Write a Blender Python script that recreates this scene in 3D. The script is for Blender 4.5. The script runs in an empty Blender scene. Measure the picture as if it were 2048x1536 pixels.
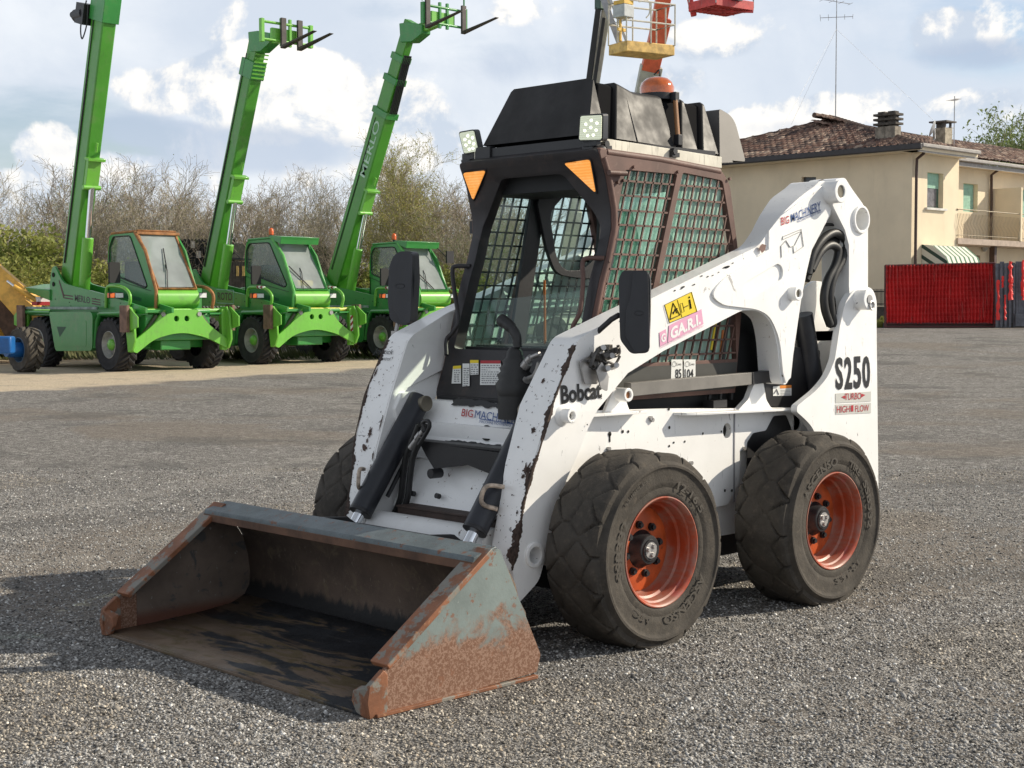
import bpy, bmesh, math, random
import numpy as np
from mathutils import Vector, Matrix
from mathutils.geometry import tessellate_polygon
PI=math.pi
SC=bpy.context.scene
# ---------------------------------------------------------------- camera
F=2995.935
CAM=np.array([4.646256,4.809324,1.406975])
RT=np.array([-0.71845931,0.69556702,-0.00165663]); UPV=np.array([-0.03974668,-0.03867678,0.99846097]); FW=np.array([-0.69443245,-0.71741942,-0.05543418])
cd=bpy.data.cameras.new('camera'); cam=bpy.data.objects.new('camera',cd); SC.collection.objects.link(cam)
cam.matrix_world=Matrix(((RT[0],UPV[0],-FW[0],CAM[0]),(RT[1],UPV[1],-FW[1],CAM[1]),(RT[2],UPV[2],-FW[2],CAM[2]),(0,0,0,1)))
cd.sensor_width=36; cd.lens=36*F/2048; cd.clip_end=6000; cd.clip_start=.05
SC.camera=cam
# ---------------------------------------------------------------- sky and sun
SUN=np.array([-.85,.53,.60]); SUN=SUN/np.linalg.norm(SUN)
SEL=math.asin(SUN[2]); SAZ=math.atan2(SUN[0],SUN[1])
sl=bpy.data.lights.new('sun','SUN'); sl.energy=5.0; sl.angle=math.radians(.55); sl.color=(1,.90,.74)
so=bpy.data.objects.new('sun',sl); SC.collection.objects.link(so)
so.rotation_euler=Vector(SUN).to_track_quat('Z','Y').to_euler()
W=bpy.data.worlds.new('World'); SC.world=W; W.use_nodes=True
A3=lambda *x: np.array(x,float)
def wn():
    nt=W.node_tree; nt.nodes.clear(); N=nt.nodes; L=nt.links
    out=N.new('ShaderNodeOutputWorld'); bg=N.new('ShaderNodeBackground'); L.new(bg.outputs[0],out.inputs[0])
    sky=N.new('ShaderNodeTexSky'); sky.sky_type='NISHITA'; sky.sun_disc=False; sky.sun_elevation=SEL; sky.sun_rotation=SAZ
    sky.air_density=1.0; sky.dust_density=1.2
    tc=N.new('ShaderNodeTexCoord')
    def M(op,a,b=None,c=None):
        n=N.new('ShaderNodeMath'); n.operation=op
        for i,x in enumerate((a,b,c)):
            if x is None: continue
            if isinstance(x,(int,float)): n.inputs[i].default_value=x
            else: L.new(x,n.inputs[i])
        return n.outputs[0]
    def VM(op,a,b=None):
        n=N.new('ShaderNodeVectorMath'); n.operation=op
        for i,x in enumerate((a,b)):
            if x is None: continue
            if isinstance(x,(tuple,list)): n.inputs[i].default_value=x
            else: L.new(x,n.inputs[i])
        return n
    g=tc.outputs['Generated']
    sep=N.new('ShaderNodeSeparateXYZ'); L.new(g,sep.inputs[0])
    zz=M('ADD',M('MAXIMUM',sep.outputs[2],0.0),.16)
    cx=M('DIVIDE',sep.outputs[0],zz); cy=M('DIVIDE',sep.outputs[1],zz)
    cb=N.new('ShaderNodeCombineXYZ'); L.new(cx,cb.inputs[0]); L.new(cy,cb.inputs[1]); L.new(M('MULTIPLY',sep.outputs[2],3.2),cb.inputs[2])
    def noise(scale,det,rough,off,dist=0,src=None):
        mp=VM('ADD',src or cb.outputs[0],off); n=N.new('ShaderNodeTexNoise'); n.inputs['Scale'].default_value=scale; n.inputs['Detail'].default_value=det
        n.inputs['Roughness'].default_value=rough; n.inputs['Distortion'].default_value=dist; L.new(mp.outputs[0],n.inputs['Vector']); return n.outputs[0]
    big=noise(.75,8,.58,(3.1,1.7,0)); mid=noise(2.1,10,.62,(7.3,2.2,1.0),.25); fine=noise(5.5,9,.65,(1.2,9.4,3.0),.3)
    wisp=noise(9.0,6,.6,(.4,2.2,1.0),.5)
    def blob(px,py,rx,ry):     # a cloud mass standing in one direction of the sky
        d=FW+(px-1024)/F*RT-(py-768)/F*UPV; d=d/np.linalg.norm(d)
        r=(px+rx-1024)/F*RT+FW-(py-768)/F*UPV; r=r/np.linalg.norm(r); s=np.linalg.norm(r-d); k=ry/rx
        df=VM('SUBTRACT',g,tuple(d)); 
        a=VM('DOT_PRODUCT',df.outputs[0],tuple(RT/s)); b=VM('DOT_PRODUCT',df.outputs[0],tuple(UPV/s/k))
        q=M('ADD',M('MULTIPLY',a.outputs['Value'],a.outputs['Value']),M('MULTIPLY',b.outputs['Value'],b.outputs['Value']))
        return M('MAXIMUM',M('SUBTRACT',1.0,q),0.0)
    def blobs(lst):
        o=None
        for p in lst:
            b=M('MULTIPLY',blob(*p[:4]),p[4]); o=b if o is None else M('ADD',o,b)
        return o
    def ramp(v,lo,hi):
        n=N.new('ShaderNodeMapRange'); n.interpolation_type='SMOOTHSTEP'; n.inputs[1].default_value=lo; n.inputs[2].default_value=hi; L.new(v,n.inputs[0]); return n.outputs[0]
    def mix(f,a,b):
        n=N.new('ShaderNodeMix'); n.data_type='RGBA'
        if isinstance(f,(int,float)): n.inputs[0].default_value=f
        else: L.new(f,n.inputs[0])
        for i,x in ((6,a),(7,b)):
            if isinstance(x,tuple): n.inputs[i].default_value=(*x,1)
            else: L.new(x,n.inputs[i])
        return n.outputs[2]
    # base: thin high veil over the blue sky
    skyc=N.new('ShaderNodeMix'); skyc.data_type='RGBA'; skyc.blend_type='MULTIPLY'; skyc.inputs[0].default_value=1; L.new(sky.outputs[0],skyc.inputs[6]); skyc.inputs[7].default_value=(.115,.115,.12,1)
    holes=blobs([(60,250,330,120,.40),(300,290,160,60,.26),(760,20,150,50,.26),(960,120,230,80,.18),(2000,90,210,90,.20),(1960,30,150,60,.12),(60,40,260,80,.05)])
    cover=M('SUBTRACT',M('ADD',big,M('MULTIPLY',mid,.30)),holes)
    m2a=noise(5.,9,.58,(8.3,1.2,5.),.3,src=g)
    veil=ramp(cover,.34,.62)
    vcol=mix(ramp(m2a,.36,.66),(.60,.66,.75),(.80,.83,.87))
    c1=mix(M('MULTIPLY',veil,.93),skyc.outputs[2],vcol)
    # cumulus: bright heads over blue-grey bases
    heads=blobs([(600,190,260,110,.50),(790,260,150,110,.45),(470,170,150,70,.40),(330,180,130,55,.34),(100,310,80,75,.46),(240,340,110,50,.40),(30,380,110,50,.40),(880,300,100,60,.38),(1600,240,190,60,.42),(1480,260,140,45,.36),(1890,70,100,60,.40),(1750,200,160,55,.36),(1050,20,110,40,.34),(1420,80,110,50,.24),(2000,210,180,50,.34),(1200,270,200,60,.40),(560,120,150,45,.3),(700,350,200,40,.2),(1340,180,120,60,.28)])
    off=tuple(RT*.012+UPV*.016)
    m2=noise(8.5,12,.60,(3.3,1.2,5.),.35,src=g); f2=noise(26,10,.62,(1.3,4.2,2.),.25,src=g)
    m3=noise(8.5,12,.60,tuple(A3(3.3,1.2,5.)+np.array(off)),.35,src=g); f3=noise(26,10,.62,tuple(A3(1.3,4.2,2.)+np.array(off)*.5),.25,src=g)
    hv=M('ADD',heads,M('ADD',M('MULTIPLY',M('SUBTRACT',f2,.5),.55),M('MULTIPLY',M('SUBTRACT',m2,.5),1.25)))
    hm=ramp(hv,.12,.28)
    rel=M('ADD',M('MULTIPLY',M('SUBTRACT',m2,m3),1.5),M('MULTIPLY',M('SUBTRACT',f2,f3),.9))
    hc=mix(ramp(M('ADD',rel,M('MULTIPLY',M('SUBTRACT',heads,.24),.22)),-.13,.14),(.53,.60,.70),(.96,.92,.86))
    c2=mix(hm,c1,hc)
    bases=blobs([(520,300,330,62,.55),(250,250,190,45,.4),(760,120,120,60,.30),(1010,130,200,60,.35),(1940,110,190,45,.45),(1550,255,200,26,.30),(120,300,90,30,.2),(1150,60,90,60,.2)])
    bv=M('ADD',bases,M('MULTIPLY',M('SUBTRACT',m2,.5),.9))
    bm_=M('MULTIPLY',ramp(bv,.15,.5),.80)
    c3=mix(bm_,c2,(.42,.50,.63))
    hz=ramp(sep.outputs[2],.0,.16)
    c4=mix(M('MULTIPLY',M('SUBTRACT',1.0,hz),.45),c3,(.74,.79,.84))
    dk=M('MULTIPLY_ADD',ramp(sep.outputs[2],.22,.75),-.60,1.06); L.new(dk,bg.inputs[1]); L.new(c4,bg.inputs[0])
wn()
vs=SC.view_settings; vs.view_transform='Standard'; vs.look='None'; vs.exposure=.16; vs.gamma=1
# ---------------------------------------------------------------- helpers
def A(*x): return np.array(x,float)
def ray(x,y): return FW+(x-1024)/F*RT-(y-768)/F*UPV
def U(x,y,ax,val):            # pixel of the photograph -> point on an axis plane
    d=ray(x,y); i='xyz'.index(ax); return CAM+(val-CAM[i])/d[i]*d
def UPl(x,y,P0,n):
    d=ray(x,y); return CAM+np.dot(A(*P0)-CAM,A(*n))/np.dot(d,A(*n))*d
def UD(x,y,dep): return CAM+dep*ray(x,y)   # at a depth
def tag(o,label=None,cat=None,group=None,kind=None):
    if label: o['label']=label
    if cat: o['category']=cat
    if group: o['group']=group
    if kind: o['kind']=kind
    return o
def empty(name,loc=(0,0,0),rz=0,**k):
    o=bpy.data.objects.new(name,None); SC.collection.objects.link(o); o.location=loc; o.rotation_euler=(0,0,rz); o.empty_display_size=.3
    return tag(o,**k)
class MB:
    def __init__(s): s.v=[]; s.f=[]; s.sm=False; s.cols=None
    def add(s,vs,fs):
        b=len(s.v); s.v+=[tuple(map(float,p)) for p in vs]; s.f+=[tuple(b+i for i in f) for f in fs]; return s
    def box(s,c,d,M=None):
        x,y,z=[k/2 for k in d]; P=[A(a*x,b*y,e*z) for a in(-1,1) for b in(-1,1) for e in(-1,1)]
        if M is not None: P=[M@p for p in P]
        P=[p+A(*c) for p in P]
        return s.add(P,[(0,1,3,2),(4,6,7,5),(0,4,5,1),(2,3,7,6),(0,2,6,4),(1,5,7,3)])
    def bx(s,x0,x1,y0,y1,z0,z1): return s.box(((x0+x1)/2,(y0+y1)/2,(z0+z1)/2),(abs(x1-x0),abs(y1-y0),abs(z1-z0)))
    def beam(s,a,b,w,h,up=(0,0,1)):
        a=A(*a);b=A(*b);d=b-a;L=np.linalg.norm(d);d=d/L; sd=np.cross(d,A(*up)); sd=sd/np.linalg.norm(sd); u=np.cross(sd,d)
        return s.box((a+b)/2,(L,w,h),np.stack([d,sd,u],1))
    def tube(s,pts,r,n=8,cap=True,closed=False):
        pts=[A(*p) for p in pts]; k=len(pts); rs=r if hasattr(r,'__len__') else [r]*k
        V=[];Fc=[]; prev=None
        for i,p in enumerate(pts):
            if closed: t=pts[(i+1)%k]-pts[i-1]
            else: t=pts[min(i+1,k-1)]-pts[max(i-1,0)]
            t=t/(np.linalg.norm(t)+1e-12)
            if prev is None:
                h=A(0,0,1) if abs(t[2])<.9 else A(1,0,0); a=np.cross(t,h)
            else: a=prev-t*np.dot(prev,t)
            a=a/np.linalg.norm(a); b=np.cross(t,a); prev=a
            for j in range(n):
                q=2*PI*j/n; V.append(p+rs[i]*(math.cos(q)*a+math.sin(q)*b))
        m=k if closed else k-1
        for i in range(m):
            for j in range(n):
                i2=(i+1)%k; Fc.append((i*n+j,i*n+(j+1)%n,i2*n+(j+1)%n,i2*n+j))
        if cap and not closed: Fc.append(tuple(range(n-1,-1,-1))); Fc.append(tuple((k-1)*n+j for j in range(n)))
        return s.add(V,Fc)
    def cyl(s,a,b,r,n=20,r2=None): return s.tube([a,b],[r,r if r2 is None else r2],n)
    def lathe(s,prof,c=(0,0,0),ax='y',n=32,cap=False):   # prof: (along, radius)
        V=[]
        for a,r in prof:
            for j in range(n):
                q=2*PI*j/n; C,S=r*math.cos(q),r*math.sin(q)
                V.append({'y':(C,a,S),'z':(C,S,a),'x':(a,C,S)}[ax])
        Fc=[(i*n+j,i*n+(j+1)%n,(i+1)*n+(j+1)%n,(i+1)*n+j) for i in range(len(prof)-1) for j in range(n)]
        if cap: Fc+= [tuple(range(n)),tuple((len(prof)-1)*n+j for j in range(n))]
        return s.add([A(*v)+A(*c) for v in V],Fc)
    def ring(s,c,r0,r1,a0,a1,ax='y',n=28):     # closed annular body
        return s.lathe([(a0,r0),(a1,r0),(a1,r1),(a0,r1),(a0,r0)],c,ax,n)
    def plate(s,outer,holes,f3,t,cuts=None):   # outer/holes 2D; f3 maps 2D->3D; t thickness vector (or function)
        if cuts:
            loops=[list(outer)]+[list(h) for h in holes]; flat=[p for l in loops for p in l]; bm=bmesh.new(); vs=[bm.verts.new((p[0],p[1],0)) for p in flat]
            for t_ in tessellate_polygon([[Vector((p[0],p[1],0)) for p in l] for l in loops]):
                try: bm.faces.new([vs[i] for i in t_])
                except ValueError: pass
            for z in cuts: bmesh.ops.bisect_plane(bm,geom=bm.verts[:]+bm.edges[:]+bm.faces[:],plane_co=(0,z,0),plane_no=(0,1,0))
            bm.verts.index_update(); P2=[(v.co.x,v.co.y) for v in bm.verts]; P=[A(*f3(*p)) for p in P2]; T=[A(*(t(*p) if callable(t) else t)) for p in P2]; n=len(P2)
            fs=[tuple(v.index for v in f.verts) for f in bm.faces]; fs+=[tuple(n+i for i in reversed(f)) for f in fs]
            fs+=[(e.verts[0].index,e.verts[1].index,n+e.verts[1].index,n+e.verts[0].index) for e in bm.edges if len(e.link_faces)==1]; bm.free()
            return s.add(P+[p+q for p,q in zip(P,T)],fs)
        loops=[list(outer)]+[list(h) for h in holes]
        tri=tessellate_polygon([[Vector((p[0],p[1],0)) for p in l] for l in loops])
        flat=[p for l in loops for p in l]; P=[A(*f3(*p[:2])) for p in flat]; T=[A(*(t(*p) if callable(t) else t)) for p in flat]; n=len(flat)
        fs=[tuple(x) for x in tri]+[tuple(n+i for i in reversed(x)) for x in tri]; b=0
        for l in loops:
            m=len(l); fs+=[(b+i,b+(i+1)%m,n+b+(i+1)%m,n+b+i) for i in range(m)]; b+=m
        return s.add(P+[p+q for p,q in zip(P,T)],fs)
    def mir(s):    # mirrored copy across y=0
        m=MB(); m.v=[(a,-b,c) for a,b,c in s.v]; m.f=[tuple(reversed(f)) for f in s.f]; m.sm=s.sm; return m
    def join(s,o): return s.add(o.v,o.f)
    def build(s,name,mat,parent=None,smooth=None,bevel=0,seg=2,mats=None,fm=None,loc=None,ang=35,**k):
        me=bpy.data.meshes.new(name); me.from_pydata(s.v,[],s.f); 
        bm=bmesh.new(); bm.from_mesh(me); bmesh.ops.recalc_face_normals(bm,faces=bm.faces); bm.to_mesh(me); bm.free()
        for m in (mats or [mat]): me.materials.append(m)
        if fm: 
            for i,x in enumerate(fm): me.polygons[i].material_index=x
        o=bpy.data.objects.new(name,me); SC.collection.objects.link(o)
        while parent is not None and parent.parent is not None and parent.parent.parent is not None: parent=parent.parent
        if parent is not None: o.parent=parent
        if loc is not None: o.location=loc
        if smooth is not None or bevel:
            for p in me.polygons: p.use_smooth=True
            me.set_sharp_from_angle(angle=math.radians(smooth or ang))
        if bevel:
            b=o.modifiers.new('b','BEVEL'); b.width=bevel; b.segments=seg; b.limit_method='ANGLE'; b.angle_limit=math.radians(38); b.harden_normals=False
        return tag(o,**k)
def circ(c,r,n=20,ry=None,a0=0): return [(c[0]+r*math.cos(a0+2*PI*i/n),c[1]+(ry or r)*math.sin(a0+2*PI*i/n)) for i in range(n)]
def fil(pts,seg=5):         # polygon with rounded corners: entries (x,y) or (x,y,r)
    out=[]; n=len(pts)
    for i,p in enumerate(pts):
        r=p[2] if len(p)>2 else 0; P=A(*p[:2])
        if r<=0: out.append(tuple(P)); continue
        a=A(*pts[i-1][:2])-P; b=A(*pts[(i+1)%n][:2])-P; la=np.linalg.norm(a); lb=np.linalg.norm(b); a/=la; b/=lb
        d=min(r,la*.49,lb*.49); p0=P+a*d; p1=P+b*d
        for k in range(seg+1):
            t=k/seg; out.append(tuple((1-t)**2*p0+2*t*(1-t)*P+t*t*p1))
    return out
def spl(pts,m=6):           # Catmull-Rom
    P=[A(*p) for p in pts]; P=[2*P[0]-P[1]]+P+[2*P[-1]-P[-2]]; o=[]
    for i in range(1,len(P)-2):
        for k in range(m):
            t=k/m; o.append(.5*((2*P[i])+(P[i+1]-P[i-1])*t+(2*P[i-1]-5*P[i]+4*P[i+1]-P[i+2])*t*t+(3*P[i]-P[i-1]-3*P[i+1]+P[i+2])*t**3))
    o.append(P[-2]); return o
def uz(pts,v):              # photo pixels -> (x,z) on the side plane y=v
    o=[]
    for p in pts:
        q=U(p[0],p[1],'y',v); o.append((q[0],q[2])+tuple(p[2:]))
    return o
# ---------------------------------------------------------------- materials
def hexc(r,g,b): return tuple(((c/255)/12.92 if c/255<=.04045 else ((c/255+.055)/1.055)**2.4) for c in (r,g,b))
class MT:
    def __init__(s,name,base=(.5,.5,.5),rough=.5,metal=0,spec=.5,coat=0):
        s.m=bpy.data.materials.new(name); s.m.use_nodes=True; s.nt=s.m.node_tree; s.N=s.nt.nodes; s.L=s.nt.links
        s.b=s.N['Principled BSDF']; s.set('Base Color',(*base,1)); s.set('Roughness',rough); s.set('Metallic',metal); s.set('Specular IOR Level',spec)
        if coat: s.set('Coat Weight',coat); s.set('Coat Roughness',.12)
        s.tc=None; s.col=None; s.ht=None; s.m.diffuse_color=(*base,1)
    def set(s,k,v): s.b.inputs[k].default_value=v
    def co(s,kind='Object',scale=(1,1,1),loc=(0,0,0)):
        if s.tc is None: s.tc=s.N.new('ShaderNodeTexCoord')
        if scale==(1,1,1) and loc==(0,0,0): return s.tc.outputs[kind]
        mp=s.N.new('ShaderNodeMapping'); mp.inputs['Scale'].default_value=scale; mp.inputs['Location'].default_value=loc; s.L.new(s.tc.outputs[kind],mp.inputs[0]); return mp.outputs[0]
    def noise(s,scale,det=4,rough=.55,stretch=(1,1,1),loc=(0,0,0),dist=0,kind='Object'):
        n=s.N.new('ShaderNodeTexNoise'); n.inputs['Scale'].default_value=scale; n.inputs['Detail'].default_value=det; n.inputs['Roughness'].default_value=rough; n.inputs['Distortion'].default_value=dist
        s.L.new(s.co(kind,stretch,loc),n.inputs['Vector']); return n.outputs[0]
    def voro(s,scale,feat='F1',out='Distance',stretch=(1,1,1),kind='Object',rnd=1):
        n=s.N.new('ShaderNodeTexVoronoi'); n.feature=feat; n.inputs['Scale'].default_value=scale; n.inputs['Randomness'].default_value=rnd; s.L.new(s.co(kind,stretch),n.inputs['Vector']); return n.outputs[out]
    def math(s,op,a,b=0.,c=None,clamp=False):
        n=s.N.new('ShaderNodeMath'); n.operation=op; n.use_clamp=clamp
        for i,x in enumerate((a,b,c)):
            if x is None: continue
            if isinstance(x,(int,float)): n.inputs[i].default_value=x
            else: s.L.new(x,n.inputs[i])
        return n.outputs[0]
    def ramp(s,v,lo,hi,a=0.,b=1.):
        n=s.N.new('ShaderNodeMapRange'); n.interpolation_type='SMOOTHSTEP'; n.inputs[1].default_value=lo; n.inputs[2].default_value=hi; n.inputs[3].default_value=a; n.inputs[4].default_value=b; s.L.new(v,n.inputs[0]); return n.outputs[0]
    def sep(s,src=None):
        n=s.N.new('ShaderNodeSeparateXYZ'); s.L.new(src or s.co(),n.inputs[0]); return n.outputs
    def mix(s,f,a,b,mode='MIX'):
        n=s.N.new('ShaderNodeMix'); n.data_type='RGBA'; n.blend_type=mode
        if isinstance(f,(int,float)): n.inputs[0].default_value=f
        else: s.L.new(f,n.inputs[0])
        for i,x in ((6,a),(7,b)):
            if isinstance(x,tuple): n.inputs[i].default_value=(*x[:3],1)
            else: s.L.new(x,n.inputs[i])
        return n.outputs[2]
    def over(s,f,c):
        cur=s.col if s.col is not None else tuple(s.b.inputs['Base Color'].default_value)[:3]
        s.col=s.mix(f,cur,c); s.L.new(s.col,s.b.inputs['Base Color']); return s
    def vary(s,scale=3,amt=.12,det=6,**k):     # gentle tonal variation
        n=s.noise(scale,det,.6,**k); v=s.ramp(n,.3,.7,1-amt,1+amt); cur=s.col if s.col is not None else tuple(s.b.inputs['Base Color'].default_value)[:3]
        c=s.N.new('ShaderNodeCombineColor'); [s.L.new(v,c.inputs[i]) for i in range(3)]
        s.col=s.mix(1.,cur,c.outputs[0],'MULTIPLY'); s.L.new(s.col,s.b.inputs['Base Color']); return s
    def rgh(s,scale,lo,hi): s.L.new(s.ramp(s.noise(scale,5),.3,.7,lo,hi),s.b.inputs['Roughness']); return s
    def bump(s,h,strength=.3,dist=.01):
        n=s.N.new('ShaderNodeBump'); n.inputs['Strength'].default_value=strength; n.inputs['Distance'].default_value=dist; s.L.new(h,n.inputs['Height'])
        if s.ht is not None: s.L.new(s.ht,n.inputs['Normal'])
        s.ht=n.outputs[0]; s.L.new(s.ht,s.b.inputs['Normal']); return s
    def emit(s,c,st): s.set('Emission Color',(*c,1)); s.set('Emission Strength',st); return s
# --- text
_tc={}
def glyphs(txt,bold=0.,shear=0.):
    key=(txt,bold,shear)
    if key in _tc: return _tc[key]
    cu=bpy.data.curves.new('t','FONT'); cu.body=txt; cu.offset=bold; cu.shear=shear; cu.resolution_u=3; cu.align_x='LEFT'
    ob=bpy.data.objects.new('t',cu); SC.collection.objects.link(ob); bpy.context.view_layer.update()
    dg=bpy.context.evaluated_depsgraph_get(); me=bpy.data.meshes.new_from_object(ob.evaluated_get(dg))
    V=np.array([v.co[:] for v in me.vertices]); Fc=[tuple(p.vertices) for p in me.polygons]
    bpy.data.objects.remove(ob); bpy.data.meshes.remove(me)
    mn=V.min(0); mx=V.max(0); V=(V-mn)/np.maximum(mx-mn,1e-9); asp=(mx-mn)[0]/(mx-mn)[1]
    _tc[key]=(V,Fc,asp); return _tc[key]
def quadtext(mb,txt,q,bold=0.,shear=0.):   # q: bl,br,tr,tl 3D points
    V,Fc,_=glyphs(txt,bold,shear); q=[A(*p) for p in q]
    mb.add([(1-b)*((1-a)*q[0]+a*q[1])+b*((1-a)*q[3]+a*q[2]) for a,b,_ in V],Fc); return mb
def pq(px,f): return [f(*p) for p in px]
# ---------------------------------------------------------------- loader materials
def paint_white(name,chip=.0,edge=.62,dirt=.25):
    m=MT(name,(.87,.87,.86),.33,coat=.25)
    m.vary(2.2,.05)
    d=m.ramp(m.noise(4,8,.7),.45,.8); m.over(m.math('MULTIPLY',d,dirt),(.50,.47,.42))
    if chip:
        n=m.noise(38,9,.62,dist=.4); c=m.ramp(n,edge,edge+.018); n2=m.noise(7,4,.6,loc=(3,1,2)); c2=m.ramp(n2,.50,.60)
        m.over(m.math('MULTIPLY',m.math('MULTIPLY',m.ramp(n,edge-.025,edge),c2),.5),(.42,.27,.18)); m.over(m.math('MULTIPLY',m.math('MULTIPLY',c,c2),chip),(.035,.025,.022)); sc=m.ramp(m.noise(14,6,.6,stretch=(6,1,.6),dist=1.2),.67,.68); m.over(m.math('MULTIPLY',sc,.75),(.10,.09,.09))
        big=m.ramp(m.noise(9,7,.66,loc=(5,5,5),dist=.5),.685,.70); m.over(m.math('MULTIPLY',big,chip),(.05,.028,.022))
        m.bump(n,.05,.003)
    m.bump(m.noise(60,3),.03,.002); m.bump(m.noise(3.5,3,.5),.12,.02); m.rgh(6,.28,.48); return m.m
M_WH=paint_white('white_paint',.5,.70,.10); M_WHC=paint_white('chipped_white_paint',1.,.64,.22)
def simple(name,c,r=.5,me=0,vs_=6,va=.15,coat=0,bmp=None,**k):
    m=MT(name,c,r,me,coat=coat); m.vary(vs_,va)
    if bmp: m.bump(m.noise(*bmp[:2]),bmp[2],bmp[3] if len(bmp)>3 else .003)
    return m.m
_m=MT('brown_cab_paint',(.125,.066,.052),.62); _m.vary(5,.25); _m.over(_m.math('MULTIPLY',_m.ramp(_m.noise(30,8,.7),.55,.72),.6),(.19,.115,.09)); _m.over(_m.math('MULTIPLY',_m.ramp(_m.noise(90,5,.7),.66,.7),.7),(.03,.02,.02)); _m.bump(_m.noise(120,4),.12,.002); M_BR=_m.m
_m=MT('shaded_cab_paint',(.020,.018,.020),.5); _m.vary(6,.3); _m.over(_m.math('MULTIPLY',_m.ramp(_m.noise(14,8,.7),.52,.75),.55),(.075,.045,.038)); _m.bump(_m.noise(140,4),.15,.002); M_CB=_m.m  # cab front's shade, and less fading than the sides, put into the colour
M_BK=simple('black_steel',(.014,.014,.016),.45,bmp=(60,4,.15))
M_NV=simple('black_cylinder_paint',(.016,.018,.024),.42,va=.3,bmp=(50,5,.1))
M_PL=simple('black_plastic',(.020,.021,.026),.42,va=.2,bmp=(220,3,.12,.001))
M_HD=MT('black_moulded_hood',(.030,.029,.029),.5,coat=0,spec=.22); M_HD.vary(4,.3); M_HD.rgh(7,.42,.62); M_HD.bump(M_HD.noise(12,6,.65),.25,.004); M_HD=M_HD.m
_m=MT('sooty_cream_steel',(.66,.63,.53),.5); _m.vary(9,.12); _m.over(_m.math('MULTIPLY',_m.ramp(_m.noise(22,6,.6,stretch=(2.2,2.2,.35)),.52,.70),.55),(.12,.11,.09)); M_CR=_m.m
M_GR=simple('grey_strap_paint',(.19,.18,.165),.55,bmp=(80,3,.1))
M_CHR=simple('chrome_rod',(.75,.77,.8),.12,1,va=.05)
M_PIN=simple('greasy_pin_steel',(.20,.18,.14),.45,.7,va=.4)
M_STL=simple('worn_bare_steel',(.42,.41,.40),.45,.8,va=.25)
M_RB=simple('hose_rubber',(.016,.016,.016),.5,va=.3,bmp=(90,3,.2))
M_DK=simple('dark_interior',(.010,.011,.012),.7)
M_HOLE=simple('dark_hole',(.012,.011,.010),.9)
def rust_mix(name,paint,rustc,lo,hi,extra=None,metal=0.,rough=.62):
    m=MT(name,paint,rough,metal); m.vary(5,.18); z=m.sep()[2]
    n=m.noise(5,9,.62,dist=.6); f=m.ramp(m.math('ADD',m.math('MULTIPLY',z,-1.6),n),lo,hi); m.over(f,rustc)
    sp=m.ramp(m.noise(125,3,.55,dist=.8),.47,.56); m.over(m.math('MULTIPLY',m.math('MULTIPLY',f,sp),.8),(.31,.195,.14))
    m.over(m.math('MULTIPLY',m.ramp(m.noise(26,9,.7),.60,.64),.8),(.20,.085,.045))
    m.over(m.math('MULTIPLY',m.ramp(m.noise(60,8,.7,loc=(2,0,0)),.66,.68),.8),(.40,.42,.40))
    m.bump(m.noise(80,6,.6),.25,.003); return m.m
M_BKO=rust_mix('worn_blue_grey_bucket_paint',(.175,.215,.210),(.165,.078,.045),.09,.22)
_m=MT('rusty_bucket_edge',(.22,.088,.042),.6); _m.vary(8,.3); _m.over(_m.math('MULTIPLY',_m.ramp(_m.noise(9,8,.65),.52,.58),.8),(.20,.22,.20)); _m.over(_m.ramp(_m.noise(40,6,.7),.60,.66),(.36,.19,.10)); _m.bump(_m.noise(90,6),.3,.003); M_BKE=_m.m
_m=MT('bucket_top_bar_paint',(.10,.125,.135),.5); _m.vary(9,.25); _m.over(_m.ramp(_m.noise(24,9,.7),.58,.62),(.16,.07,.04)); _m.over(_m.math('MULTIPLY',_m.ramp(_m.noise(110,4,.6),.62,.66),.7),(.03,.035,.04)); _m.bump(_m.noise(120,5,.7),.5,.003); M_BKT=_m.m
_m=MT('bucket_back_rust',(.085,.058,.042),.75); _m.vary(4,.35)
_m.over(_m.math('MULTIPLY',_m.ramp(_m.noise(12,9,.7,dist=1.),.52,.66),.7),(.14,.105,.065)); _m.over(_m.math('MULTIPLY',_m.ramp(_m.noise(40,8,.7,stretch=(1,1,.4)),.62,.66),.8),(.19,.15,.11)); _z=_m.sep()[2]
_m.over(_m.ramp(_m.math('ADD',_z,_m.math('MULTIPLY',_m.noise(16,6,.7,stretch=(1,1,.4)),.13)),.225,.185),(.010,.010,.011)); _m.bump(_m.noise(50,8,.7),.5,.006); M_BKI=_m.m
_m=MT('bucket_floor_tar_and_rust',(.15,.105,.070),.55); _m.vary(4,.2)
_n=_m.noise(2.6,12,.68,stretch=(3.2,.62,1),dist=.7); _x=_m.sep()
_m.over(_m.math('MULTIPLY',_m.ramp(_m.noise(7,7,.6,stretch=(1.8,.5,1),dist=1.2),.5,.56),.8),(.105,.075,.030)); 
_m.over(_m.ramp(_m.math('ADD',_n,_m.math('ADD',_m.math('MULTIPLY',_x[0],-.30),_m.math('MULTIPLY',_x[1],.09))),.10,.16),(.017,.019,.023))
_m.over(_m.math('MULTIPLY',_m.ramp(_m.noise(6,9,.7,stretch=(4.,.4,1),loc=(4,4,4),dist=.6),.58,.66),.7),(.10,.095,.09)); _m.bump(_m.noise(30,8,.65,dist=.8),.6,.006); _m.rgh(7,.4,.75); M_BKF=_m.m
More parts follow.
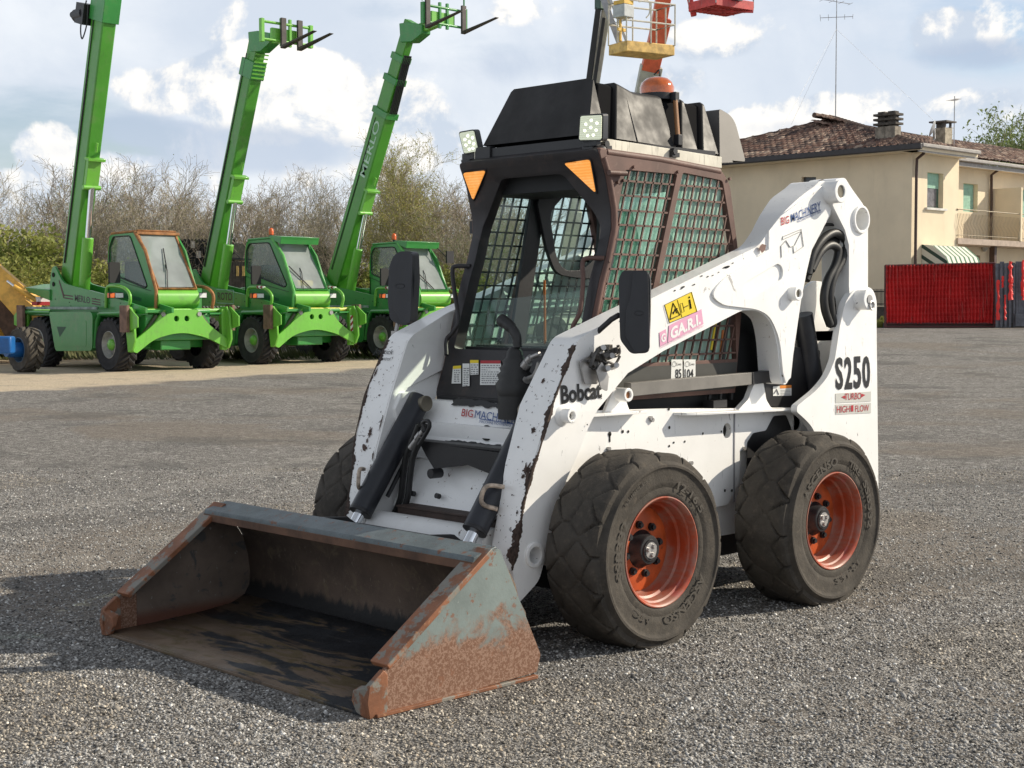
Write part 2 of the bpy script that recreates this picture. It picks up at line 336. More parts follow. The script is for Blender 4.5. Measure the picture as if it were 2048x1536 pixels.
_m=MT('bucket_inner_side_rust',(.125,.095,.075),.7); _m.vary(4,.3); _m.over(_m.math('MULTIPLY',_m.ramp(_m.noise(9,9,.7,dist=.6),.55,.62),.8),(.05,.055,.058)); _m.over(_m.math('MULTIPLY',_m.ramp(_m.noise(34,8,.7),.63,.66),.8),(.26,.26,.25)); _z=_m.sep()[2]; _m.over(_m.ramp(_z,.10,.04),(.11,.042,.025)); _m.bump(_m.noise(70,7,.7),.4,.004); M_BKS=_m.m
_m=MT('dusty_tyre_rubber',(.060,.053,.045),.82,spec=.3); _m.vary(7,.28); _m.over(_m.math('MULTIPLY',_m.ramp(_m.noise(24,9,.75),.5,.7),.55),(.125,.104,.082)); _m.over(_m.math('MULTIPLY',_m.ramp(_m.noise(120,5,.7),.63,.68),.6),(.018,.017,.016)); _m.bump(_m.noise(120,6,.7),.55,.003); _m.bump(_m.noise(30,5,.6),.4,.006); M_TY=_m.m
_m=MT('orange_rim_paint',(.40,.060,.018),.45); _m.vary(6,.2); _m.over(_m.math('MULTIPLY',_m.ramp(_m.noise(7,8,.66,dist=.4),.37,.57),.8),(.31,.165,.125)); _m.over(_m.math('MULTIPLY',_m.ramp(_m.noise(24,7,.7),.66,.69),.9),(.045,.028,.024)); _m.over(_m.math('MULTIPLY',_m.ramp(_m.noise(5,6,.6,loc=(4,2,1)),.57,.65),.55),(.45,.09,.085)); _m.bump(_m.noise(50,5),.15,.002); M_RI=_m.m
_m=MT('lit_disc_orange',(.48,.085,.018),.5); _m.vary(9,.25); _m.over(_m.math('MULTIPLY',_m.ramp(_m.noise(20,7,.7),.62,.66),.6),(.08,.03,.02)); M_RD=_m.m
def flat(name,c,r=.5,em=0): 
    m=MT(name,c,r)
    if em: m.emit(c,em)
    return m.m
M_TXK=flat('black_lettering',(.013,.013,.013),.4); M_TXR=flat('red_lettering',(.42,.02,.03)); M_TXB=flat('blue_lettering',(.035,.09,.27)); M_YL=flat('yellow_warning_label',(.80,.60,.02)); M_PK=flat('faded_pink_sticker',(.72,.36,.52)); M_LB=flat('white_label',(.74,.75,.73)); M_TXW=flat('white_lettering',(.8,.8,.8)); M_OR=flat('orange_band',(.70,.23,.03)); M_SIL=flat('silver_sticker',(.55,.55,.52)); M_TXG=flat('grey_print',(.22,.22,.23))
def glassmat(name,tint,alpha=.5,dustc=(.5,.62,.55),dust=.35,rough=.08,scale=3):
    m=bpy.data.materials.new(name); m.use_nodes=True; nt=m.node_tree; N=nt.nodes; L=nt.links; N.clear()
    out=N.new('ShaderNodeOutputMaterial'); tr=N.new('ShaderNodeBsdfTransparent'); tr.inputs[0].default_value=(*tint,1)
    gl=N.new('ShaderNodeBsdfGlossy'); gl.inputs['Roughness'].default_value=rough; df=N.new('ShaderNodeBsdfPrincipled'); df.inputs['Base Color'].default_value=(*dustc,1); df.inputs['Roughness'].default_value=.7
    no=N.new('ShaderNodeTexNoise'); no.inputs['Scale'].default_value=scale; no.inputs['Detail'].default_value=3; tc=N.new('ShaderNodeTexCoord'); L.new(tc.outputs['Object'],no.inputs[0])
    mr=N.new('ShaderNodeMapRange'); mr.inputs[1].default_value=.35; mr.inputs[2].default_value=.7; mr.inputs[3].default_value=dust*.65; mr.inputs[4].default_value=min(dust*1.25,1); L.new(no.outputs[0],mr.inputs[0])
    a=N.new('ShaderNodeMixShader'); L.new(mr.outputs[0],a.inputs[0]); L.new(tr.outputs[0],a.inputs[1]); L.new(df.outputs[0],a.inputs[2])
    fr=N.new('ShaderNodeLayerWeight'); fr.inputs[0].default_value=.5; pw=N.new('ShaderNodeMath'); pw.operation='POWER'; pw.inputs[1].default_value=5; L.new(fr.outputs['Facing'],pw.inputs[0]); ma=N.new('ShaderNodeMath'); ma.operation='MULTIPLY_ADD'; ma.inputs[1].default_value=.9; ma.inputs[2].default_value=.05; L.new(pw.outputs[0],ma.inputs[0]); b=N.new('ShaderNodeMixShader'); L.new(ma.outputs[0],b.inputs[0]); L.new(a.outputs[0],b.inputs[1]); L.new(gl.outputs[0],b.inputs[2]); L.new(b.outputs[0],out.inputs[0])
    return m
M_GLS=glassmat('dusty_green_side_glass',(.62,.86,.76),dust=.66,dustc=(.44,.64,.54),scale=2.5)
M_GLF=glassmat('green_tinted_front_glass',(.80,.94,.88),dust=.05,dustc=(.25,.45,.38))
M_GLD=glassmat('clean_far_glass',(.85,.95,.92),dust=.03)
# ---------------------------------------------------------------- the skid steer loader (x forward, y to its left, z up)
LD=empty('skid_steer_loader',label='white skid steer loader with brown caged cab and rusty grey bucket in the foreground',cat='skid steer loader')
T3=lambda t: (lambda *p: t)
def vplate(px,v,t,name,mat,parent=LD,holes=(),bevel=.004,both=False,raw=False,seg=5,build=True,**k):
    """plate cut to a side outline, standing on the plane y=v, t thick inwards (towards the machine's centre)"""
    o=fil(px if raw else uz(px,v),seg); h=[fil(x) for x in holes]
    mb=MB().plate(o,h,lambda a,b:(a,v,b),(0,-t,0))
    obs=[mb.build(name,mat,parent,bevel=bevel,**k)]
    if both: obs.append(mb.mir().build(name,mat,parent,bevel=bevel,**k))
    return obs
# --- chassis
ch=MB(); side=[(.30,.45),(.30,.70),(.10,.945),(-.50,.925),(-1.50,.875),(-1.50,.78),(-1.36,.72),(-1.02,.70),(-1.02,.55),(-.93,.45)]
for s in (1,-1): ch.plate(fil([(a,b,.02) for a,b in side]),[circ((-1.012+.09,.80),.031,18,.036)],lambda a,b:(a,s*.50,b),(0,-s*.03,0))
ch.bx(-2.0,.22,-.46,.46,.30,.86); ch.bx(-2.0,-1.45,-.5,.5,.30,.9)
CH=ch.build('chassis',M_WH,LD,bevel=.005)
MB().bx(-1.9,.20,-.44,.44,.20,.299).build('belly_pan',M_BK,LD)
MB().bx(-1.5,-.16,-.40,.40,.861,1.20).bx(-2.0,-1.0,-.40,.40,1.2,1.25).bx(-1.60,-1.12,-.385,.385,1.25,1.37).build('engine_bay',M_DK,LD)
for s in (1,-1):
    P=uz([(1493,965),(1495,885),(1507,866),(1533,861),(1548,832),(1572,830),(1592,880),(1592,965)],.504)
    MB().plate(fil([(*p,.012) for p in P]),[],lambda a,b:(a,s*.504,b),(0,-s*.003,0)).build('fender_recess',M_BK,CH)
# flanges
for s in (1,-1):
    fl=MB()
    a=U(1376,827,'y',.585); b=U(1594,822,'y',.585); fl.plate([(a[0],.50),(a[0]-.02,.56),(a[0]-.08,.585),(b[0],.585),(b[0],.50)],[],lambda x,y:(x,s*y,.905-(x+.6)*-.022),(0,0,-.012)); fl.build('side_flange',M_WH,CH,bevel=.002); fl=MB()
    a=U(1192,820,'y',.54); b=U(1284,818,'y',.54); fl.plate([(a[0]+.05,.50),(a[0]+.05,.55),(b[0],.57),(b[0],.50)],[],lambda x,y:(x,s*y,.932),(0,0,-.012)); fl.build('side_flange',M_WH,CH,bevel=.002)
dk=MB(); hol=[(1184,819,3),(1245,863,3.5),(1256,863,3),(1338,855,3.4),(1405,867,2.6),(1347,885,2.4),(1338,892,2.6),(1369,883,2.4),(1463,981,3.2),(1449,981,3.2),(1337,818,3.4),(1442,863,2.2)]
def disc(mb,x,y,r,v,off=.0025,n=12,rx=None):
    c=U(x,y,'y',v); k=r*np.dot(c-CAM,FW)/F; return mb.add([(c[0]+k*.95*math.cos(q),v+off,c[2]+k*math.sin(q)) for q in [2*PI*i/n for i in range(n)]],[tuple(range(n))])
for x,y,r in hol: disc(dk,x,y,r,.50)
disc(dk,1219,868,5.0,.50); dk.bx(U(1219,878,'y',.5)[0]-.004,U(1219,878,'y',.5)[0]+.004,.5,.5025,U(1219,884,'y',.5)[2],U(1219,868,'y',.5)[2]); dk.build('bolt_holes',M_HOLE,CH,kind='stuff') if 0 else dk.build('bolt_holes',M_HOLE,CH); MB().lathe([(.4705,.001),(.4705,.038)],(-1.012+.09,0,.80),'y',20).build('access_hole',M_HOLE,CH)  # dark disc set behind the hole; its deep shade is put in as colour
bt=MB()
for x,y in ((1306,840),(1219,898),(1384,926),(1303,836),(1490,897)):
    c=U(x,y,'y',.51); bt.cyl((c[0],.5,c[2]),(c[0],.512,c[2]),.010,6)
bt.build('bolt_heads',M_STL,CH)
MB().bx(-.978,-.970,.5,.5035,.46,.90).build('panel_seam',flat('seam_grey',(.25,.25,.27)),CH)
MB().bx(-.92,-.82,.44,.50,.91,.945).build('latch',M_BK,CH)
# bracket standing on the chassis behind the strap
P=uz([(1474,823),(1497,798),(1508,768),(1527,765),(1533,800),(1542,815),(1596,818),(1596,826)],.52)
for s in (1,-1): MB().plate(fil([(*p,.01) for p in P]),[],lambda a,b:(a,s*.52,b),(0,-s*.03,0)).build('strap_bracket',M_WH,LD,bevel=.003)
P=uz([(1527,766),(1532,800),(1542,812),(1596,820),(1640,800),(1640,700),(1560,690),(1527,740)],.50)
for s in (1,-1): MB().plate(fil([(*p,.015) for p in P]),[],lambda a,b:(a,s*.50,b),(0,-s*.02,0)).build('rear_side_cover',M_BK,LD,bevel=.003)
# --- front of the chassis
FP0=(.13,0,.955); FN=A(.22,0,.13); FN=FN/np.linalg.norm(FN)
def onF(x,y,off=0): return UPl(x,y,A(*FP0)+FN*off,FN)
MB().add([(.125,-.40,.955),(.125,.40,.955),(.28,.40,.70),(.28,-.40,.70),(.0,-.40,.955),(.0,.40,.955),(.0,.40,.70),(.0,-.40,.70)],[(0,1,2,3),(4,5,1,0),(7,6,5,4),(3,2,6,7),(0,3,7,4),(1,5,6,2)]).build('front_panel',M_WHC,LD,bevel=.008)
mb=MB().add([(.26,-.40,.70),(.26,.40,.70),(.36,.40,.48),(.36,-.40,.48),(.1,-.40,.70),(.1,.40,.70),(.1,.40,.48),(.1,-.40,.48)],[(0,1,2,3),(4,5,1,0),(7,6,5,4),(3,2,6,7),(0,3,7,4),(1,5,6,2)])
mb.build('lower_front_plate',M_WHC,LD,bevel=.006)
MB().bx(.10,.33,-.36,.36,.28,.478).build('front_cavity',M_DK,LD)
mb=MB(); q=[onF(*p,.004) for p in circ((973,866),12,18,16)]; mb.add(q,[tuple(range(18))]).build('access_hole',M_HOLE,LD)
for c in ((882,861),(934,869)): MB().add([onF(*p,.004) for p in circ(c,3.6,10,4)],[tuple(range(10))]).build('bolt_hole',M_HOLE,LD)
# worn anti-slip strip with ragged edge
def ragged(px,f,seed,amp,step=5):
    rnd=random.Random(seed); o=[]
    for i,p in enumerate(px):
        q=px[(i+1)%len(px)]; L=math.dist(p,q); n=max(1,int(L/step))
        for k in range(n):
            t=k/n; o.append((p[0]+(q[0]-p[0])*t+rnd.uniform(-amp,amp),p[1]+(q[1]-p[1])*t+rnd.uniform(-amp,amp)))
    tri=tessellate_polygon([[Vector((*p,0)) for p in o]]); return [f(*p) for p in o],[tuple(t) for t in tri]
mb=MB(); mb.add(*ragged([(906,800),(918,796),(1038,810),(1038,822),(1000,817),(960,813),(903,810)],lambda x,y:onF(x,y,.004),3,2.2)); 
mb.add(*ragged([(890,880),(905,880),(1003,890),(1003,904),(885,893)],lambda x,y:onF(x,y,.005),5,1.5)); mb.build('anti_slip_strip',M_BK,LD)
t=MB(); quadtext(t,'BIG',[onF(922,832,.005),onF(945,835,.005),onF(947,820,.005),onF(925,817,.005)],.005); t.build('lettering',M_TXR,LD)
t=MB(); quadtext(t,'MACHINERY',[onF(949,836,.005),onF(1042,850,.005),onF(1044,833,.005),onF(951,820,.005)],.0)
quadtext(t,'MACCHINE MOVIMENTO TERRA',[onF(959,845,.005),onF(1040,856,.005),onF(1041,850,.005),onF(959,840,.005)],.0); t.add([onF(959,838.5,.005),onF(1035,849.5,.005),onF(1035,848,.005),onF(959,837,.005)],[(0,1,2,3)]); t.build('lettering',M_TXB,LD)
# cross bracket, step bar, hoses
FQ=lambda x,y,u=.345: UPl(x,y,(u,0,.7),(1,0,0))
mb=MB(); P=[(838,884),(1005,906),(1005,958),(935,930),(905,934),(868,938),(852,912)]; P3=[FQ(*p) for p in P]
mb.plate([(p[1],p[2]) for p in P3],[],lambda a,b:(.345,a,b),(-.012,0,0)); mb.bx(.27,.345,-.30,.34,FQ(838,884)[2]-.004,FQ(838,884)[2]+.006)
c=FQ(876,946); mb.cyl((.33,c[1],c[2]),(.39,c[1],c[2]),.022,12)
mb.build('cross_bracket',M_BK,LD,bevel=.002)
q0=UPl(795,1012,(.43,0,.5),(1,0,0)); mb=MB().bx(.33,.43,q0[1],.36,q0[2]-.06,q0[2]-.0); mb.bx(.33,.44,q0[1],.36,q0[2]-.002,q0[2]+.006); mb.build('step_bar',simple('rusty_dark_step',(.045,.028,.022),.7,va=.4,bmp=(60,6,.4)),LD,bevel=.003)
mb=MB()
for x,y in ((829,988),(879,993)):
    c=UPl(x,y,(.345,0,.55),(1,0,.3)); mb.cyl(c,c+A(.02,0,.006),.012,10)
mb.build('plug_bolts',M_BK,LD)
mb=MB(); 
for dx in (0,14): mb.tube(spl([UPl(x+dx,y,(.36+.02*(dx>0),0,.6),(1,0,0)) for x,y in ((838,850),(826,880),(812,915),(806,955),(800,1000),(780,1040),(760,1046))]),.014,8)
mb.tube(spl([UPl(x,y,(.40,0,.6),(1,0,0)) for x,y in ((850,862),(846,846),(856,842),(858,856),(838,890))]),.009,8); mb.build('hydraulic_hose',M_RB,LD,smooth=60)
mb=MB(); a=UPl(848,862,(.38,0,.6),(1,0,0)); b=UPl(822,896,(.38,0,.6),(1,0,0)); mb.cyl(a,b,.015,12); mb.cyl(a+(b-a)*.2,a+(b-a)*.5,.019,6); mb.build('hose_coupling',M_STL,LD,smooth=40)
# --- lift arms
AV=.60
def AF(z): return float(np.interp(z,[.60,.80,.95],[.558,.590,.60]))
def UA(x,y,off=0.):
    v=.6
    for _ in range(8): p=U(x,y,'y',v+off); v=AF(p[2])
    return p
def uzA(pts): return [(lambda q:(q[0],q[2])+tuple(p[2:]))(UA(p[0],p[1])) for p in pts]
CUT=[.60,.70,.80,.875,.95]
outer=[(1150,690,.02),(1104,814),(1068,934),(1052,993),(1042,1048),(1025,1141),(1036,1208,.02),(1078,1162,.03),(1100,1080),(1133,960),(1176,856,.04),(1195,820),(1218,792,.06),(1256,746),(1325,703),(1483,621,.03),(1515,620,.05),(1540,640,.06),(1553,680,.06),(1560,746),(1562,765,.02),(1571,771,.02),(1579,757,.02),(1585,710),(1595,640),(1600,605),(1612,542,.05),(1622,500,.05),(1645,458),(1668,418),(1694,408,.04),(1702,385,.04),(1690,360,.04),(1672,360,.03),(1657,364),(1641,361,.02),(1628,373),(1595,397,.08),(1560,432,.08),(1537,462,.05),(1518,492,.05),(1480,510),(1400,549),(1240,628),(1160,676,.02)]
O2=fil(uzA(outer),5)
def th(x,z=None):   # arm depth: wide at the front leg and the rear hump, slim beside the cab
    w=AF(z)-float(np.interp(z,[1.05,1.2],[.415,.45]))
    if x>.10: return w
    if x>-.1: return w-(w-.10)*(.10-x)/.2
    if x<-1.10: return min(.17,.10+.07*(-1.10-x)/.25)
    return .10
hole=UA(1068,1110); HO=circ((hole[0],hole[2]),.036,22)
for s in (1,-1):
    AR=MB().plate(O2,[HO],lambda a,b:(a,s*AF(b),b),lambda a,b,*r:(0,-s*th(a,b),0),CUT).build('lift_arm',M_WH,LD,bevel=.010,seg=3)
    # raised reinforcing plate with its slot
    rp=fil(uzA([(1420,592,.05),(1530,500),(1590,440,.1),(1640,440,.1),(1600,560),(1596,604,.1),(1560,625,.08),(1490,612),(1432,607,.04)]),5)
    P=uzA([(1425,560,.05),(1520,505),(1535,480,.02)])
    rp=fil(uzA([(1418,590,.06),(1440,560,.05),(1534,499),(1534,462),(1558,432),(1640,372),(1655,372),(1664,410),(1642,458),(1620,500),(1610,542),(1598,604),(1583,708),(1578,755),(1568,766),(1562,744),(1556,676,.08),(1536,632,.10),(1512,619,.05),(1440,610,.06)]),4)
    sl=[]; a=UA(1494,580); b=UA(1552,545); dr=np.array([b[0]-a[0],b[2]-a[2]]); L=np.linalg.norm(dr); dr/=L; nr=np.array([-dr[1],dr[0]]); r=.040
    for k in range(13):
        q=PI/2+PI*k/12; sl.append(tuple(np.array([a[0],a[2]])+r*(math.cos(q)*dr+math.sin(q)*nr)))
    for k in range(13):
        q=-PI/2+PI*k/12; sl.append(tuple(np.array([b[0],b[2]])+r*(math.cos(q)*dr+math.sin(q)*nr)))
    MB().plate(rp,[sl],lambda a,b:(a,s*(AF(b)+.011),b),(0,-s*.011,0)).build('reinforcing_plate',M_WH,AR,bevel=.004)
    # chipped front strip down the leg (front face) as its own worn plate
    fr=uzA([(1150,690),(1104,814),(1068,934),(1052,993),(1042,1048),(1025,1141)]); V=[]
    for a,b in fr:
        V+=[(a+.004,s*(AF(b)-.008),b),(a+.004,s*(AF(b)-th(.3,b)+.008),b)]
    m=MB().add(V+[(x-.006,y,z) for x,y,z in V],[(2*i,2*i+1,2*i+3,2*i+2) for i in range(5)]+[(12+2*i,12+2*i+1,12+2*i+3,12+2*i+2) for i in range(5)]+[(0,1,13,12),(10,11,23,22)]+[(2*i,2*i+2,14+2*i,12+2*i) for i in range(5)]+[(2*i+1,2*i+3,15+2*i,13+2*i) for i in range(5)])
    m.build('front_face_plate',M_WHC,AR,smooth=40)
    # flaked band on the front corner
    rnd=random.Random(7+s); ez=np.array(fr); tt=np.linspace(0,1,150); cum=np.r_[0,np.cumsum(np.hypot(*np.diff(ez,axis=0).T))]; cum/=cum[-1]; V=[];Fc=[]
    for i,t in enumerate(tt):
        x=np.interp(t,cum,ez[:,0]); z=np.interp(t,cum,ez[:,1]); w=max(.0015,(.010+.008*math.sin(t*23)+.006*math.sin(t*61+1)+rnd.uniform(-.006,.006))*(1.0 if t<.35 else .8 if t<.75 else 1.6)); w2=max(.001,w*.5+rnd.uniform(-.003,.004))
        V+=[(x-w*.45,s*(AF(z)+.0025),z),(x+.0055,s*(AF(z)+.0025),z),(x+.0055,s*(AF(z)-w*1.15),z)]
    for i in range(149):
        Fc+=[(3*i,3*i+3,3*i+4,3*i+1),(3*i+1,3*i+4,3*i+5,3*i+2)]
    MB().add(V,Fc).build('flaked_edge',M_BK if 0 else simple('bare_dark_rust',(.050,.031,.023),.8,va=.6,vs_=60),AR)
    # pin bosses
    for x,y,r,l in ((1145,832,.030,.055),(1598,587,.034,.055),(1683,383,.055,.085)):
        bs=MB(); c=UA(x,y,l); bs.ring((c[0],0,c[2]),r*.55,r,s*(AF(c[2])-.01),s*(AF(c[2])+l),n=28); bs.lathe([(s*(AF(c[2])-.005),0.001),(s*(AF(c[2])-.005),r*.99)],(c[0],0,c[2]))
        if r<.05: bs.lathe([(s*(AF(c[2])+.012),r*.99),(s*AF(c[2]),r*1.5)],(c[0],0,c[2]))
        bs.build('pin_boss',M_WH,AR,bevel=.003,seg=2)
    bs=MB().ring((hole[0],0,hole[2]),.034,.052,s*(.565-.17),s*(.565+.003),n=28)
    bs.build('pin_boss',M_WH,AR,bevel=.003,seg=2)
    for x,y,r,l in ((1145,832,.0165,.03),(1598,587,.0185,.045),(1683,383,.030,.078),(1568,750,.010,.006)):
        c=UA(x,y,l); MB().cyl((c[0],s*(AF(c[2])-.02),c[2]),(c[0],s*(AF(c[2])+l),c[2]),r,18).build('pin',M_PIN,AR,smooth=40)
    pn=MB().lathe([(s*(.40),.001),(s*(.40),.036)],(hole[0],0,hole[2])); pn.build('tube_back',simple('grey_tube_back',(.36,.35,.31),.7),AR)
    # bent tie-down hook on the front face
    h=U(1000,985,'x',.48); hy=.50
    hk=spl([(.475,s*(hy-.045),.655),(.53,s*(hy-.085),.66),(.55,s*(hy-.10),.62),(.545,s*(hy-.095),.585),(.50,s*(hy-.06),.565)]); MB().tube(hk,.0095,8).build('tie_down_hook',simple('flaked_hook_paint',(.42,.34,.27),.6,va=.5,vs_=40,bmp=(60,5,.3)),AR,smooth=60)
MB().cyl((.455,-.38,.395),(.455,.38,.395),.080,32).build('torque_tube',M_WHC,LD,smooth=50)
mb=MB(); c=UPl(808,1043,(.48,0,.45),(1,0,0)); mb.box((.47,c[1],c[2]),(.02,.035,.05)); mb.build('small_bracket',M_WH,LD,bevel=.003)
# chips of black on arm top
rnd=random.Random(4); mb=MB()
for _ in range(16):
    x=rnd.uniform(1240,1470); y=628-(x-1240)*.49+rnd.uniform(4,16); k=rnd.uniform(1.2,3.2); q=[U(x+k*1.6*math.cos(a)*rnd.uniform(.6,1),y+k*math.sin(a)*rnd.uniform(.5,1)-k*.4*math.cos(a),'y',AV+.0025) for a in np.linspace(0,2*PI,7,endpoint=False)]
    mb.add(q,[tuple(range(7))])
for _ in range(9):
    x=rnd.uniform(1140,1210); y=rnd.uniform(700,960); k=rnd.uniform(.6,1.6); q=[U(x+k*math.cos(a),y+k*math.sin(a),'y',AV+.0025) for a in np.linspace(0,2*PI,6,endpoint=False)]
    mb.add(q,[tuple(range(6))])
mb.build('paint_chips',M_TXK,LD)
M_CHIP=simple('bare_brown_steel',(.060,.036,.028),.8,va=.4)
fz_=np.array(uzA([(1150,690),(1104,814),(1068,934),(1052,993),(1042,1048),(1025,1141)]))
def onface(s,t,w):    # t along the leg 0..1, w across 0 outer..1 inner
    k=t*5; i=min(int(k),4); f=k-i; a=fz_[i]*(1-f)+fz_[i+1]*f; return A(a[0]+.0075,s*(AF(a[1])-.010-(th(.3,a[1])-.02)*w),a[1])
def blob(s,t,w,rt,rw,seed,parent=LD):
    rn=random.Random(seed); n=26; return [onface(s,min(max(t+rt*math.sin(a)*r,0),1),min(max(w+rw*math.cos(a)*r,0),1)) for a,r in [(2*PI*i/n,rn.uniform(.45,1.15)) for i in range(n)]],[tuple(range(n))]
for s,lst in ((1,((.42,.15,.035,.16),(.45,.05,.06,.12),(.47,.22,.02,.1),(.28,.32,.012,.08),(.12,.55,.010,.06),(.60,.50,.006,.05),(.72,.12,.02,.05),(.86,.10,.03,.07),(.93,.2,.03,.07),(.34,.7,.004,.05))),(-1,((.34,.60,.022,.09),(.40,.50,.022,.12),(.37,.55,.01,.05),(.12,.05,.02,.05),(.2,.02,.03,.04),(.55,.97,.05,.05),(.45,.98,.04,.05),(.30,.98,.03,.04),(.65,.96,.04,.06),(.2,.6,.004,.04)))):
    m_=MB()
    for i,(t,w,rt,rw) in enumerate(lst): m_.add(*blob(s,t,w,rt,rw,i*3+s))
    rn=random.Random(20+s)
    for i in range(70): m_.add(*blob(s,rn.random(),rn.random()**1.3,rn.uniform(.0012,.005),rn.uniform(.006,.02),i))
    m_.build('bare_patches',M_CHIP,LD)
mb=MB().add(*ragged([(1518,496),(1524,488),(1533,490),(1531,500),(1524,506)],lambda x,y:UA(x,y,.0145),8,.7,3)); mb.build('rust_patch',simple('brown_rust_patch',(.20,.12,.10),.8),LD)
# --- side lettering and stickers
def side_textA(txt,q,off,mat,bold=0.,shear=0.): t=MB(); quadtext(t,txt,[UA(*p,off) for p in q],bold,shear); return t.build('lettering',mat,LD)
def side_text(txt,q,v,mat,bold=0.,shear=0.,parent=LD): t=MB(); quadtext(t,txt,[U(*p,'y',v) for p in q],bold,shear); return t.build('lettering',mat,parent)
side_textA('Bobcat',[(1123,809),(1204,796),(1203,763),(1121,771)],.003,M_TXK,.035)
t=MB(); JQ=lambda x,y: UPl(x,y,onface(-1,.04,.5)+A(.003,0,0),np.cross(onface(-1,.12,.2)-onface(-1,.0,.2),A(0,1,0)))
quadtext(t,'Joystick',[JQ(745,710),JQ(784,712),JQ(788,699),JQ(750,696)],.0,.3); quadtext(t,'Control',[JQ(757,720),JQ(780,721),JQ(783,714),JQ(760,713)],.0,.3); t.build('lettering',M_TXK,LD)
side_textA('BIG',[(1563,451),(1579,446),(1578,431),(1562,435)],.014,M_TXR,.006)
side_textA('MACHINERY',[(1583,445),(1642,421),(1641,402),(1582,428)],.014,M_TXB,.004)
side_textA('MACCHINE MOVIMENTO TERRA',[(1595,446),(1643,425),(1643,421),(1595,441)],.014,M_TXB,0.)
MB().add([UA(*p,.014) for p in ((1595,440),(1642,420.5),(1642,419),(1595,438.5))],[(0,1,2,3)]).build('lettering_rule',M_TXB,LD)
# embossed outline sign on the hump
ol=[(1563,515),(1562,492),(1572,481),(1580,494),(1589,491),(1603,463),(1607,493),(1588,506),(1586,492),(1588,506),(1563,515)]
mb=MB().tube([UA(*p,.0135) for p in ol[:-1]],.0022,5); mb.tube([UA(*p,.0135) for p in ((1565,478),(1566,473),(1602,458),(1603,462),(1565,479))],.0022,5); mb.build('embossed_outline',flat('embossed_grey',(.45,.45,.44)),LD)
mb=MB().plate(fil(uzA([(1329,610),(1383,584),(1394,623),(1339,646)])),[],lambda a,b:(a,AF(b)+.003,b),(0,-.002,0)); YL=mb.build('warning_sticker',M_YL,LD)
def line2(mb,pts,v,w=.0016): mb.tube([U(*p,'y',v) for p in pts],w,4)
mb=MB(); v=AV+.004; line2(mb,[(1340,639),(1346,606),(1360,630),(1340,639)],v,.003); line2(mb,[(1347,628),(1350,618),(1354,626)],v,.003); line2(mb,[(1345,626),(1355,617)],v,.0025); line2(mb,[(1355,600),(1364,634)],v,.0012); line2(mb,[(1360,608),(1364,625),(1369,623),(1365,606),(1360,608)],v,.001); line2(mb,[(1368,615),(1376,611)],v,.002); line2(mb,[(1379,599),(1382,617)],v,.005); line2(mb,[(1378,593),(1379,596)],v,.004); line2(mb,[(1329,610),(1383,584),(1394,623),(1339,646),(1329,610)],v,.0012); mb.build('pictogram',M_TXK,YL)
mb=MB()
for q in (((1320,693),(1335,686),(1332,658),(1319,665)),((1336,686),(1407,648),(1403,618),(1338,651))): mb.add([UA(*p,.003) for p in q],[(0,1,2,3)])
PKO=mb.build('pink_sticker',M_PK,LD)
for tx,q in (('G',[(1323,686),(1332,682),(1331,665),(1322,669)]),('GA.R.I.',[(1341,680),(1402,648),(1400,626),(1341,656)])): t=MB(); quadtext(t,tx,[UA(*p,.004) for p in q],.04); t.build('lettering',M_TXW,PKO)
t=MB(); quadtext(t,'NOLEGGIO MACCHINE MOVIMENTO TERRA',[UA(*p,.003) for p in ((1321,697),(1408,653),(1407,649),(1321,692))]); t.build('lettering',M_PK,PKO)
def label(px,f,off,parent,name='label',mat=M_LB): return MB().add([f(*p) for p in px],[(0,1,2,3)]).build(name,mat,parent)
fv=lambda v:(lambda x,y:U(x,y,'y',v))
for tx,q in (('85',[(1342,760),(1365,759),(1365,719),(1343,719)]),('104',[(1368,760),(1391,757),(1391,719),(1368,719)])):
    l=label(q,fv(.452),0,LD,'noise_label'); x0,x1=q[0][0],q[1][0]; t=MB(); quadtext(t,tx,[U(*p,'y',.454) for p in ((x0+(9 if tx=='85' else 2),757),(x1-(2 if tx=='85' else 4),756),(x1-(2 if tx=='85' else 4),738),(x0+(9 if tx=='85' else 2),738))],.01); quadtext(t,'Lwa',[U(*p,'y',.454) for p in ((x0+12,731),(x1-2,730.5),(x1-2,725),(x0+12,725))])
    t.tube([U(x0+7+4*math.cos(a),728+5*math.sin(a),'y',.454) for a in np.linspace(0,2*PI,14)],.0008,4); t.build('lettering',M_TXK,l)
# side strap (grey boom stop) and its pivot
a=U(1262,778,'y',.53); b=U(1504,757,'y',.53); c=U(1562,752,'y',.53)
mb=MB(); mb.beam((a[0],.53,a[2]),(b[0],.53,b[2]),.012,.052,(0,1,0)) if 0 else mb.plate(uz([(1262,793),(1262,766),(1504,745),(1504,769)],.535),[],lambda p,q:(p,.535,q),(0,-.04,0)); mb.build('boom_stop',M_GR,LD,bevel=.002)
MB().plate(uz([(1505,745),(1505,769),(1540,765),(1552,768),(1560,745),(1540,741)],.538),[],lambda p,q:(p,.538,q),(0,-.046,0)).build('boom_stop_sleeve',M_BK,LD,bevel=.002)
mb=MB(); rnd=random.Random(3)
for i in range(7):
    p=U(1532+i*4,742+i*3.5,'y',.50); mb.box(p,(.035,.05,.02),np.array(Matrix.Rotation(rnd.uniform(0,2),3,'Y')))
mb.build('latch_linkage',M_STL,LD,bevel=.002)
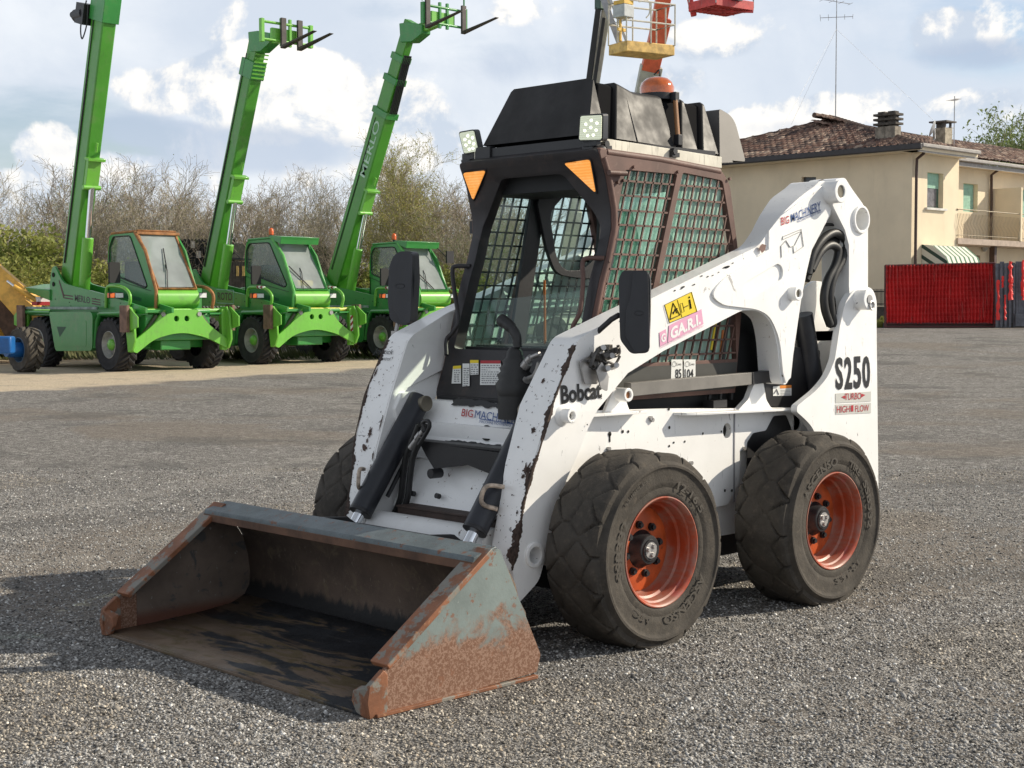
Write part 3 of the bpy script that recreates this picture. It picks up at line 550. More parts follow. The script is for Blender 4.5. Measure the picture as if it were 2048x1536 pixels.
for s in (1,-1):
    c=U(1257,790,'y',.57); MB().ring((c[0],0,c[2]),.016,.030,s*.49,s*.572,n=24).plate([(c[0]-.07,.932),(c[0]-.02,c[2]+.025),(c[0]+.03,c[2]+.025),(c[0]+.09,.932)],[],lambda a,b:(a,s*.515,b),(0,-s*.02,0)).build('strap_pivot',M_WH,LD,bevel=.003)
    MB().cyl((c[0],s*.5,c[2]),(c[0],s*.563,c[2]),.015,16).build('pivot_pin',simple('rusty_pin',(.30,.12,.04),.6),LD)
# hydraulic coupler bracket near the front corner of the near arm
mb=MB(); P=uzA([(1153,722),(1182,706),(1195,748),(1188,768),(1163,768)]); mb.plate(fil([(*p,.01) for p in P]),[],lambda a,b:(a,AV+.02,b),(0,-.006,0)); P=uzA([(1175,740),(1186,722),(1200,752),(1197,782),(1184,775)]); mb.plate(fil([(*p,.01) for p in P]),[],lambda a,b:(a,AV+.05,b),(0,-.006,0)); mb.bx(.02,.09,AV,AV+.05,1.13,1.14)
CP=mb.build('coupler_bracket',M_STL,LD,bevel=.002); mb=MB(); rnd=random.Random(9)
for i in range(9):
    p=U(1182+i*6.3+rnd.uniform(-4,4),730-i*3.6+rnd.uniform(-12,12),'y',AV+rnd.uniform(.02,.06))
    M=np.array(Matrix.Rotation(rnd.uniform(0,3),3,'Y')@Matrix.Rotation(rnd.uniform(0,3),3,'X')); mb.box(p,(rnd.uniform(.03,.06),rnd.uniform(.015,.03),rnd.uniform(.010,.028)),M)
mb.tube(spl([UA(*p,.05) for p in ((1180,735),(1192,705),(1205,695),(1225,712),(1238,706),(1236,690))]),.008,8); mb.tube(spl([UA(*p,.03) for p in ((1200,742),(1215,725),(1230,728),(1240,712))]),.006,8); mb.build('coupler_block',simple('greasy_coupler',(.09,.085,.08),.4,.6,va=.6,vs_=40),CP,bevel=.002)
mb=MB()
for x,y in ((1196,700),(1213,716),(1222,735),(1205,741)):
    p=UA(x,y,.02); mb.cyl(p,p+A(.02,.05,.012),.012,10)
mb.build('quick_coupling',M_STL,CP,smooth=40)
# --- uprights, rear links, lift cylinders
TV=.64
tw=uz([(1634,1000,.02),(1757,985,.02),(1753,640),(1754,600,.05),(1745,576,.05),(1722,571,.05),(1703,584,.06),(1690,607,.03),(1680,652),(1670,718),(1657,752,.08),(1634,780,.05),(1594,812,.015),(1594,824,.01),(1610,838,.04),(1624,853,.04),(1636,880,.03)],TV)
inn=uz([(1600,840),(1592,700),(1600,600,.05),(1640,560,.05),(1700,572,.05),(1750,600,.03),(1752,985),(1600,985)],.44)
for s in (1,-1):
    UP=MB().plate(fil(tw),[],lambda a,b:(a,s*TV,b),(0,-s*.035,0)).build('rear_upright',M_WH,LD,bevel=.006)
    MB().plate(fil(inn),[],lambda a,b:(a,s*.40,b),(0,-s*.02,0)).build('inner_upright_plate',M_WH,UP,bevel=.004)
    MB().bx(-1.985,-1.955,s*.38,s*(TV-.036),.40,1.30).build('rear_post_plate',M_WH,UP,bevel=.004)
    mb=MB(); c=U(1742,599,'y',TV+.07); mb.ring((c[0],0,c[2]),.020,.052,s*(TV-.01),s*(TV+.062),n=30); mb.build('pin_boss',M_WH,UP,bevel=.005)
    mb=MB(); mb.cyl((c[0],s*TV,c[2]),(c[0],s*(TV+.066),c[2]),.022,18); mb.tube([(c[0]-.014+.02*math.cos(a),s*(TV+.066),c[2]-.03+.02*math.sin(a)) for a in np.linspace(0,6.28,10)[:-1]],.005,6,closed=True); mb.build('pin',M_STL,UP,smooth=40)
    lk=uz([(1672,358,.02),(1690,355,.02),(1704,378,.03),(1729,412,.04),(1736,450,.04),(1736,575,.02),(1728,640,.06),(1702,640,.06),(1698,570),(1698,490),(1690,460),(1676,432),(1665,410,.03),(1658,388,.03)],.63)
    h=U(1721,439,'y',.63)
    LK=MB().plate(fil(lk),[circ((h[0]+.004,h[2]),.056,24)],lambda a,b:(a,s*.63,b),(0,-s*.16,0)).build('rear_link',M_WH,LD,bevel=.006)
    MB().ring((h[0]+.004,0,h[2]),.056,.070,s*.46,s*.644,n=32).build('link_ring',M_WH,LK,bevel=.003)
    MB().lathe([(s*.48,.001),(s*.48,.058)],(h[0]+.004,0,h[2])).build('ring_back',simple('dirty_grey_tube',(.27,.26,.22),.7),LK)
    a=U(1600,604,'y',.50); b=U(1640,850,'y',.50); d=b-a; mb=MB()
    mb.cyl((a[0],s*.50,a[2]),(a[0]+d[0]*.12,s*.50,a[2]+d[2]*.12),.03,20); LC=MB().cyl((a[0]+d[0]*.10,s*.50,a[2]+d[2]*.10),(b[0],s*.50,b[2]),.052,28).build('lift_cylinder',M_NV,LD,smooth=40,)
    MB().plate(uz([(1612,640),(1625,655),(1655,800),(1640,830),(1610,830)],.45),[],lambda p,q:(p,s*.45,q),(0,-s*.02,0)).build('cylinder_guard',M_BK,LC)
hs=MB()
loops=[[(1616,548),(1624,512),(1642,482),(1665,466),(1684,472),(1692,492),(1684,520),(1668,552),(1660,585),(1662,620),(1668,652)],[(1612,560),(1628,520),(1650,492),(1670,480),(1684,488),(1680,515),(1662,550),(1652,585),(1654,620),(1664,652)],[(1620,530),(1636,498),(1656,474),(1676,470),(1690,480),(1694,505),(1684,540),(1672,575),(1668,610),(1676,650)],[(1622,540),(1640,505),(1660,490),(1676,500),(1670,530),(1655,560),(1648,590),(1650,620),(1660,650)]]
for i,p in enumerate(loops):
    hs.tube(spl([U(x,y,'y',.60-.035*(i%3)) for x,y in p]),.021,9)
for i,p in enumerate([[(1636,462),(1650,450),(1675,452),(1690,470)],[(1652,362),(1655,380),(1660,400),(1672,422),(1684,445),(1690,470)],[(1656,362),(1662,385),(1676,412),(1690,440)],[(1636,365),(1648,362),(1656,372)]]): hs.tube(spl([U(x,y,'y',.575-.01*i) for x,y in p]),.008,7)
hs.build('boom_hose_bundle',M_RB,LD,smooth=60)
MB().tube(spl([U(x,y,'y',.53) for x,y in ((1640,487),(1655,470),(1675,470),(1692,482),(1698,500),(1690,508))]),.0045,6).build('hose_clip',M_STL,LD)
mb=MB(); mb.tube(spl([U(x,y,'y',.46) for x,y in ((1520,775),(1524,700),(1530,640),(1538,600))]),.008,6); mb.build('engine_hose',M_RB,LD)
for px,mt in (((( 1422,700),(1432,640)),M_YL),(((1440,720),(1446,660)),simple('orange_mark',(.55,.16,.03),.6))): MB().tube([U(*p,'y',.43) for p in px],.006,6).build('dipstick_mark',mt,LD)
mb=MB()
for x in (1418,1440,1462): mb.tube(spl([U(a,b,'y',.425) for a,b in ((x,800),(x+4,740),(x+10,680),(x+18,630))]),.010,7)
mb.build('engine_hose',M_RB,LD)
[side_text(c_,[(1672+18*k,780-k),(1687+18*k,779-k),(1686+18*k,714-k),(1671+18*k,715-k)],TV+.003,M_TXK,.03) for k,c_ in enumerate('S250')]
label([(1671,806),(1742,803),(1742,783),(1671,787)],fv(TV+.002),0,LD,'sticker',M_SIL); label([(1671,829),(1742,826),(1742,805.5),(1671,809)],fv(TV+.002),0,LD,'sticker',M_SIL)
side_text('TURBO',[(1690,800),(1723,798),(1723,785),(1690,787)],TV+.004,M_TXR,.0)
mb=MB().add([U(*p,'y',TV+.004) for p in ((1683,794),(1691,790),(1691,798))],[(0,1,2)]); mb.add([U(*p,'y',TV+.004) for p in ((1731,790),(1723,787),(1723,795))],[(0,1,2)]); mb.add([U(*p,'y',TV+.004) for p in ((1702,823),(1707,823),(1707,810),(1702,811))],[(0,1,2,3)]); mb.build('sticker_mark',M_TXR,LD)
side_text('HIGH',[(1674,826),(1700,824),(1700,811),(1674,812)],TV+.004,M_TXR,.0); side_text('FLOW',[(1711,824),(1738,822),(1738,809),(1711,811)],TV+.004,M_TXR,.0)
WS=label([(1546,792),(1583,791),(1583,770),(1546,773)],fv(.503),0,LD,'warning_sticker'); label([(1560,777),(1583,776),(1583,770),(1560,771)],fv(.504),0,WS,'orange_band',M_OR)
mb=MB(); line2(mb,[(1548,787),(1553,779),(1557,789)],.504,.004); [mb.add([U(*p,'y',.5045) for p in ((1561,y),(1581,y-.5),(1581,y-1.3),(1561,y-.8))],[(0,1,2,3)]) for y in (781,784,787,790)]; mb.build('pictogram',M_TXG,WS)
# --- cab
CV=.447
CABO=empty('cab'); CABO.parent=LD; CABO['kind']='structure' if 0 else 'part'; del CABO['kind']
prof=[(-.10,2.055),(-.15,1.945),(-.187,1.80),(-.19,1.72),(-.155,1.60),(-.115,1.50),(-.068,1.34),(-.030,1.20),(.0,1.10),(.05,.97)]
pz=[p[1] for p in prof][::-1]; px_=[p[0] for p in prof][::-1]
def g(z): return float(np.interp(z,pz,px_))
body=[(-.092,2.055,.03)]+[(p[0]+.008,p[1]) for p in prof[1:]]+[(-1.05,.97),(-1.10,1.40),(-1.065,1.645),(-1.0,1.95,.03),(-.93,2.02,.05)]
M_GLT=glassmat('tinted_front_side_glass',(.60,.82,.74),dust=.22,dustc=(.44,.64,.54),scale=2.5)
pA=[(-.265,1.975,.01),(-.085,1.33),(-.045,1.13,.01),(-.345,1.13,.01),(-.615,1.975,.01)]
pB=[(-.655,1.985,.012),(-.385,1.13,.01),(-1.06,1.13,.01),(-1.035,1.65),(-.945,1.965,.02)]
for s in (1,-1):
    SD=MB().plate(fil(body),[fil(pA,3),fil(pB,3)],lambda a,b:(a,s*CV,b),(0,-s*.035,0)).build('cab_side_frame',M_BR,CABO,bevel=.006)
    # welded mesh guard: horizontal and raking flat bars cut to each opening
    gm=MB()
    def clip(poly,p,d):
        ts=[]; n=len(poly)
        for i in range(n):
            a=A(*poly[i][:2]); b=A(*poly[(i+1)%n][:2]); e=b-a; den=d[0]*e[1]-d[1]*e[0]
            if abs(den)<1e-9: continue
            w=a-p; t=(w[0]*e[1]-w[1]*e[0])/den; u=(w[0]*d[1]-w[1]*d[0])/den
            if 0<=u<=1: ts.append(t)
        return (min(ts),max(ts)) if len(ts)>1 else None
    for poly in (pA,pB):
        for k in range(16):
            z=1.928-.0640*k
            r=clip(poly,A(0,z),A(1,0))
            if r: gm.bx(r[0]-.004,r[1]+.004,s*(CV-.012),s*(CV-.004),z-.0042,z+.0042)
        d=A(.31,-1); d/=np.linalg.norm(d)
        for k in range(16):
            x=-1.32+.056*k*(1 if poly is pB else 1)+(0 if poly is pB else .40)
            r=clip(poly,A(x,1.985),d)
            if r and r[1]-r[0]>.03:
                a=A(x,1.985)+d*(r[0]-.004); b=A(x,1.985)+d*(r[1]+.004)
                gm.beam((a[0],s*(CV-.008),a[1]),(b[0],s*(CV-.008),b[1]),.009,.011,(0,1,0)) if 0 else gm.beam((a[0],s*(CV-.008),a[1]),(b[0],s*(CV-.008),b[1]),.008,.008,(0,1,0))
    gm.build('window_guard',M_BR if s>0 else M_BK,CABO,bevel=0)
    for gp,gm_ in (([(-.05,1.12),(-.27,1.99),(-.63,1.99),(-.355,1.12)],M_GLT if s>0 else M_GLD),([(-.36,1.12),(-.635,1.99),(-.95,1.99),(-1.05,1.12)],M_GLS if s>0 else M_GLD)): MB().plate(gp,[],lambda a,b:(a,s*(CV-.020),b),(0,-s*.003,0)).build('side_glass',gm_,CABO)
    MB().plate([(-.05,.99),(-.02,1.115),(-1.06,1.115),(-1.04,.99)],[],lambda a,b:(a,s*(CV+.004),b),(0,-s*.003,0)).build('lower_side_panel',simple('grey_side_panel',(.05,.05,.045),.6),SD)
# sliding window blind / scratched pane behind the near mesh
mb=MB().plate(fil([(-.11,1.22),(-.20,1.80),(-.38,1.80),(-.46,1.60,.1),(-.36,1.30,.1),(-.22,1.22,.1)]),[],lambda a,b:(a,.385,b),(0,-.004,0)); mb.build('polycarbonate_pane',glassmat('scratched_pane',(.6,.85,.72),dust=.85,dustc=(.52,.74,.62)),CABO)
mb=MB().bx(-.78,-.775,.378,.382,1.2,1.9); mb.build('window_divider',M_DK,CABO)
# roof
rf=MB(); ys=np.linspace(-CV,CV,9)
rf.plate([(-.1,2.05),(-.13,2.03),(-.93,2.0),(-1.0,1.93),(-1.0,1.95),(-.93,2.025),(-.11,2.062)],[],lambda a,b:(a,CV-.004,b),(0,-2*CV+.008,0)); rf.build('cab_roof',M_BR,CABO,bevel=.01)
for s in (1,-1):
    MB().tube([(-.15,s*(CV-.012),2.043),(-.5,s*(CV-.012),2.034),(-.93,s*(CV-.012),2.006)],.017,12).build('roof_edge_tube',M_BR,CABO,smooth=60)
# front frame: a bent sheet following the pillar line
CF=CV-.007; fo=[(-CF,.97),(CF,.97),(CF,2.053,.03),(-CF,2.053,.03)]; fh=[(-.395,1.185,.02),(-.385,1.45),(-.385,1.74,.06),(-.195,1.965,.03),(.195,1.965,.03),(.385,1.74,.06),(.385,1.45),(.395,1.185,.02)]
bm=bmesh.new(); loops=[fil(fo),fil(fh,4)]
tri=tessellate_polygon([[Vector((*p,0)) for p in l] for l in loops]); fl_=[p for l in loops for p in l]; vs=[bm.verts.new((p[0],p[1],0)) for p in fl_]
for t_ in tri:
    try: bm.faces.new([vs[i] for i in t_])
    except ValueError: pass
for z in list(np.arange(1.0,2.05,.035)): bmesh.ops.bisect_plane(bm,geom=bm.verts[:]+bm.edges[:]+bm.faces[:],plane_co=(0,z,0),plane_no=(0,1,0))
V=[(g(v.co.y)+.012,v.co.x,v.co.y) for v in bm.verts]; bm.verts.index_update(); Fc=[tuple(v.index for v in f.verts) for f in bm.faces]; bm.free()
mb=MB(); mb.v=V; mb.f=Fc; FR=mb.build('front_frame',M_CB,CABO,smooth=50); so_=FR.modifiers.new('s','SOLIDIFY'); so_.thickness=.060; so_.offset=-1 if True else 1
b=FR.modifiers.new('b','BEVEL'); b.width=.012; b.segments=3; b.limit_method='ANGLE'; b.angle_limit=math.radians(50)
# make sure the sheet thickens rearwards
n=FR.data.polygons[0].normal
if n.x<0: FR.data.flip_normals()
def UF(x,y,off=.016):
    d=ray(x,y); lo,hi=4.0,8.0
    for _ in range(60):
        m=(lo+hi)/2; p=CAM+m*d
        if p[0]-g(min(max(p[2],.97),2.055))-off>0: lo=m
        else: hi=m
    return CAM+lo*d
for px in ([(1129,327),(1180,319),(1192,386)],[(927,346),(972,341),(947,401)]):
    c=np.mean(px,0); big=[tuple(c+(A(*p)-c)*1.16) for p in px]
    MB().plate(fil([(*p,9) for p in big],4),[],lambda x,y:UF(x,y,.014),(.005,0,0)).build('lamp_bezel',M_BK,CABO,bevel=.002)
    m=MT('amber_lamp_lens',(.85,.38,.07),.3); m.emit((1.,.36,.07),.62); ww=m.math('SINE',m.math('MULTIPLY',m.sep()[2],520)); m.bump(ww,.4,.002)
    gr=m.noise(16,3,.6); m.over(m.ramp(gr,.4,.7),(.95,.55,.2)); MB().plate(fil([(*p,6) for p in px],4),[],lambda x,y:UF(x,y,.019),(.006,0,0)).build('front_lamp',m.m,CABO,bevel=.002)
for s in (1,-1):
    pts=[(g(1.50)+.02,s*.435,1.50),(g(1.50)+.055,s*.425,1.505),(g(1.46)+.065,s*.415,1.45),(.045,s*.405,1.32),(.050,s*.405,1.22),(.075,s*.425,1.14),(.055,s*.43,1.10)]
    pts=[UF(x,y,.05) for x,y in ((1196,516),(1172,517),(1165,530),(1166,560),(1161,620),(1147,650),(1143,672))] if s>0 else [UF(x,y,.05) for x,y in ((928,532),(910,533),(905,545),(910,590),(917,640),(905,665),(893,680),(893,710))]
    pts[0]=pts[0]-A(.04,0,0); MB().tube(spl(pts,5),.0105,8).build('grab_handle',M_BR if s>0 else M_CB,CABO,smooth=60)
# cab inside
MB().plate([(-.38,.97),(.38,.97),(.38,1.17),(-.38,1.17)],[],lambda a,b:(-.10,a,b),(-.01,0,0)).build('footwell_panel',simple('olive_footwell',(.050,.050,.036),.55),CABO)
FP=lambda x,y,o=.002: UF(x,y,.0155+o)
for q,hd in (([(903,767),(922,767),(922,731),(906,732)],M_YL),([(925,773),(939,772),(939,727),(925,727)],None),([(941,750),(957,749),(957,720),(940,720)],M_YL),([(960,770),(1006,770),(1001,721),(961,721)],M_TXR)):
    l=label(q,FP,0,CABO,'instruction_sticker')
    if hd: bl,br,tr,tl=q; label([(tl[0],tl[1]+6),(tr[0],tr[1]+6),tr,tl],lambda x,y:FP(x,y,.004),0,l,'header_band',hd)
    mb=MB(); rnd=random.Random(q[0][0])
    for k in range(9):
        y=q[2][1]+9+k*4.3; 
        if y>q[0][1]-2: break
        x=q[3][0]+2
        while x<q[2][0]-3:
            w=rnd.uniform(2,5); mb.add([FP(x,y+2,.004),FP(min(x+w,q[2][0]-1),y+2,.004),FP(min(x+w,q[2][0]-1),y,.004),FP(x,y,.004)],[(0,1,2,3)]); x+=w+rnd.uniform(1,2.5)
    mb.build('small_print',M_TXG,l)
MB().bx(-.115,-.085,-.395,.395,1.165,1.195).build('door_sill',M_BK,CABO,bevel=.004)
MB().add([(-.115,-.39,1.19),(-.115,.39,1.19),(-.15,.39,1.46),(-.15,-.39,1.40)],[(0,1,2,3)]).build('front_glass',M_GLF,CABO)
MB().bx(-.95,-.14,-.40,.40,.965,.99).bx(-1.0,-.94,-.40,.40,.97,1.20).build('cab_floor',M_DK,CABO)
MB().bx(-1.0,-.22,-.405,.405,1.985,1.998).bx(-.55,-.2,-.40,.40,1.90,1.985).build('headliner',M_DK,CABO)
# swung-in window with a rubber frame, far side
RW=lambda x,y,u=-.93: UPl(x,y,(u,0,1),(1,0,0))
o=[U(*p,'y',-.365) for p in ((1074,400),(1092,385),(1140,345),(1225,345),(1240,560),(1150,556),(1112,548),(1094,500))]; i=[U(*p,'y',-.365) for p in ((1099,425),(1135,385),(1188,385),(1200,440),(1196,512),(1165,541),(1128,541),(1113,515))]
MB().plate(fil([(p[0],p[2],.05) for p in o]),[fil([(p[0],p[2],.05) for p in i])],lambda a,b:(a,-.365,b),(0,-.02,0)).build('window_ring',M_BK,CABO,bevel=.008)
P=[U(*p,'y',-.385) for p in ((1066,380),(1096,375),(1046,712),(1018,712))]; MB().plate([(p[0],p[2]) for p in P],[],lambda a,b:(a,-.385,b),(0,-.02,0)).build('door_post',M_BK,CABO,bevel=.004)
MB().tube([U(1089,560,'y',-.3),U(1090,690,'y',-.3)],.006,6).build('seat_belt',simple('orange_belt',(.55,.17,.03),.7),CABO)
MB().bx(-.95,-.45,-.26,.26,1.0,1.12).build('seat',M_PL,CABO,bevel=.03,seg=3)
mb=MB(); mb.box((-.80,0,1.24),(.09,.46,.34),np.array(Matrix.Rotation(-.2,3,'Y'))); mb.build('seat_backrest',M_PL,CABO,bevel=.03,seg=3)
for y_,x0 in ((.22,1030),):
    JP=lambda x,y: UPl(x,y,(.15,0,1.1),(1,0,0))
    base=JP(1030,745); mb=MB(); prof=[(0,.075),(.05,.085),(.07,.07),(.09,.078),(.105,.062),(.12,.068),(.135,.052),(.15,.056),(.165,.040),(.19,.035),(.21,.02)]
    mb.lathe([(base[2]-.10+a,r) for a,r in prof],(base[0],base[1],0),'z',24); mb.cyl((base[0],base[1],base[2]-.2),(base[0],base[1],base[2]-.1),.075,20)
    JO=mb.build('joystick',M_RB,CABO,smooth=70)
    mb=MB(); pts=[JP(1035,695),JP(1033,672),JP(1022,655),JP(1010,645),JP(1000,638)]; mb.tube(spl(pts,5),[.020]*5+[.022]*5+[.026]*5+[.028]*5+[.022],12); mb.build('joystick_grip',M_RB,JO,smooth=60)
mb=MB(); mb.cyl(JP(1045,733),JP(1062,715),.016,12); mb.cyl(JP(1048,733),JP(1056,724),.022,10); mb.cyl(JP(1062,715),JP(1080,708),.010,10); mb.cyl(JP(1040,762),JP(1055,758),.022,12); mb.tube(spl([JP(1050,758),JP(1068,750),JP(1078,725)]),.009,8); mb.cyl(JP(1028,795),JP(1050,792),.03,14); mb.build('hydraulic_coupling',M_STL,LD,smooth=40)
MB().bx(.02,.09,-.40,.40,.955,.972).build('front_lip',M_BK,LD,bevel=.003)
mb=MB(); k=U(946,400,'x',-.22); mb.tube([k,k-A(0,0,.05),k-A(0,.01,.09)],.004,5); mb.box(k-A(0,.01,.13),(.01,.018,.06)); mb.build('hanging_key_fob',M_BK,CABO)
# handle tube and rivets on the cab side
mb=MB(); a=U(1218,345,'y',CV+.02); b=U(1252,347,'y',CV+.02); mb.tube([a,b],.012,10); mb.build('door_hinge_tube',M_BR,CABO,smooth=50)
mb=MB()
for x,y in ((1266,334),(1354,344),(1245,361),(1216,522),(1234,365),(1457,358)):
    c=U(x,y,'y',CV); mb.cyl(c,c+A(0,.012,0),.007,8)
mb.build('guard_bolt',M_BR,CABO)
mb=MB().tube([(g(z)-.01,CV-.004,z) for z in np.linspace(1.2,2.02,24)],.014,10); mb.build('pillar_edge_tube',M_BR,CABO,smooth=60)
# --- roof hood
HF=-.146
for s in (1,-1):
    MB().plate(fil([(-.125,2.062),(-.125,2.115),(-1.03,2.085),(-1.03,2.032)]),[],lambda a,b:(a,s*.375,b),(0,-s*.01,0)).build('hood_rail',M_CR,LD,bevel=.002)
MB().bx(-1.0,-.13,-.36,.36,2.05,2.11).build('hood_base',M_BK,LD)
def sect(x):     # half width at the foot, half width at the top, foot height, top height
    t=(-x-.15)/1.05
    zt=2.39-.0*t
    if t<.18: zt=2.392-.02*t
    elif t<.32: zt=2.388-(t-.18)*.22
    else: zt=2.357
    if t>.97: zt-=.02
    return .335,.262-.02*t,2.128-.03*t,zt
def hood_piece(x0,x1,inset=0.,n=4,front=0.,lean=0.):
    m=MB(); V=[]; 
    for i in range(n+1):
        x=x0+(x1-x0)*i/n; a,b,z0,z1=sect(x); a-=inset; b-=inset*.7; z1-=inset*.5; sh=front*(1-i/n)
        V+=[(x+sh*0,-a,z0),(x-sh,-b,z1-.012),(x-sh,-b+.02,z1),(x-sh,b-.02,z1),(x-sh,b,z1-.012),(x,a,z0)]
    Fc=[(6*i+j,6*i+j+1,6*i+7+j,6*i+6+j) for i in range(n) for j in range(5)]+[tuple(range(6)),tuple(6*n+j for j in range(6))]
    return m.add(V,Fc)
HD=hood_piece(-.21,-1.06,.024,12,.10).build('roof_hood',MT('matt_black_core',(.010,.010,.011),.9,spec=.05).m,LD,bevel=.006)
for x0,x1,fr,n in ((-.146,-.265,.112,3),(-.325,-.735,.09,8),(-.782,-.905,.10,3),(-.938,-1.060,.10,3)):
    p=hood_piece(x0,x1,.0,n,fr)
    p.build('hood_rib',M_HD,HD,bevel=.007,seg=3)
mb=MB(); mb.plate(fil([(-1.06,2.06,.02),(-1.155,2.335,.02),(-1.26,2.30,.10),(-1.27,2.08,.02)]),[],lambda a,b:(a,.34-.08*(b-2.06)/.27,b),lambda a,b,*r:(0,-.68+.16*(b-2.06)/.27,0)); mb.build('hood_tail',simple('faded_plastic',(.085,.078,.072),.6),HD,bevel=.01)
mb=MB(); a=U(1350,195,'y',.27); b=U(1356,280,'y',.34); mb.tube([a,b],.011,10); mb.build('hood_strut',simple('rusty_strut',(.28,.13,.05),.55),HD); [MB().box(p_,(.03,.03,.05)).build('strut_end',M_BK,HD,bevel=.003) for p_ in (a,b)]
mb=MB(); xx=-.47; a_,b_,z0,z1=sect(xx); mb.tube([(xx,a_+.001,z0),(xx-.0,b_+.001,z1-.01)],.0035,5); mb.build('hood_seam',M_BK,HD)
mb=MB()
for x in (-.20,-.66): mb.cyl((x,.36,2.095-.01),(x,.40,2.095-.01),.016,8); mb.box((x-.01,.385,2.07),(.05,.02,.02))
mb.build('hood_bolt',M_BK,LD)
MB().bx(-.16,-.12,-.36,-.26,2.06,2.12).build('lamp_bracket_block',M_BK,LD,bevel=.003)
# beacon
bc=UD(1314,192,np.dot(A(-.62,.0,2.36)-CAM,FW)); bz=sect(-.62)[3]
B0=(bc[0],bc[1],bz)
BE=MB().lathe([(bz-.01,.085),(bz+.02,.085),(bz+.022,.06)],(B0[0],B0[1],0),'z',28,True).build('beacon',M_BK,LD,smooth=40)
m=MT('amber_beacon_lens',(.75,.16,.02),.12,coat=1); m.set('Transmission Weight',.35); m.vary(30,.2); MB().lathe([(bz+.02,.080),(bz+.05,.082),(bz+.075,.072),(bz+.092,.052),(bz+.10,.02),(bz+.101,.0005)],(B0[0],B0[1],0),'z',32).build('beacon_lens',m.m,BE,smooth=60)
# work lamps
def work_lamp(px,v,lean,mirror):
    c=[np.mean([p[0] for p in px]),np.mean([p[1] for p in px])]; P0=A(-.10,v,2.2)
    n=A(1,.25 if v>0 else .30,-.12); n=n/np.linalg.norm(n)
    f=lambda x,y,o=0: UPl(x,y,P0+n*o,n)
    big=[tuple(A(*c)+(A(*p)-A(*c))*1.13) for p in px]
    body=MB().plate(fil([(*p,6) for p in big],4),[],lambda x,y:f(x,y,-.004),tuple(-n*.045)).build('work_lamp',M_PL,LD,bevel=.006)
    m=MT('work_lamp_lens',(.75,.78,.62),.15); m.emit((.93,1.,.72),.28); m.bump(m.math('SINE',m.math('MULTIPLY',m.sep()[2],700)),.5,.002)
    MB().plate(fil([(*p,4) for p in px],4),[],lambda x,y:f(x,y,.0),tuple(n*.004)).build('lens',m.m,body)
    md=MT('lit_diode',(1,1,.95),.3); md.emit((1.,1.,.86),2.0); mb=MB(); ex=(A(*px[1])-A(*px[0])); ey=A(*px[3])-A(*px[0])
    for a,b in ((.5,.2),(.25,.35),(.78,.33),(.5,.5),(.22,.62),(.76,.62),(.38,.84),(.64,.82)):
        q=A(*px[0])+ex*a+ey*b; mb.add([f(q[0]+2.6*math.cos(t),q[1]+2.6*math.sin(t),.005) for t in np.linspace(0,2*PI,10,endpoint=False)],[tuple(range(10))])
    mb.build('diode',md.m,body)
    b0=f(c[0],max(p[1] for p in px)+4,-.02); mb=MB(); mb.bx(b0[0]-.02,b0[0]+.01,b0[1]-.04,b0[1]+.04,b0[2]-.02,b0[2]+.01); mb.cyl(b0,(b0[0],b0[1],2.05),.010,8); mb.box((b0[0],b0[1],2.062),(.05,.06,.012)); mb.build('lamp_bracket',M_BK,body,bevel=.002)
work_lamp([(1162,232),(1204,230),(1203,279),(1159,280)],.40,0,False)
work_lamp([(919,266),(948,261),(957,302),(929,307)],-.40,0,False)
# mirrors (seen from behind: folded black shells)
def mirror_shell(px,ridge,v,handle):
    P0=A(.02 if v>0 else .05,v,1.4); n=A(.80,.60,0) if v>0 else A(.95,.3,0); f=lambda x,y,o=0: UPl(x,y,P0+n*o,n)
    MR=MB().plate(fil([(*p,9) for p in px],5),[],lambda x,y:f(x,y,0),tuple(-n*.05)).build('mirror',M_PL,LD,bevel=.012,seg=3)
    MB().plate(fil([(*p,7) for p in ridge],4),[],lambda x,y:f(x,y,.018),tuple(-n*.03)).build('mirror_back_ridge',M_PL,MR,bevel=.008,seg=3)
    q=A(*handle); ov=[(q[0]+9*math.cos(t),q[1]+4.5*math.sin(t)) for t in np.linspace(0,2*PI,14,endpoint=False)]; MB().tube([f(x,y,.019) for x,y in ov],.0016,5,closed=True).build('moulded_oval',M_PL,MR)
    return MR,f
MR,f=mirror_shell([(1244,541),(1296,541),(1301,560),(1300,640),(1297,706),(1262,708),(1240,680),(1237,560)],[(1266,545),(1296,543),(1299,700),(1270,706),(1250,672),(1252,620),(1262,590)],.72,(1278,626))
mb=MB(); mb.tube([f(1238,630,-.03),(.06,.66,1.33),(.07,.58,1.27)],.012,8); mb.build('mirror_arm',M_BK,MR,smooth=60)
MR,f=mirror_shell([(786,512),(800,502),(827,503),(829,560),(824,640),(818,651),(800,650),(780,640),(775,600),(778,535)],[(806,506),(825,505),(821,646),(805,648),(787,620),(786,570)],-.77,(800,572))
mb=MB(); q=f(793,660,-.02); mb.tube([f(796,645,-.03),q,q-A(0,0,.03)],.010,8); mb.box(q-A(0,-.01,.05),(.01,.09,.09)); mb.tube([q-A(0,0,.07),(.10,-.66,1.22),(.1,-.58,1.2)],.012,8); mb.build('mirror_arm',M_STL,MR,smooth=60)
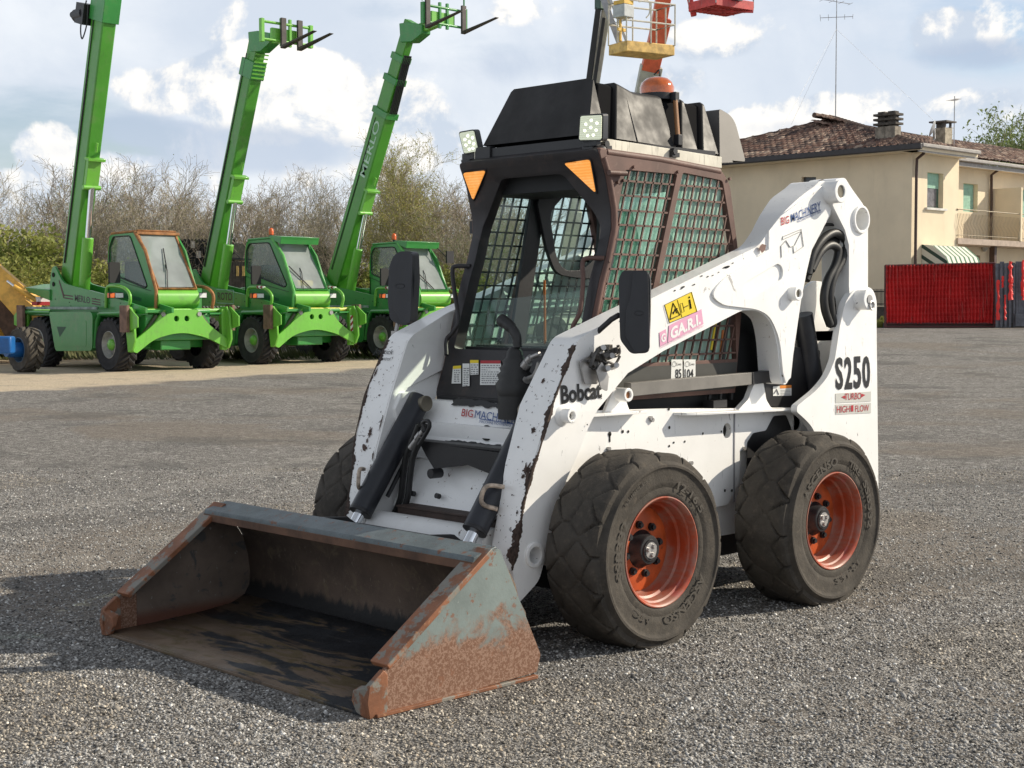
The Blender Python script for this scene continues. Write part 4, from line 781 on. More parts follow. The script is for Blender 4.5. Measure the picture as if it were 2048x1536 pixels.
# --- tilt cylinders
for v in (.372,-.372):
    s=1 if v>0 else -1
    a=A(.235,v,.985) ; b=U(722,1022,'y',-.372); b=A(b[0],v,b[2]); 
    if s<0: a=U(836,806,'y',-.372)
    else: a=U(836,806,'y',-.372); a=A(a[0],v,a[2])
    d=(b-a)/np.linalg.norm(b-a); TC=MB().cyl(a-d*.03,b,.052,28).build('tilt_cylinder',M_NV,LD,bevel=.006)
    MB().cyl(a-A(0,.062,0),a+A(0,.062,0),.036,20).build('cylinder_eye',M_PIN,TC,bevel=.003)
    MB().cyl(b-d*.005,b+d*.012,.053,28).build('gland',M_BK,TC,bevel=.002); MB().cyl(b-d*.1,b+d*.30,.026,20).build('rod',M_CHR,TC,smooth=40)
    side=np.cross(d,A(0,1,0)); MB().tube([a+d*.08-side*.062+A(0,s*-.03,0),a+d*.45-side*.07+A(0,s*-.03,0)],.010,8).build('cylinder_pipe',M_BK,TC)
mb=MB().plate([(.18,.86),(.20,1.0),(.30,.99),(.34,.92),(.30,.80)],[],lambda a,b:(a,-.40,b),(0,-.03,0)); [q_.build('cylinder_mount',M_WHC,LD,bevel=.004) for q_ in (mb.mir(),mb)]
# --- bucket
BW=.90
BK_=empty('bucket'); BK_.parent=LD
back=[(.78,.10),(.765,.16),(.775,.24),(.80,.32),(.845,.42),(.925,.503)]
inner=[(1.52,.008),(1.36,.012),(1.05,.028),(.90,.045),(.83,.075),(.80,.12),(.795,.18),(.805,.26),(.835,.36),(.885,.44),(.935,.495)]
def strip(prof,y0,y1,n=1):
    m=MB(); k=len(prof)
    for j in range(n+1):
        y=y0+(y1-y0)*j/n; m.v+=[(a,y,b) for a,b in prof]
    m.f=[(j*k+i,j*k+i+1,(j+1)*k+i+1,(j+1)*k+i) for j in range(n) for i in range(k-1)]; return m
fp=inner[:5]; bp=inner[4:]
def skin(p,name,mat,t=-.012):
    o=strip(p,-BW+.018,BW-.018).build(name,mat,BK_,smooth=50); s_=o.modifiers.new('s','SOLIDIFY'); s_.thickness=.014; s_.offset=0; return o
skin(fp,'bucket_floor',M_BKF); skin(bp,'bucket_back',M_BKI)
so_o=[(1.525,.0),(1.530,.10,.01),(1.405,.205),(.955,.505,.006),(.925,.508,.01),(.715,.085,.01),(.735,.022,.01)]
for s in (1,-1):
    SP=MB().plate(fil(so_o),[],lambda a,b:(a,s*BW,b),(0,-s*.018,0)).build('side_plate',M_BKO,BK_,bevel=.002)
    MB().plate([(1.38,.20),(.95,.48),(.90,.44),(.775,.25),(.765,.15),(.85,.03),(1.38,.012)],[],lambda a,b:(a,s*(BW-.0185),b),(0,-s*.003,0)).build('inner_side_liner',M_BKS,BK_)
    a=A(.965,s*(BW-.040),.505); b=A(1.455,s*(BW-.040),.165); MB().beam(a,b,.092,.022).build('side_edge_bar',M_BKE,BK_,bevel=.003)
    MB().plate([(1.535,.0),(1.545,.06),(1.535,.112),(1.47,.158),(1.455,.14),(1.455,.0)],[],lambda x,z:(x,s*(BW+.004),z),(0,-s*.024,0)).build('corner_cutter',M_BKE,BK_,bevel=.003)
    MB().add([(1.536,s*(BW+.003),.0),(1.536,s*(BW+.003),.110),(1.536,s*(BW-.085),.085),(1.536,s*(BW-.095),.05),(1.536,s*(BW-.07),.012),(1.536,s*(BW-.03),.0)]+[(1.52,s*(BW+.003),.0),(1.515,s*(BW+.003),.114),(1.50,s*(BW-.085),.095),(1.52,s*(BW-.095),.05),(1.52,s*(BW-.07),.012),(1.52,s*(BW-.03),.0)],[(0,1,2,3,4,5),(6,7,8,9,10,11)]+[(i,(i+1)%6,6+(i+1)%6,6+i) for i in range(6)]).build('corner_cap',M_BKE,BK_,bevel=.003)
    MB().bx(.74,1.51,s*(BW-.01),s*(BW+.014),.001,.014).build('wear_strip',M_BKE,BK_,bevel=.002)
MB().bx(1.36,1.53,-BW+.02,BW-.02,.0,.0125).build('cutting_edge',M_BKF,BK_,bevel=.002)
tb=[(.905,.490),(.925,.515),(1.035,.488),(1.040,.470),(1.035,.440),(1.025,.440),(1.025,.474),(.925,.498)]
MB().plate(tb,[],lambda a,b:(a,BW-.02,b),(0,-2*BW+.04,0)).build('top_bar',M_BKT,BK_,bevel=.003)
MB().bx(1.026,1.0425,-BW+.02,BW-.02,.438,.470).build('top_bar_lip',simple('rusty_lip',(.11,.055,.032),.7,va=.4,bmp=(60,6,.4)),BK_,bevel=.002)
q=[UPl(x,y,(0,0,.497),(.24,0,1)) for x,y in ((640,1056),(700,1066),(726,1062),(730,1054),(690,1043),(645,1040))]; MB().add([p+A(.0,0,.005) for p in q],[tuple(range(6))]).build('step_pad',M_BK,BK_)
mb=MB().plate([(.70,.06),(.62,.10),(.56,.40),(.66,.47),(.88,.49),(.79,.30),(.74,.12)],[],lambda a,b:(a,.36,b),(0,-.03,0)); mb.join(mb.mir()); mb.bx(.60,.72,-.4,.4,.38,.44); mb.build('quick_attach_bracket',M_BK,BK_,bevel=.004)
# --- wheels
def tyre_mesh(width,R,rim,pat,rough=.0,nt=300,seed=1,worn=.0,shw=.03,lug=.016,ridge=None):
    """width along y from 0 (inner) to -? ; outer face at y=0, inner at y=-width"""
    rnd=np.random.RandomState(seed)
    pr=[(-.010,rim),(-.004,rim+.006),(.0,rim+.018),(-.003,rim+.04),(.004,rim+.055),(.006,(rim+ridge)/2 if ridge else rim+.09)]
    rr=ridge or R*.9
    pr+=[(.004,rr-.022),(.008,rr-.010),(.014,rr-.004),(.014,rr+.006),(.004,rr+.012),(-.006,rr+.020),(-.010,R-.010)]
    tread=[(-.018,R-.004)]+[(-.018-(width-.036)*t,R+.006*math.sin(PI*t)) for t in np.linspace(.04,.96,34)]+[(-width+.018,R-.004)]
    inn=[(-width+.008,R-.012),(-width-.004,rr),(-width-.004,(rim+rr)/2),(-width+.006,rim)]
    allp=pr+tread+inn; k=len(allp); n0=len(pr); n1=n0+len(tread)
    th=np.linspace(0,2*PI,nt,endpoint=False); V=np.zeros((k,nt,3))
    tw=[p[0] for p in tread]
    if pat=='cells':
        cols=4; m=16; pts=[]
        for c in range(cols):
            for j in range(m): pts.append((((j+(c%2)*.5)/m+rnd.uniform(-.010,.010))*2*PI*R,-width*(.08+.84*c/(cols-1))+rnd.uniform(-.016,.016)))
        P=np.array(pts); P=np.vstack([P,P+[2*PI*R,0],P-[2*PI*R,0]])
    for i,(y,r) in enumerate(allp):
        rad=np.full(nt,r)
        if n0<=i<n1 or i==n0-1 or i==n1:
            if pat=='cells':
                q=np.stack([th*R,np.full(nt,y)],1); D=np.sort(np.linalg.norm(q[:,None,:]-P[None],axis=2),axis=1); e=D[:,1]-D[:,0]
                dep=np.clip(1-e/.014,0,1)**1.2
                edge=min(abs(y)/width,1-abs(y)/width)
                wr=.35+.65*(np.sin(th*3+y*9+seed)*.5+.5); rad=rad-dep*(lug*.45*wr+lug*1.3*max(0,1-edge/.30))+.0025*np.sin(th*9+y*30)
            else:
                t=abs(y+width/2)/(width/2); ph=(th*pat[0]/(2*PI)+ (pat[1]*(1-t) if y>-width/2 else pat[1]*(1-t)+.5))%1
                up=np.clip((.5-np.abs(ph-.5)-.20)/.05,0,1); rad=rad-lug*(1-up)
        V[i]=np.stack([rad*np.cos(th),np.full(nt,y),rad*np.sin(th)],1)
    mb=MB(); mb.v=[tuple(p) for p in V.reshape(-1,3)]; mb.f=[(i*nt+j,i*nt+(j+1)%nt,(i+1)*nt+(j+1)%nt,(i+1)*nt+j) for i in range(k-1) for j in range(nt)]
    return mb
M_RR=simple('raised_rubber',(.070,.062,.052),.8)
AX=.385; WB=1.234; VO=.890
def circtext(mb,txt,r0,r1,a_mid,span,y,bold=.02):   # raised lettering round the sidewall
    V,Fc,asp=glyphs(txt,bold); 
    for_v=[]
    for a,b,_ in V:
        ang=a_mid+(a-.5)*span; r=r0+(r1-r0)*b; for_v.append((r*math.cos(ang),y,r*math.sin(ang)))
    mb.add(for_v,Fc)
def wheel(u0,side,seed,rot,texts,tread='cells'):
    W_=empty('wheel',(u0+(.015 if side<0 else 0),side*(VO+(.05 if side<0 else 0)),AX)); W_.parent=LD
    if side<0: W_.rotation_euler=(0,0,PI)
    t=tyre_mesh(.292,.402,.224,tread,seed=seed,ridge=.352,nt=320,lug=.021)
    v=np.array(t.v); c,s_=math.cos(rot),math.sin(rot); x=v[:,0]*c-v[:,2]*s_; z=v[:,0]*s_+v[:,2]*c; v[:,0]=x; v[:,2]=z
    lowz=-AX+.001; m=v[:,2]<lowz+.012; v[:,2]=np.where(v[:,2]<lowz,lowz,v[:,2]); bul=np.clip((-.30-v[:,2])/.085,0,1)**2*.010; v[:,1]+=bul*np.where(v[:,1]>-.146,1,-1); t.v=[tuple(p) for p in v]
    TY=t.build('tyre',M_TY,W_,smooth=32)
    for tx,r0,r1,am,sp in texts: mb=MB(); circtext(mb,tx,r0,r1,am,sp,.0105); mb.build('sidewall_lettering',M_RR,TY)
    rim=MB().lathe([(-.012,.228),(-.001,.2275),(.0,.223),(-.004,.2175),(-.010,.212),(-.030,.211),(-.034,.203),(-.050,.200),(-.075,.1995),(-.082,.190),(-.10,.188),(-.118,.186),(-.132,.176),(-.134,.165)],(0,0,0),'y',64)
    rim.lathe([(-.132,.150),(-.20,.18),(-.285,.224)],(0,0,0),'y',40); rim.build('rim',M_RI,W_,smooth=40)
    MB().lathe([(-.128,.176),(-.124,.165),(-.118,.14),(-.116,.06),(-.116,.001)],(0,0,0),'y',48).build('wheel_disc',M_RD,W_,smooth=40)
    hub=MB().lathe([(-.116,.080),(-.112,.078),(-.095,.064),(-.074,.062),(-.068,.057),(-.067,.046),(-.062,.044),(-.062,.001)],(0,0,0),'y',36); HB=hub.build('hub',M_BK,W_,smooth=35)
    mb=MB(); 
    for k in range(3): q=rot+2*PI*k/3; mb.cyl((.020*math.cos(q),-.062,.020*math.sin(q)),(.020*math.cos(q),-.052,.020*math.sin(q)),.010,6)
    mb.lathe([(-.0615,.001),(-.0615,.034)],(0,0,0)); mb.build('hub_bolts',M_STL,HB)
    for k in range(8): q=rot+2*PI*(k+.5)/8; nt_=MB(); c_=(.104*math.cos(q),-.117,.104*math.sin(q)); nt_.cyl(c_,(c_[0],-.104,c_[2]),.0165,12); nt_.cyl(c_,(c_[0],-.094,c_[2]),.011,6); nt_.build('wheel_nut',M_BK,W_,smooth=40)
    return W_
D=math.radians
wheel(0,1,3,D(12),[('ASCENSO',.258,.298,D(-122),D(64)),('12-16.5',.262,.296,D(128),D(42)),('SSB332',.260,.296,D(8),D(50)),('TUBELESS',.312,.326,D(58),D(34)),('ASC',.262,.296,D(-62),D(24))])
wheel(-WB,1,8,D(31),[('ASCENSO',.258,.298,D(58),D(64)),('12-16.5',.262,.296,D(-110),D(42)),('SSB332',.260,.296,D(168),D(50)),('TIRE',.262,.296,D(122),D(22))])
wheel(0,-1,5,D(50),[]); wheel(-WB,-1,6,D(70),[])
# ================================================================ ground
def depth_lat(x,y): dx=x-CAM[0]; dy=y-CAM[1]; return dx*-.6955+dy*-.7185, dx*-.7185+dy*.6955
def gz(x,y):
    d,l=depth_lat(x,y); px=1024+F*l/max(d,1e-3) if d>1 else 0
    t=min(max((d-20)/26,0),1); s=min(max((px-1250)/420,0),1); return .56*t*t*(3-2*t)*s*s*(3-2*s)
rows=[2.2,3.2,4.2,5.2,6.5,8,10,12.5,15,18,21,24,27,30,33,36,40,44,48,54,62,75,100,160,400,1500,4000]
V=[];nx=41
for d in rows:
    for i in range(nx):
        l=(i/(nx-1)-.5)*2*(.62*d+7+ (2500 if d>1000 else 0)); x=CAM[0]-.6955*d-.7185*l; y=CAM[1]-.7185*d+.6955*l; V.append((x,y,gz(x,y)))
back=[(-60,-14),(60,-14)]
G=MB().add(V,[(j*nx+i,j*nx+i+1,(j+1)*nx+i+1,(j+1)*nx+i) for j in range(len(rows)-1) for i in range(nx-1)])
b0=len(G.v); k0=[V[i] for i in range(nx)]; G.v+=[(p[0]+.6955*9,p[1]+.7185*9,0) for p in k0]; G.f+=[(i,b0+i,b0+i+1,i+1) for i in range(nx-1)]
m=MT('compacted_gravel',(.275,.268,.258),.95,spec=.2)
cr=m.N.new('ShaderNodeTexVoronoi'); cr.inputs['Scale'].default_value=95; m.L.new(m.co(),cr.inputs['Vector']); hs=m.N.new('ShaderNodeSeparateColor'); m.L.new(cr.outputs['Color'],hs.inputs[0])
m.over(m.ramp(hs.outputs[0],.1,.95),(.50,.48,.455)); m.over(m.math('MULTIPLY',m.ramp(hs.outputs[1],.80,.97),.65),(.76,.74,.70)); m.over(m.math('MULTIPLY',m.ramp(hs.outputs[2],.66,.95),.8),(.075,.072,.069)); m.over(m.ramp(cr.outputs['Distance'],.38,.66),(.13,.12,.11))
crc=m.voro(22,out='Color'); hc=m.N.new('ShaderNodeSeparateColor'); m.L.new(crc,hc.inputs[0]); m.over(m.math('MULTIPLY',m.ramp(hc.outputs[0],.90,.97),.55),(.55,.53,.50)); m.over(m.math('MULTIPLY',m.ramp(hc.outputs[1],.75,.97),.4),(.06,.057,.055))
pb=m.noise(.28,6,.6,dist=.6); m.over(m.math('MULTIPLY',m.ramp(pb,.49,.60),.55),(.225,.19,.155)); m.over(m.math('MULTIPLY',m.ramp(m.noise(.7,6,.62,loc=(9,3,0)),.52,.62),.5),(.11,.107,.105))
ts=m.sep()
for cx_,cy_,R0,w0_,cc_ in ((9.5,-3.2,7.6,.16,(.34,.31,.275)),(9.5,-3.2,9.0,.16,(.34,.31,.275)),(-6.,11.,12.4,.20,(.16,.15,.142)),(-6.,11.,13.9,.20,(.16,.15,.142)),(3.,-16.,12.,.25,(.36,.34,.31)),(3.,-16.,13.6,.25,(.36,.34,.31))):   # old wheel tracks across the yard
    ddx=m.math('SUBTRACT',ts[0],cx_); ddy=m.math('SUBTRACT',ts[1],cy_); rr_=m.math('SQRT',m.math('ADD',m.math('MULTIPLY',ddx,ddx),m.math('MULTIPLY',ddy,ddy)))
    rr_=m.math('ABSOLUTE',m.math('SUBTRACT',m.math('ADD',rr_,m.math('MULTIPLY',m.noise(1.1,3,.5),.35)),R0)); m.over(m.math('MULTIPLY',m.math('MULTIPLY',m.ramp(rr_,w0_,w0_*.3),m.ramp(m.noise(2.2,6,.65,loc=(cx_,0,0)),.40,.60)),.45),cc_)
# pale dusty strip where the vehicles stand (a real track, parallel to the row)
sp_=m.sep(); dd=m.math('ADD',6.69,m.math('ADD',m.math('MULTIPLY',sp_[0],-.6955),m.math('MULTIPLY',sp_[1],-.7185))); ll=m.math('ADD',m.math('MULTIPLY',sp_[0],-.7185),m.math('MULTIPLY',sp_[1],.6955))
w_=m.math('MULTIPLY',m.math('SUBTRACT',m.noise(.5,7,.6,stretch=(1,1,1)),.5),5.0); q_=m.math('SUBTRACT',m.math('ADD',dd,w_),m.math('MULTIPLY',ll,1.6))
band=m.math('MULTIPLY',m.ramp(q_,35.2,36.4),m.ramp(dd,44.0,39.5)); band=m.math('MULTIPLY',band,m.ramp(ll,4,1))
m.over(m.math('MULTIPLY',band,m.ramp(m.noise(1.6,7,.65,stretch=(1,1,1)),.25,.5,.5,.95)),(.62,.52,.385))
m.over(m.math('MULTIPLY',m.ramp(m.noise(7,8,.75,loc=(2,2,0)),.52,.66),.30),(.40,.385,.36)); m.over(m.math('MULTIPLY',m.ramp(m.noise(5,8,.75,loc=(6,1,0)),.54,.68),.35),(.085,.08,.078)); m.bump(cr.outputs['Distance'],1.0,.012); m.bump(m.noise(14,6,.65),.7,.05); m.bump(m.noise(1.2,4,.6),.5,.12)
GR_=G.build('ground',m.m,None,kind='structure')
# ---- loose stones near the viewer
rs=np.random.RandomState(2); N_=95000
dd_=4.1+ (rs.rand(N_)**1.25)*8.5; ll_=(rs.rand(N_)-.5)*2*(dd_*.365); X=CAM[0]-.6955*dd_-.7185*ll_; Y=CAM[1]-.7185*dd_+.6955*ll_
keep=~((X>.78)&(X<1.55)&(np.abs(Y)<.92)); 
for ux in (0,-WB):
    for vy in (.74,-.74): keep&=~((np.abs(X-ux)<.11)&(np.abs(Y-vy)<.14))
X=X[keep];Y=Y[keep];n=len(X); R_=.0030+.0048*rs.rand(n)**2.4; R_[rs.rand(n)<.004]*=2.0
base=np.array([(-1,-1,-.8),(1,-1,-.8),(1,1,-.8),(-1,1,-.8),(-.7,-.7,.8),(.7,-.7,.8),(.7,.7,.8),(-.7,.7,.8)])*.72
P=base[None]*(1+.55*(rs.rand(n,8,3)-.5)); P*=np.stack([1+.5*rs.rand(n),.75+.4*rs.rand(n),.55+.4*rs.rand(n)],1)[:,None,:]
a=rs.rand(n)*2*PI; c,s=np.cos(a)[:,None],np.sin(a)[:,None]; tl=(rs.rand(n)-.5)*1.0; P[:,:,2]+=P[:,:,0]*tl[:,None]
Q=np.stack([P[:,:,0]*c-P[:,:,1]*s,P[:,:,0]*s+P[:,:,1]*c,P[:,:,2]],2)*R_[:,None,None]+np.stack([X,Y,R_*.25],1)[:,None,:]
me=bpy.data.meshes.new('gravel'); me.vertices.add(n*8); me.vertices.foreach_set('co',Q.reshape(-1).astype('f'))
fq=np.array([(0,3,2,1),(4,5,6,7),(0,1,5,4),(1,2,6,5),(2,3,7,6),(3,0,4,7)]); FI=(fq[None]+8*np.arange(n)[:,None,None]).reshape(-1)
me.loops.add(len(FI)); me.loops.foreach_set('vertex_index',FI.astype('i')); me.polygons.add(n*6); me.polygons.foreach_set('loop_start',np.arange(0,n*24,4,dtype='i')); me.polygons.foreach_set('loop_total',np.full(n*6,4,'i'))
gcol=np.array([(.25,.246,.24),(.38,.373,.363),(.52,.51,.49),(.76,.75,.72),(.08,.078,.075),(.36,.32,.27)])
pick=rs.choice(6,n,p=[.33,.28,.15,.03,.16,.05]); pt_=(np.sin(X*1.9+np.sin(Y*1.3)*1.7)+np.sin(Y*2.3+np.sin(X*1.1+1)*1.9))*.25; cc=gcol[pick]*(.8+.4*rs.rand(n,1))*(1-.32*np.clip(pt_,0,1)[:,None])*np.where(pt_[:,None]<-.15,np.array([1.0,.93,.83]),1.); ca=me.color_attributes.new('tone','FLOAT_COLOR','POINT'); ca.data.foreach_set('color',np.repeat(np.c_[cc,np.ones(n)],8,0).reshape(-1).astype('f'))
me.update(); me.validate(); m=MT('stone',(.3,.3,.3),.85,spec=.3); at=m.N.new('ShaderNodeAttribute'); at.attribute_name='tone'; m.L.new(at.outputs['Color'],m.b.inputs['Base Color']); m.bump(m.noise(160,3),.3,.002); me.materials.append(m.m)
go=bpy.data.objects.new('gravel',me); SC.collection.objects.link(go); tag(go,'small loose grey and white stones strewn over the yard','gravel',kind='stuff')
# ================================================================ telescopic handlers
def green(name,c,rust=0.): 
    m=MT(name,c,.38,coat=.25); m.vary(1.5,.10); m.over(m.math('MULTIPLY',m.ramp(m.noise(3,7,.7),.48,.72),.45),(.13,.20,.08)); m.over(m.math('MULTIPLY',m.ramp(m.noise(9,8,.7,stretch=(1,1,.25)),.55,.75),.35),(.05,.06,.035))
    if rust: m.over(m.math('MULTIPLY',m.ramp(m.noise(7,8,.7),.66,.69),rust),(.25,.12,.05)); m.over(m.math('MULTIPLY',m.ramp(m.noise(16,6,.7,loc=(4,1,1)),.66,.70),rust),(.45,.55,.30))
    m.bump(m.noise(5,3),.03,.02); return m.m
M_G1=green('green_machine_paint',(.034,.25,.048)); M_G2=green('light_green_machine_paint',(.15,.46,.05),.9); M_G3=green('boom_green_paint',(.060,.27,.022))
M_TG=simple('wheel_grey',(.30,.30,.28),.5,va=.3); M_TT=simple('dark_tyre_rubber',(.022,.022,.024),.8,va=.4,bmp=(40,5,.5,.01)); M_TTD=simple('muddy_tyre_tread',(.075,.062,.048),.9,va=.4)
M_RU=simple('rusty_cab_frame',(.30,.135,.045),.7,va=.4,bmp=(30,5,.3)); M_WD=simple('weathered_wood_pad',(.16,.10,.075),.8,va=.35)
M_GC=glassmat('cab_glass',(.72,.80,.78),dust=.10,dustc=(.42,.47,.46),scale=1.2); M_GC2=glassmat('dusty_windscreen',(.75,.82,.80),dust=.45,dustc=(.50,.56,.56),scale=1.2); M_AMB=flat('orange_beacon_plastic',(.75,.13,.03),.3)
M_REF=flat('reflector_orange',(.7,.15,.03),.3); M_LEN=flat('clear_lamp_lens',(.75,.77,.78),.15)
m=MT('red_white_hazard_tape',(.8,.8,.78),.5); s3=m.sep(); st=m.math('FRACT',m.math('MULTIPLY',m.math('ADD',s3[1],m.math('ADD',s3[2],s3[0])),7.0)); m.over(m.ramp(st,.49,.51),(.30,.03,.03)); M_HZ=m.m
m=MT('hazard_tape_worn',(.7,.66,.55),.6); s3=m.sep(); st=m.math('FRACT',m.math('MULTIPLY',m.math('ADD',s3[1],m.math('ADD',s3[2],s3[0])),7.0)); m.over(m.ramp(st,.49,.51),(.10,.04,.03)); M_HZ2=m.m
_t=tyre_mesh(.38,.55,.275,(22,1.1),seed=4,ridge=.49,nt=264,lug=.035)
TYB=_t
def big_wheel(parent,x,y,side,steer=0,R=.55):
    W_=empty('wheel',(x,y,R-.012)); W_.parent=parent; W_.rotation_euler=(0,0,(-PI/2 if side>0 else PI/2)+steer)
    if 'me' not in big_wheel.__dict__:
        big_wheel.me=TYB.build('tyre',M_TT,W_,smooth=35); big_wheel.rm=MB().lathe([(-.01,.28),(.0,.265),(-.03,.25),(-.10,.235),(-.13,.20),(-.10,.17),(-.08,.10),(-.08,.001)],(0,0,0),'y',40).build('rim',M_TG,W_,smooth=40)
        mb=MB().lathe([(-.08,.12),(-.03,.10),(-.01,.07),(-.01,.001)],(0,0,0),'y',20); big_wheel.hb=mb.build('hub',M_G2,W_,smooth=40)
        big_wheel.nt=None
    else:
        for o in (big_wheel.me,big_wheel.rm,big_wheel.hb): c=o.copy(); SC.collection.objects.link(c); c.parent=W_
    return W_
def handler(X0,Y0,kind,label):
    """near (right) side faces +x, front faces +y"""
    H=empty('telescopic_handler',(X0,Y0,0),label=label,cat='telescopic handler',group='green telescopic handlers parked in a row')
    for y,st in ((1.52,0),(-1.52,0)):
        big_wheel(H,1.2,y,1,st); big_wheel(H,-1.2,y,-1,st)
    mb=MB().bx(-.75,.75,-2.15,2.2,.62,1.16).bx(-.35,.35,-2.1,2.1,.42,.62); mb.bx(-1.05,1.05,1.3,1.7,.45,.65); mb.bx(-1.05,1.05,-1.7,-1.3,.45,.65); mb.bx(-1.1,1.1,-2.1,2.1,1.10,1.165); CHS=mb.build('chassis',M_G1,H,bevel=.02)
    # side pod (tank) with rounded corners
    for s in (1,-1):
        pod=fil([(-.98,1.20,.10),(-.80,.60,.12),(-.72,.36,.10),(.86,.40,.12),(.90,1.20,.14)]); PD=MB().plate(pod,[],lambda a,b:(s*1.20,a,b),(-s*.45,0,0)).build('side_tank',M_G1,H,bevel=.035,seg=3)
        mb=MB().plate(fil([(-.70,1.02,.05),(-.62,.60,.05),(-.52,.47,.05),(.62,.48,.05),(.64,1.02,.05)]),[],lambda a,b:(s*1.205,a,b),(-s*.01,0,0)); mb.build('tank_panel',M_G2 if 0 else M_G1,PD,bevel=.008)
        mb=MB(); mb.add([(s*1.208,-.62,.88),(s*1.208,-.20,.88),(s*1.208,-.50,.66)],[(0,1,2)]); mb.build('tank_recess_shade',flat('deep_green_shadow_panel',(.01,.07,.03)),PD)  # flat dark triangle; the recess and its shade are only painted
        for fk_ in (0,1):
          fn=MB()
          if fk_==0: fn.tube([(s*1.16,.92,.46),(s*1.16,1.02,1.0),(s*1.16,1.15,1.16),(s*1.16,2.3,1.18)],.045,8); fn.bx(s*.72,s*1.15,1.0,2.25,1.14,1.175)
          else: fn.tube([(s*1.16,-.98,1.18),(s*1.16,-2.3,1.18)],.04,8); fn.bx(s*.72,s*1.15,-2.3,-1.0,1.14,1.175)
          fn.build('mudguard',M_G1,H,smooth=40)
        MB().bx(s*1.13,s*1.17,-2.2,1.0,1.24,1.30).build('deck_rail',M_HZ2 if kind==2 else simple('worn_pale_rail',(.20,.27,.24),.6,va=.4),H,bevel=.01)
    # front and rear stabiliser frames: plate, raised legs, wooden pads
    for e in (1,-1):
        yy=2.20*e
        pl_=fil([(-1.08,.44,.03),(-.62,.66,.2),(0,.80,.35),(.62,.66,.2),(1.02,.38,.03),(1.12,.44,.03),(1.08,.62,.06),(.62,.95,.12),(.40,1.24,.06),(-.40,1.24,.06),(-.62,.95,.12),(-1.10,.62,.06)])
        ST=MB().plate(pl_,[circ((.11,1.06),.060,16),circ((-.13,1.06),.060,16)],lambda a,b:(a,yy+.12*e,b),(0,-.06*e,0)).build('stabiliser_plate',M_G2,H,bevel=.012)
        for sx in (.42,-.42): MB().cyl((sx,yy+.14*e,1.15),(sx,yy+.05*e,1.15),.05,10).build('plate_pin',M_STL,ST)
        for s in (1,-1):
            mb=MB(); mb.plate([(.44,0),(.62,.10),(1.15,.06),(1.30,-.06),(1.30,-.30),(.40,-.16)],[],lambda z,o:(s*(1.14),yy+e*(.14+o),z),(-s*.05,0,0)); mb.bx(s*1.0,s*1.12,yy-.05*e,yy+.06*e,.40,1.25)
            LG=mb.build('stabiliser_leg',M_G2,H,bevel=.01)
            MB().bx(s*1.19,s*1.26,yy-.30*e+.18*e,yy+.16*e,.80,1.33).build('wooden_pad',M_WD,LG,bevel=.008)
            MB().plate([(.82,-.12),(1.31,-.12),(1.10,.22),(.90,.22)],[],lambda z,o:(s*1.185,yy+e*(.22+o),z),(-s*.03,0,0)).build('pad_bracket',M_G2,LG,bevel=.004)
            MB().cyl((s*.95,yy,.55),(s*.52,yy+.02*e,1.12),.05,12).build('stabiliser_cylinder',simple('olive_dark_cylinder',(.06,.07,.035),.5),H,smooth=40)
            if kind>1: MB().bx(s*1.02,s*1.11,yy+.062*e,yy+.066*e,.72,1.08).build('hazard_strip',M_HZ,LG)
        MB().tube([(1.1,yy-.1*e,1.22),(-1.1,yy-.1*e,1.22)],.045,8).build('front_rail',M_G2 if kind==1 else simple('yellow_green_rail',(.50,.50,.06),.5,va=.3),H,smooth=40)
    # turret
    tp=[(-1.42,1.22),(-1.40,1.80),(-1.30,2.12,.05),(-1.18,2.18,.05),(-1.05,2.05,.1),(-.80,1.80,.2),(-.40,1.74,.1),(.9,1.56),(2.55,1.28),(2.55,1.18),(2.3,1.15),(-1.42,1.15)]
    for x0,nm in ((.95,'turret_side_plate'),(.36,'turret_inner_plate')):
        TS=MB().plate(fil(tp),[],lambda a,b:(x0,a,b),(-.05,0,0)).build(nm,M_G1,H,bevel=.01)
        if x0>.9: TS0=TS
    MB().bx(.37,.90,-1.42,-1.2,1.2,1.95).bx(-.7,.9,-1.3,2.3,1.17,1.24).bx(-.95,-.62,-1.6,1.6,1.2,1.75).build('turret_body',M_G1,H,bevel=.02)
    mb=MB(); 
    for a_,b_ in ((-1.22,1.98),(-1.22,1.78)): mb.cyl((.951,a_,b_),(.965,a_,b_),.05,12)
    rb=random.Random(3)
    for _ in range(12): a_,b_=rb.uniform(-1.2,1.6),rb.uniform(1.26,1.5); mb.cyl((.951,a_,b_),(.956,a_,b_),.013,6)
    mb.build('turret_holes',M_HOLE,TS0)
    MB().add([(.5,-2.55,1.80),(1.0,-2.5,1.72),(1.0,-1.35,1.66),(.5,-1.35,1.80),(.55,-2.4,1.66),(.95,-2.4,1.62),(.98,-1.35,1.42),(.5,-1.35,1.5)],[(0,1,2,3),(4,7,6,5),(0,4,5,1),(1,5,6,2),(2,6,7,3),(3,7,4,0)]).build('tail_fin',M_G1,H,bevel=.02)
    # cab: hull with raked screen
    cx0,cx1=-.58,.40; cp=fil([(.12,1.30,.05),(.12,2.40,.15),(.20,2.80,.10),(1.25,2.82,.08),(1.62,2.45),(2.02,1.62,.10),(1.98,1.30,.05)])
    fm=M_RU if kind==1 else M_G1
    wn_=fil([(.20,2.10,.08),(.20,2.60,.12),(.32,2.74,.06),(1.12,2.74,.08),(1.78,1.78,.06),(1.70,1.72,.05),(.45,2.02,.1)])
    if kind==1: wn_=fil([(.18,2.12,.1),(.20,2.55,.05),(.36,2.76,.06),(1.05,2.76,.08),(1.70,1.72,.08),(1.62,1.68,.05),(.30,1.98,.1)])
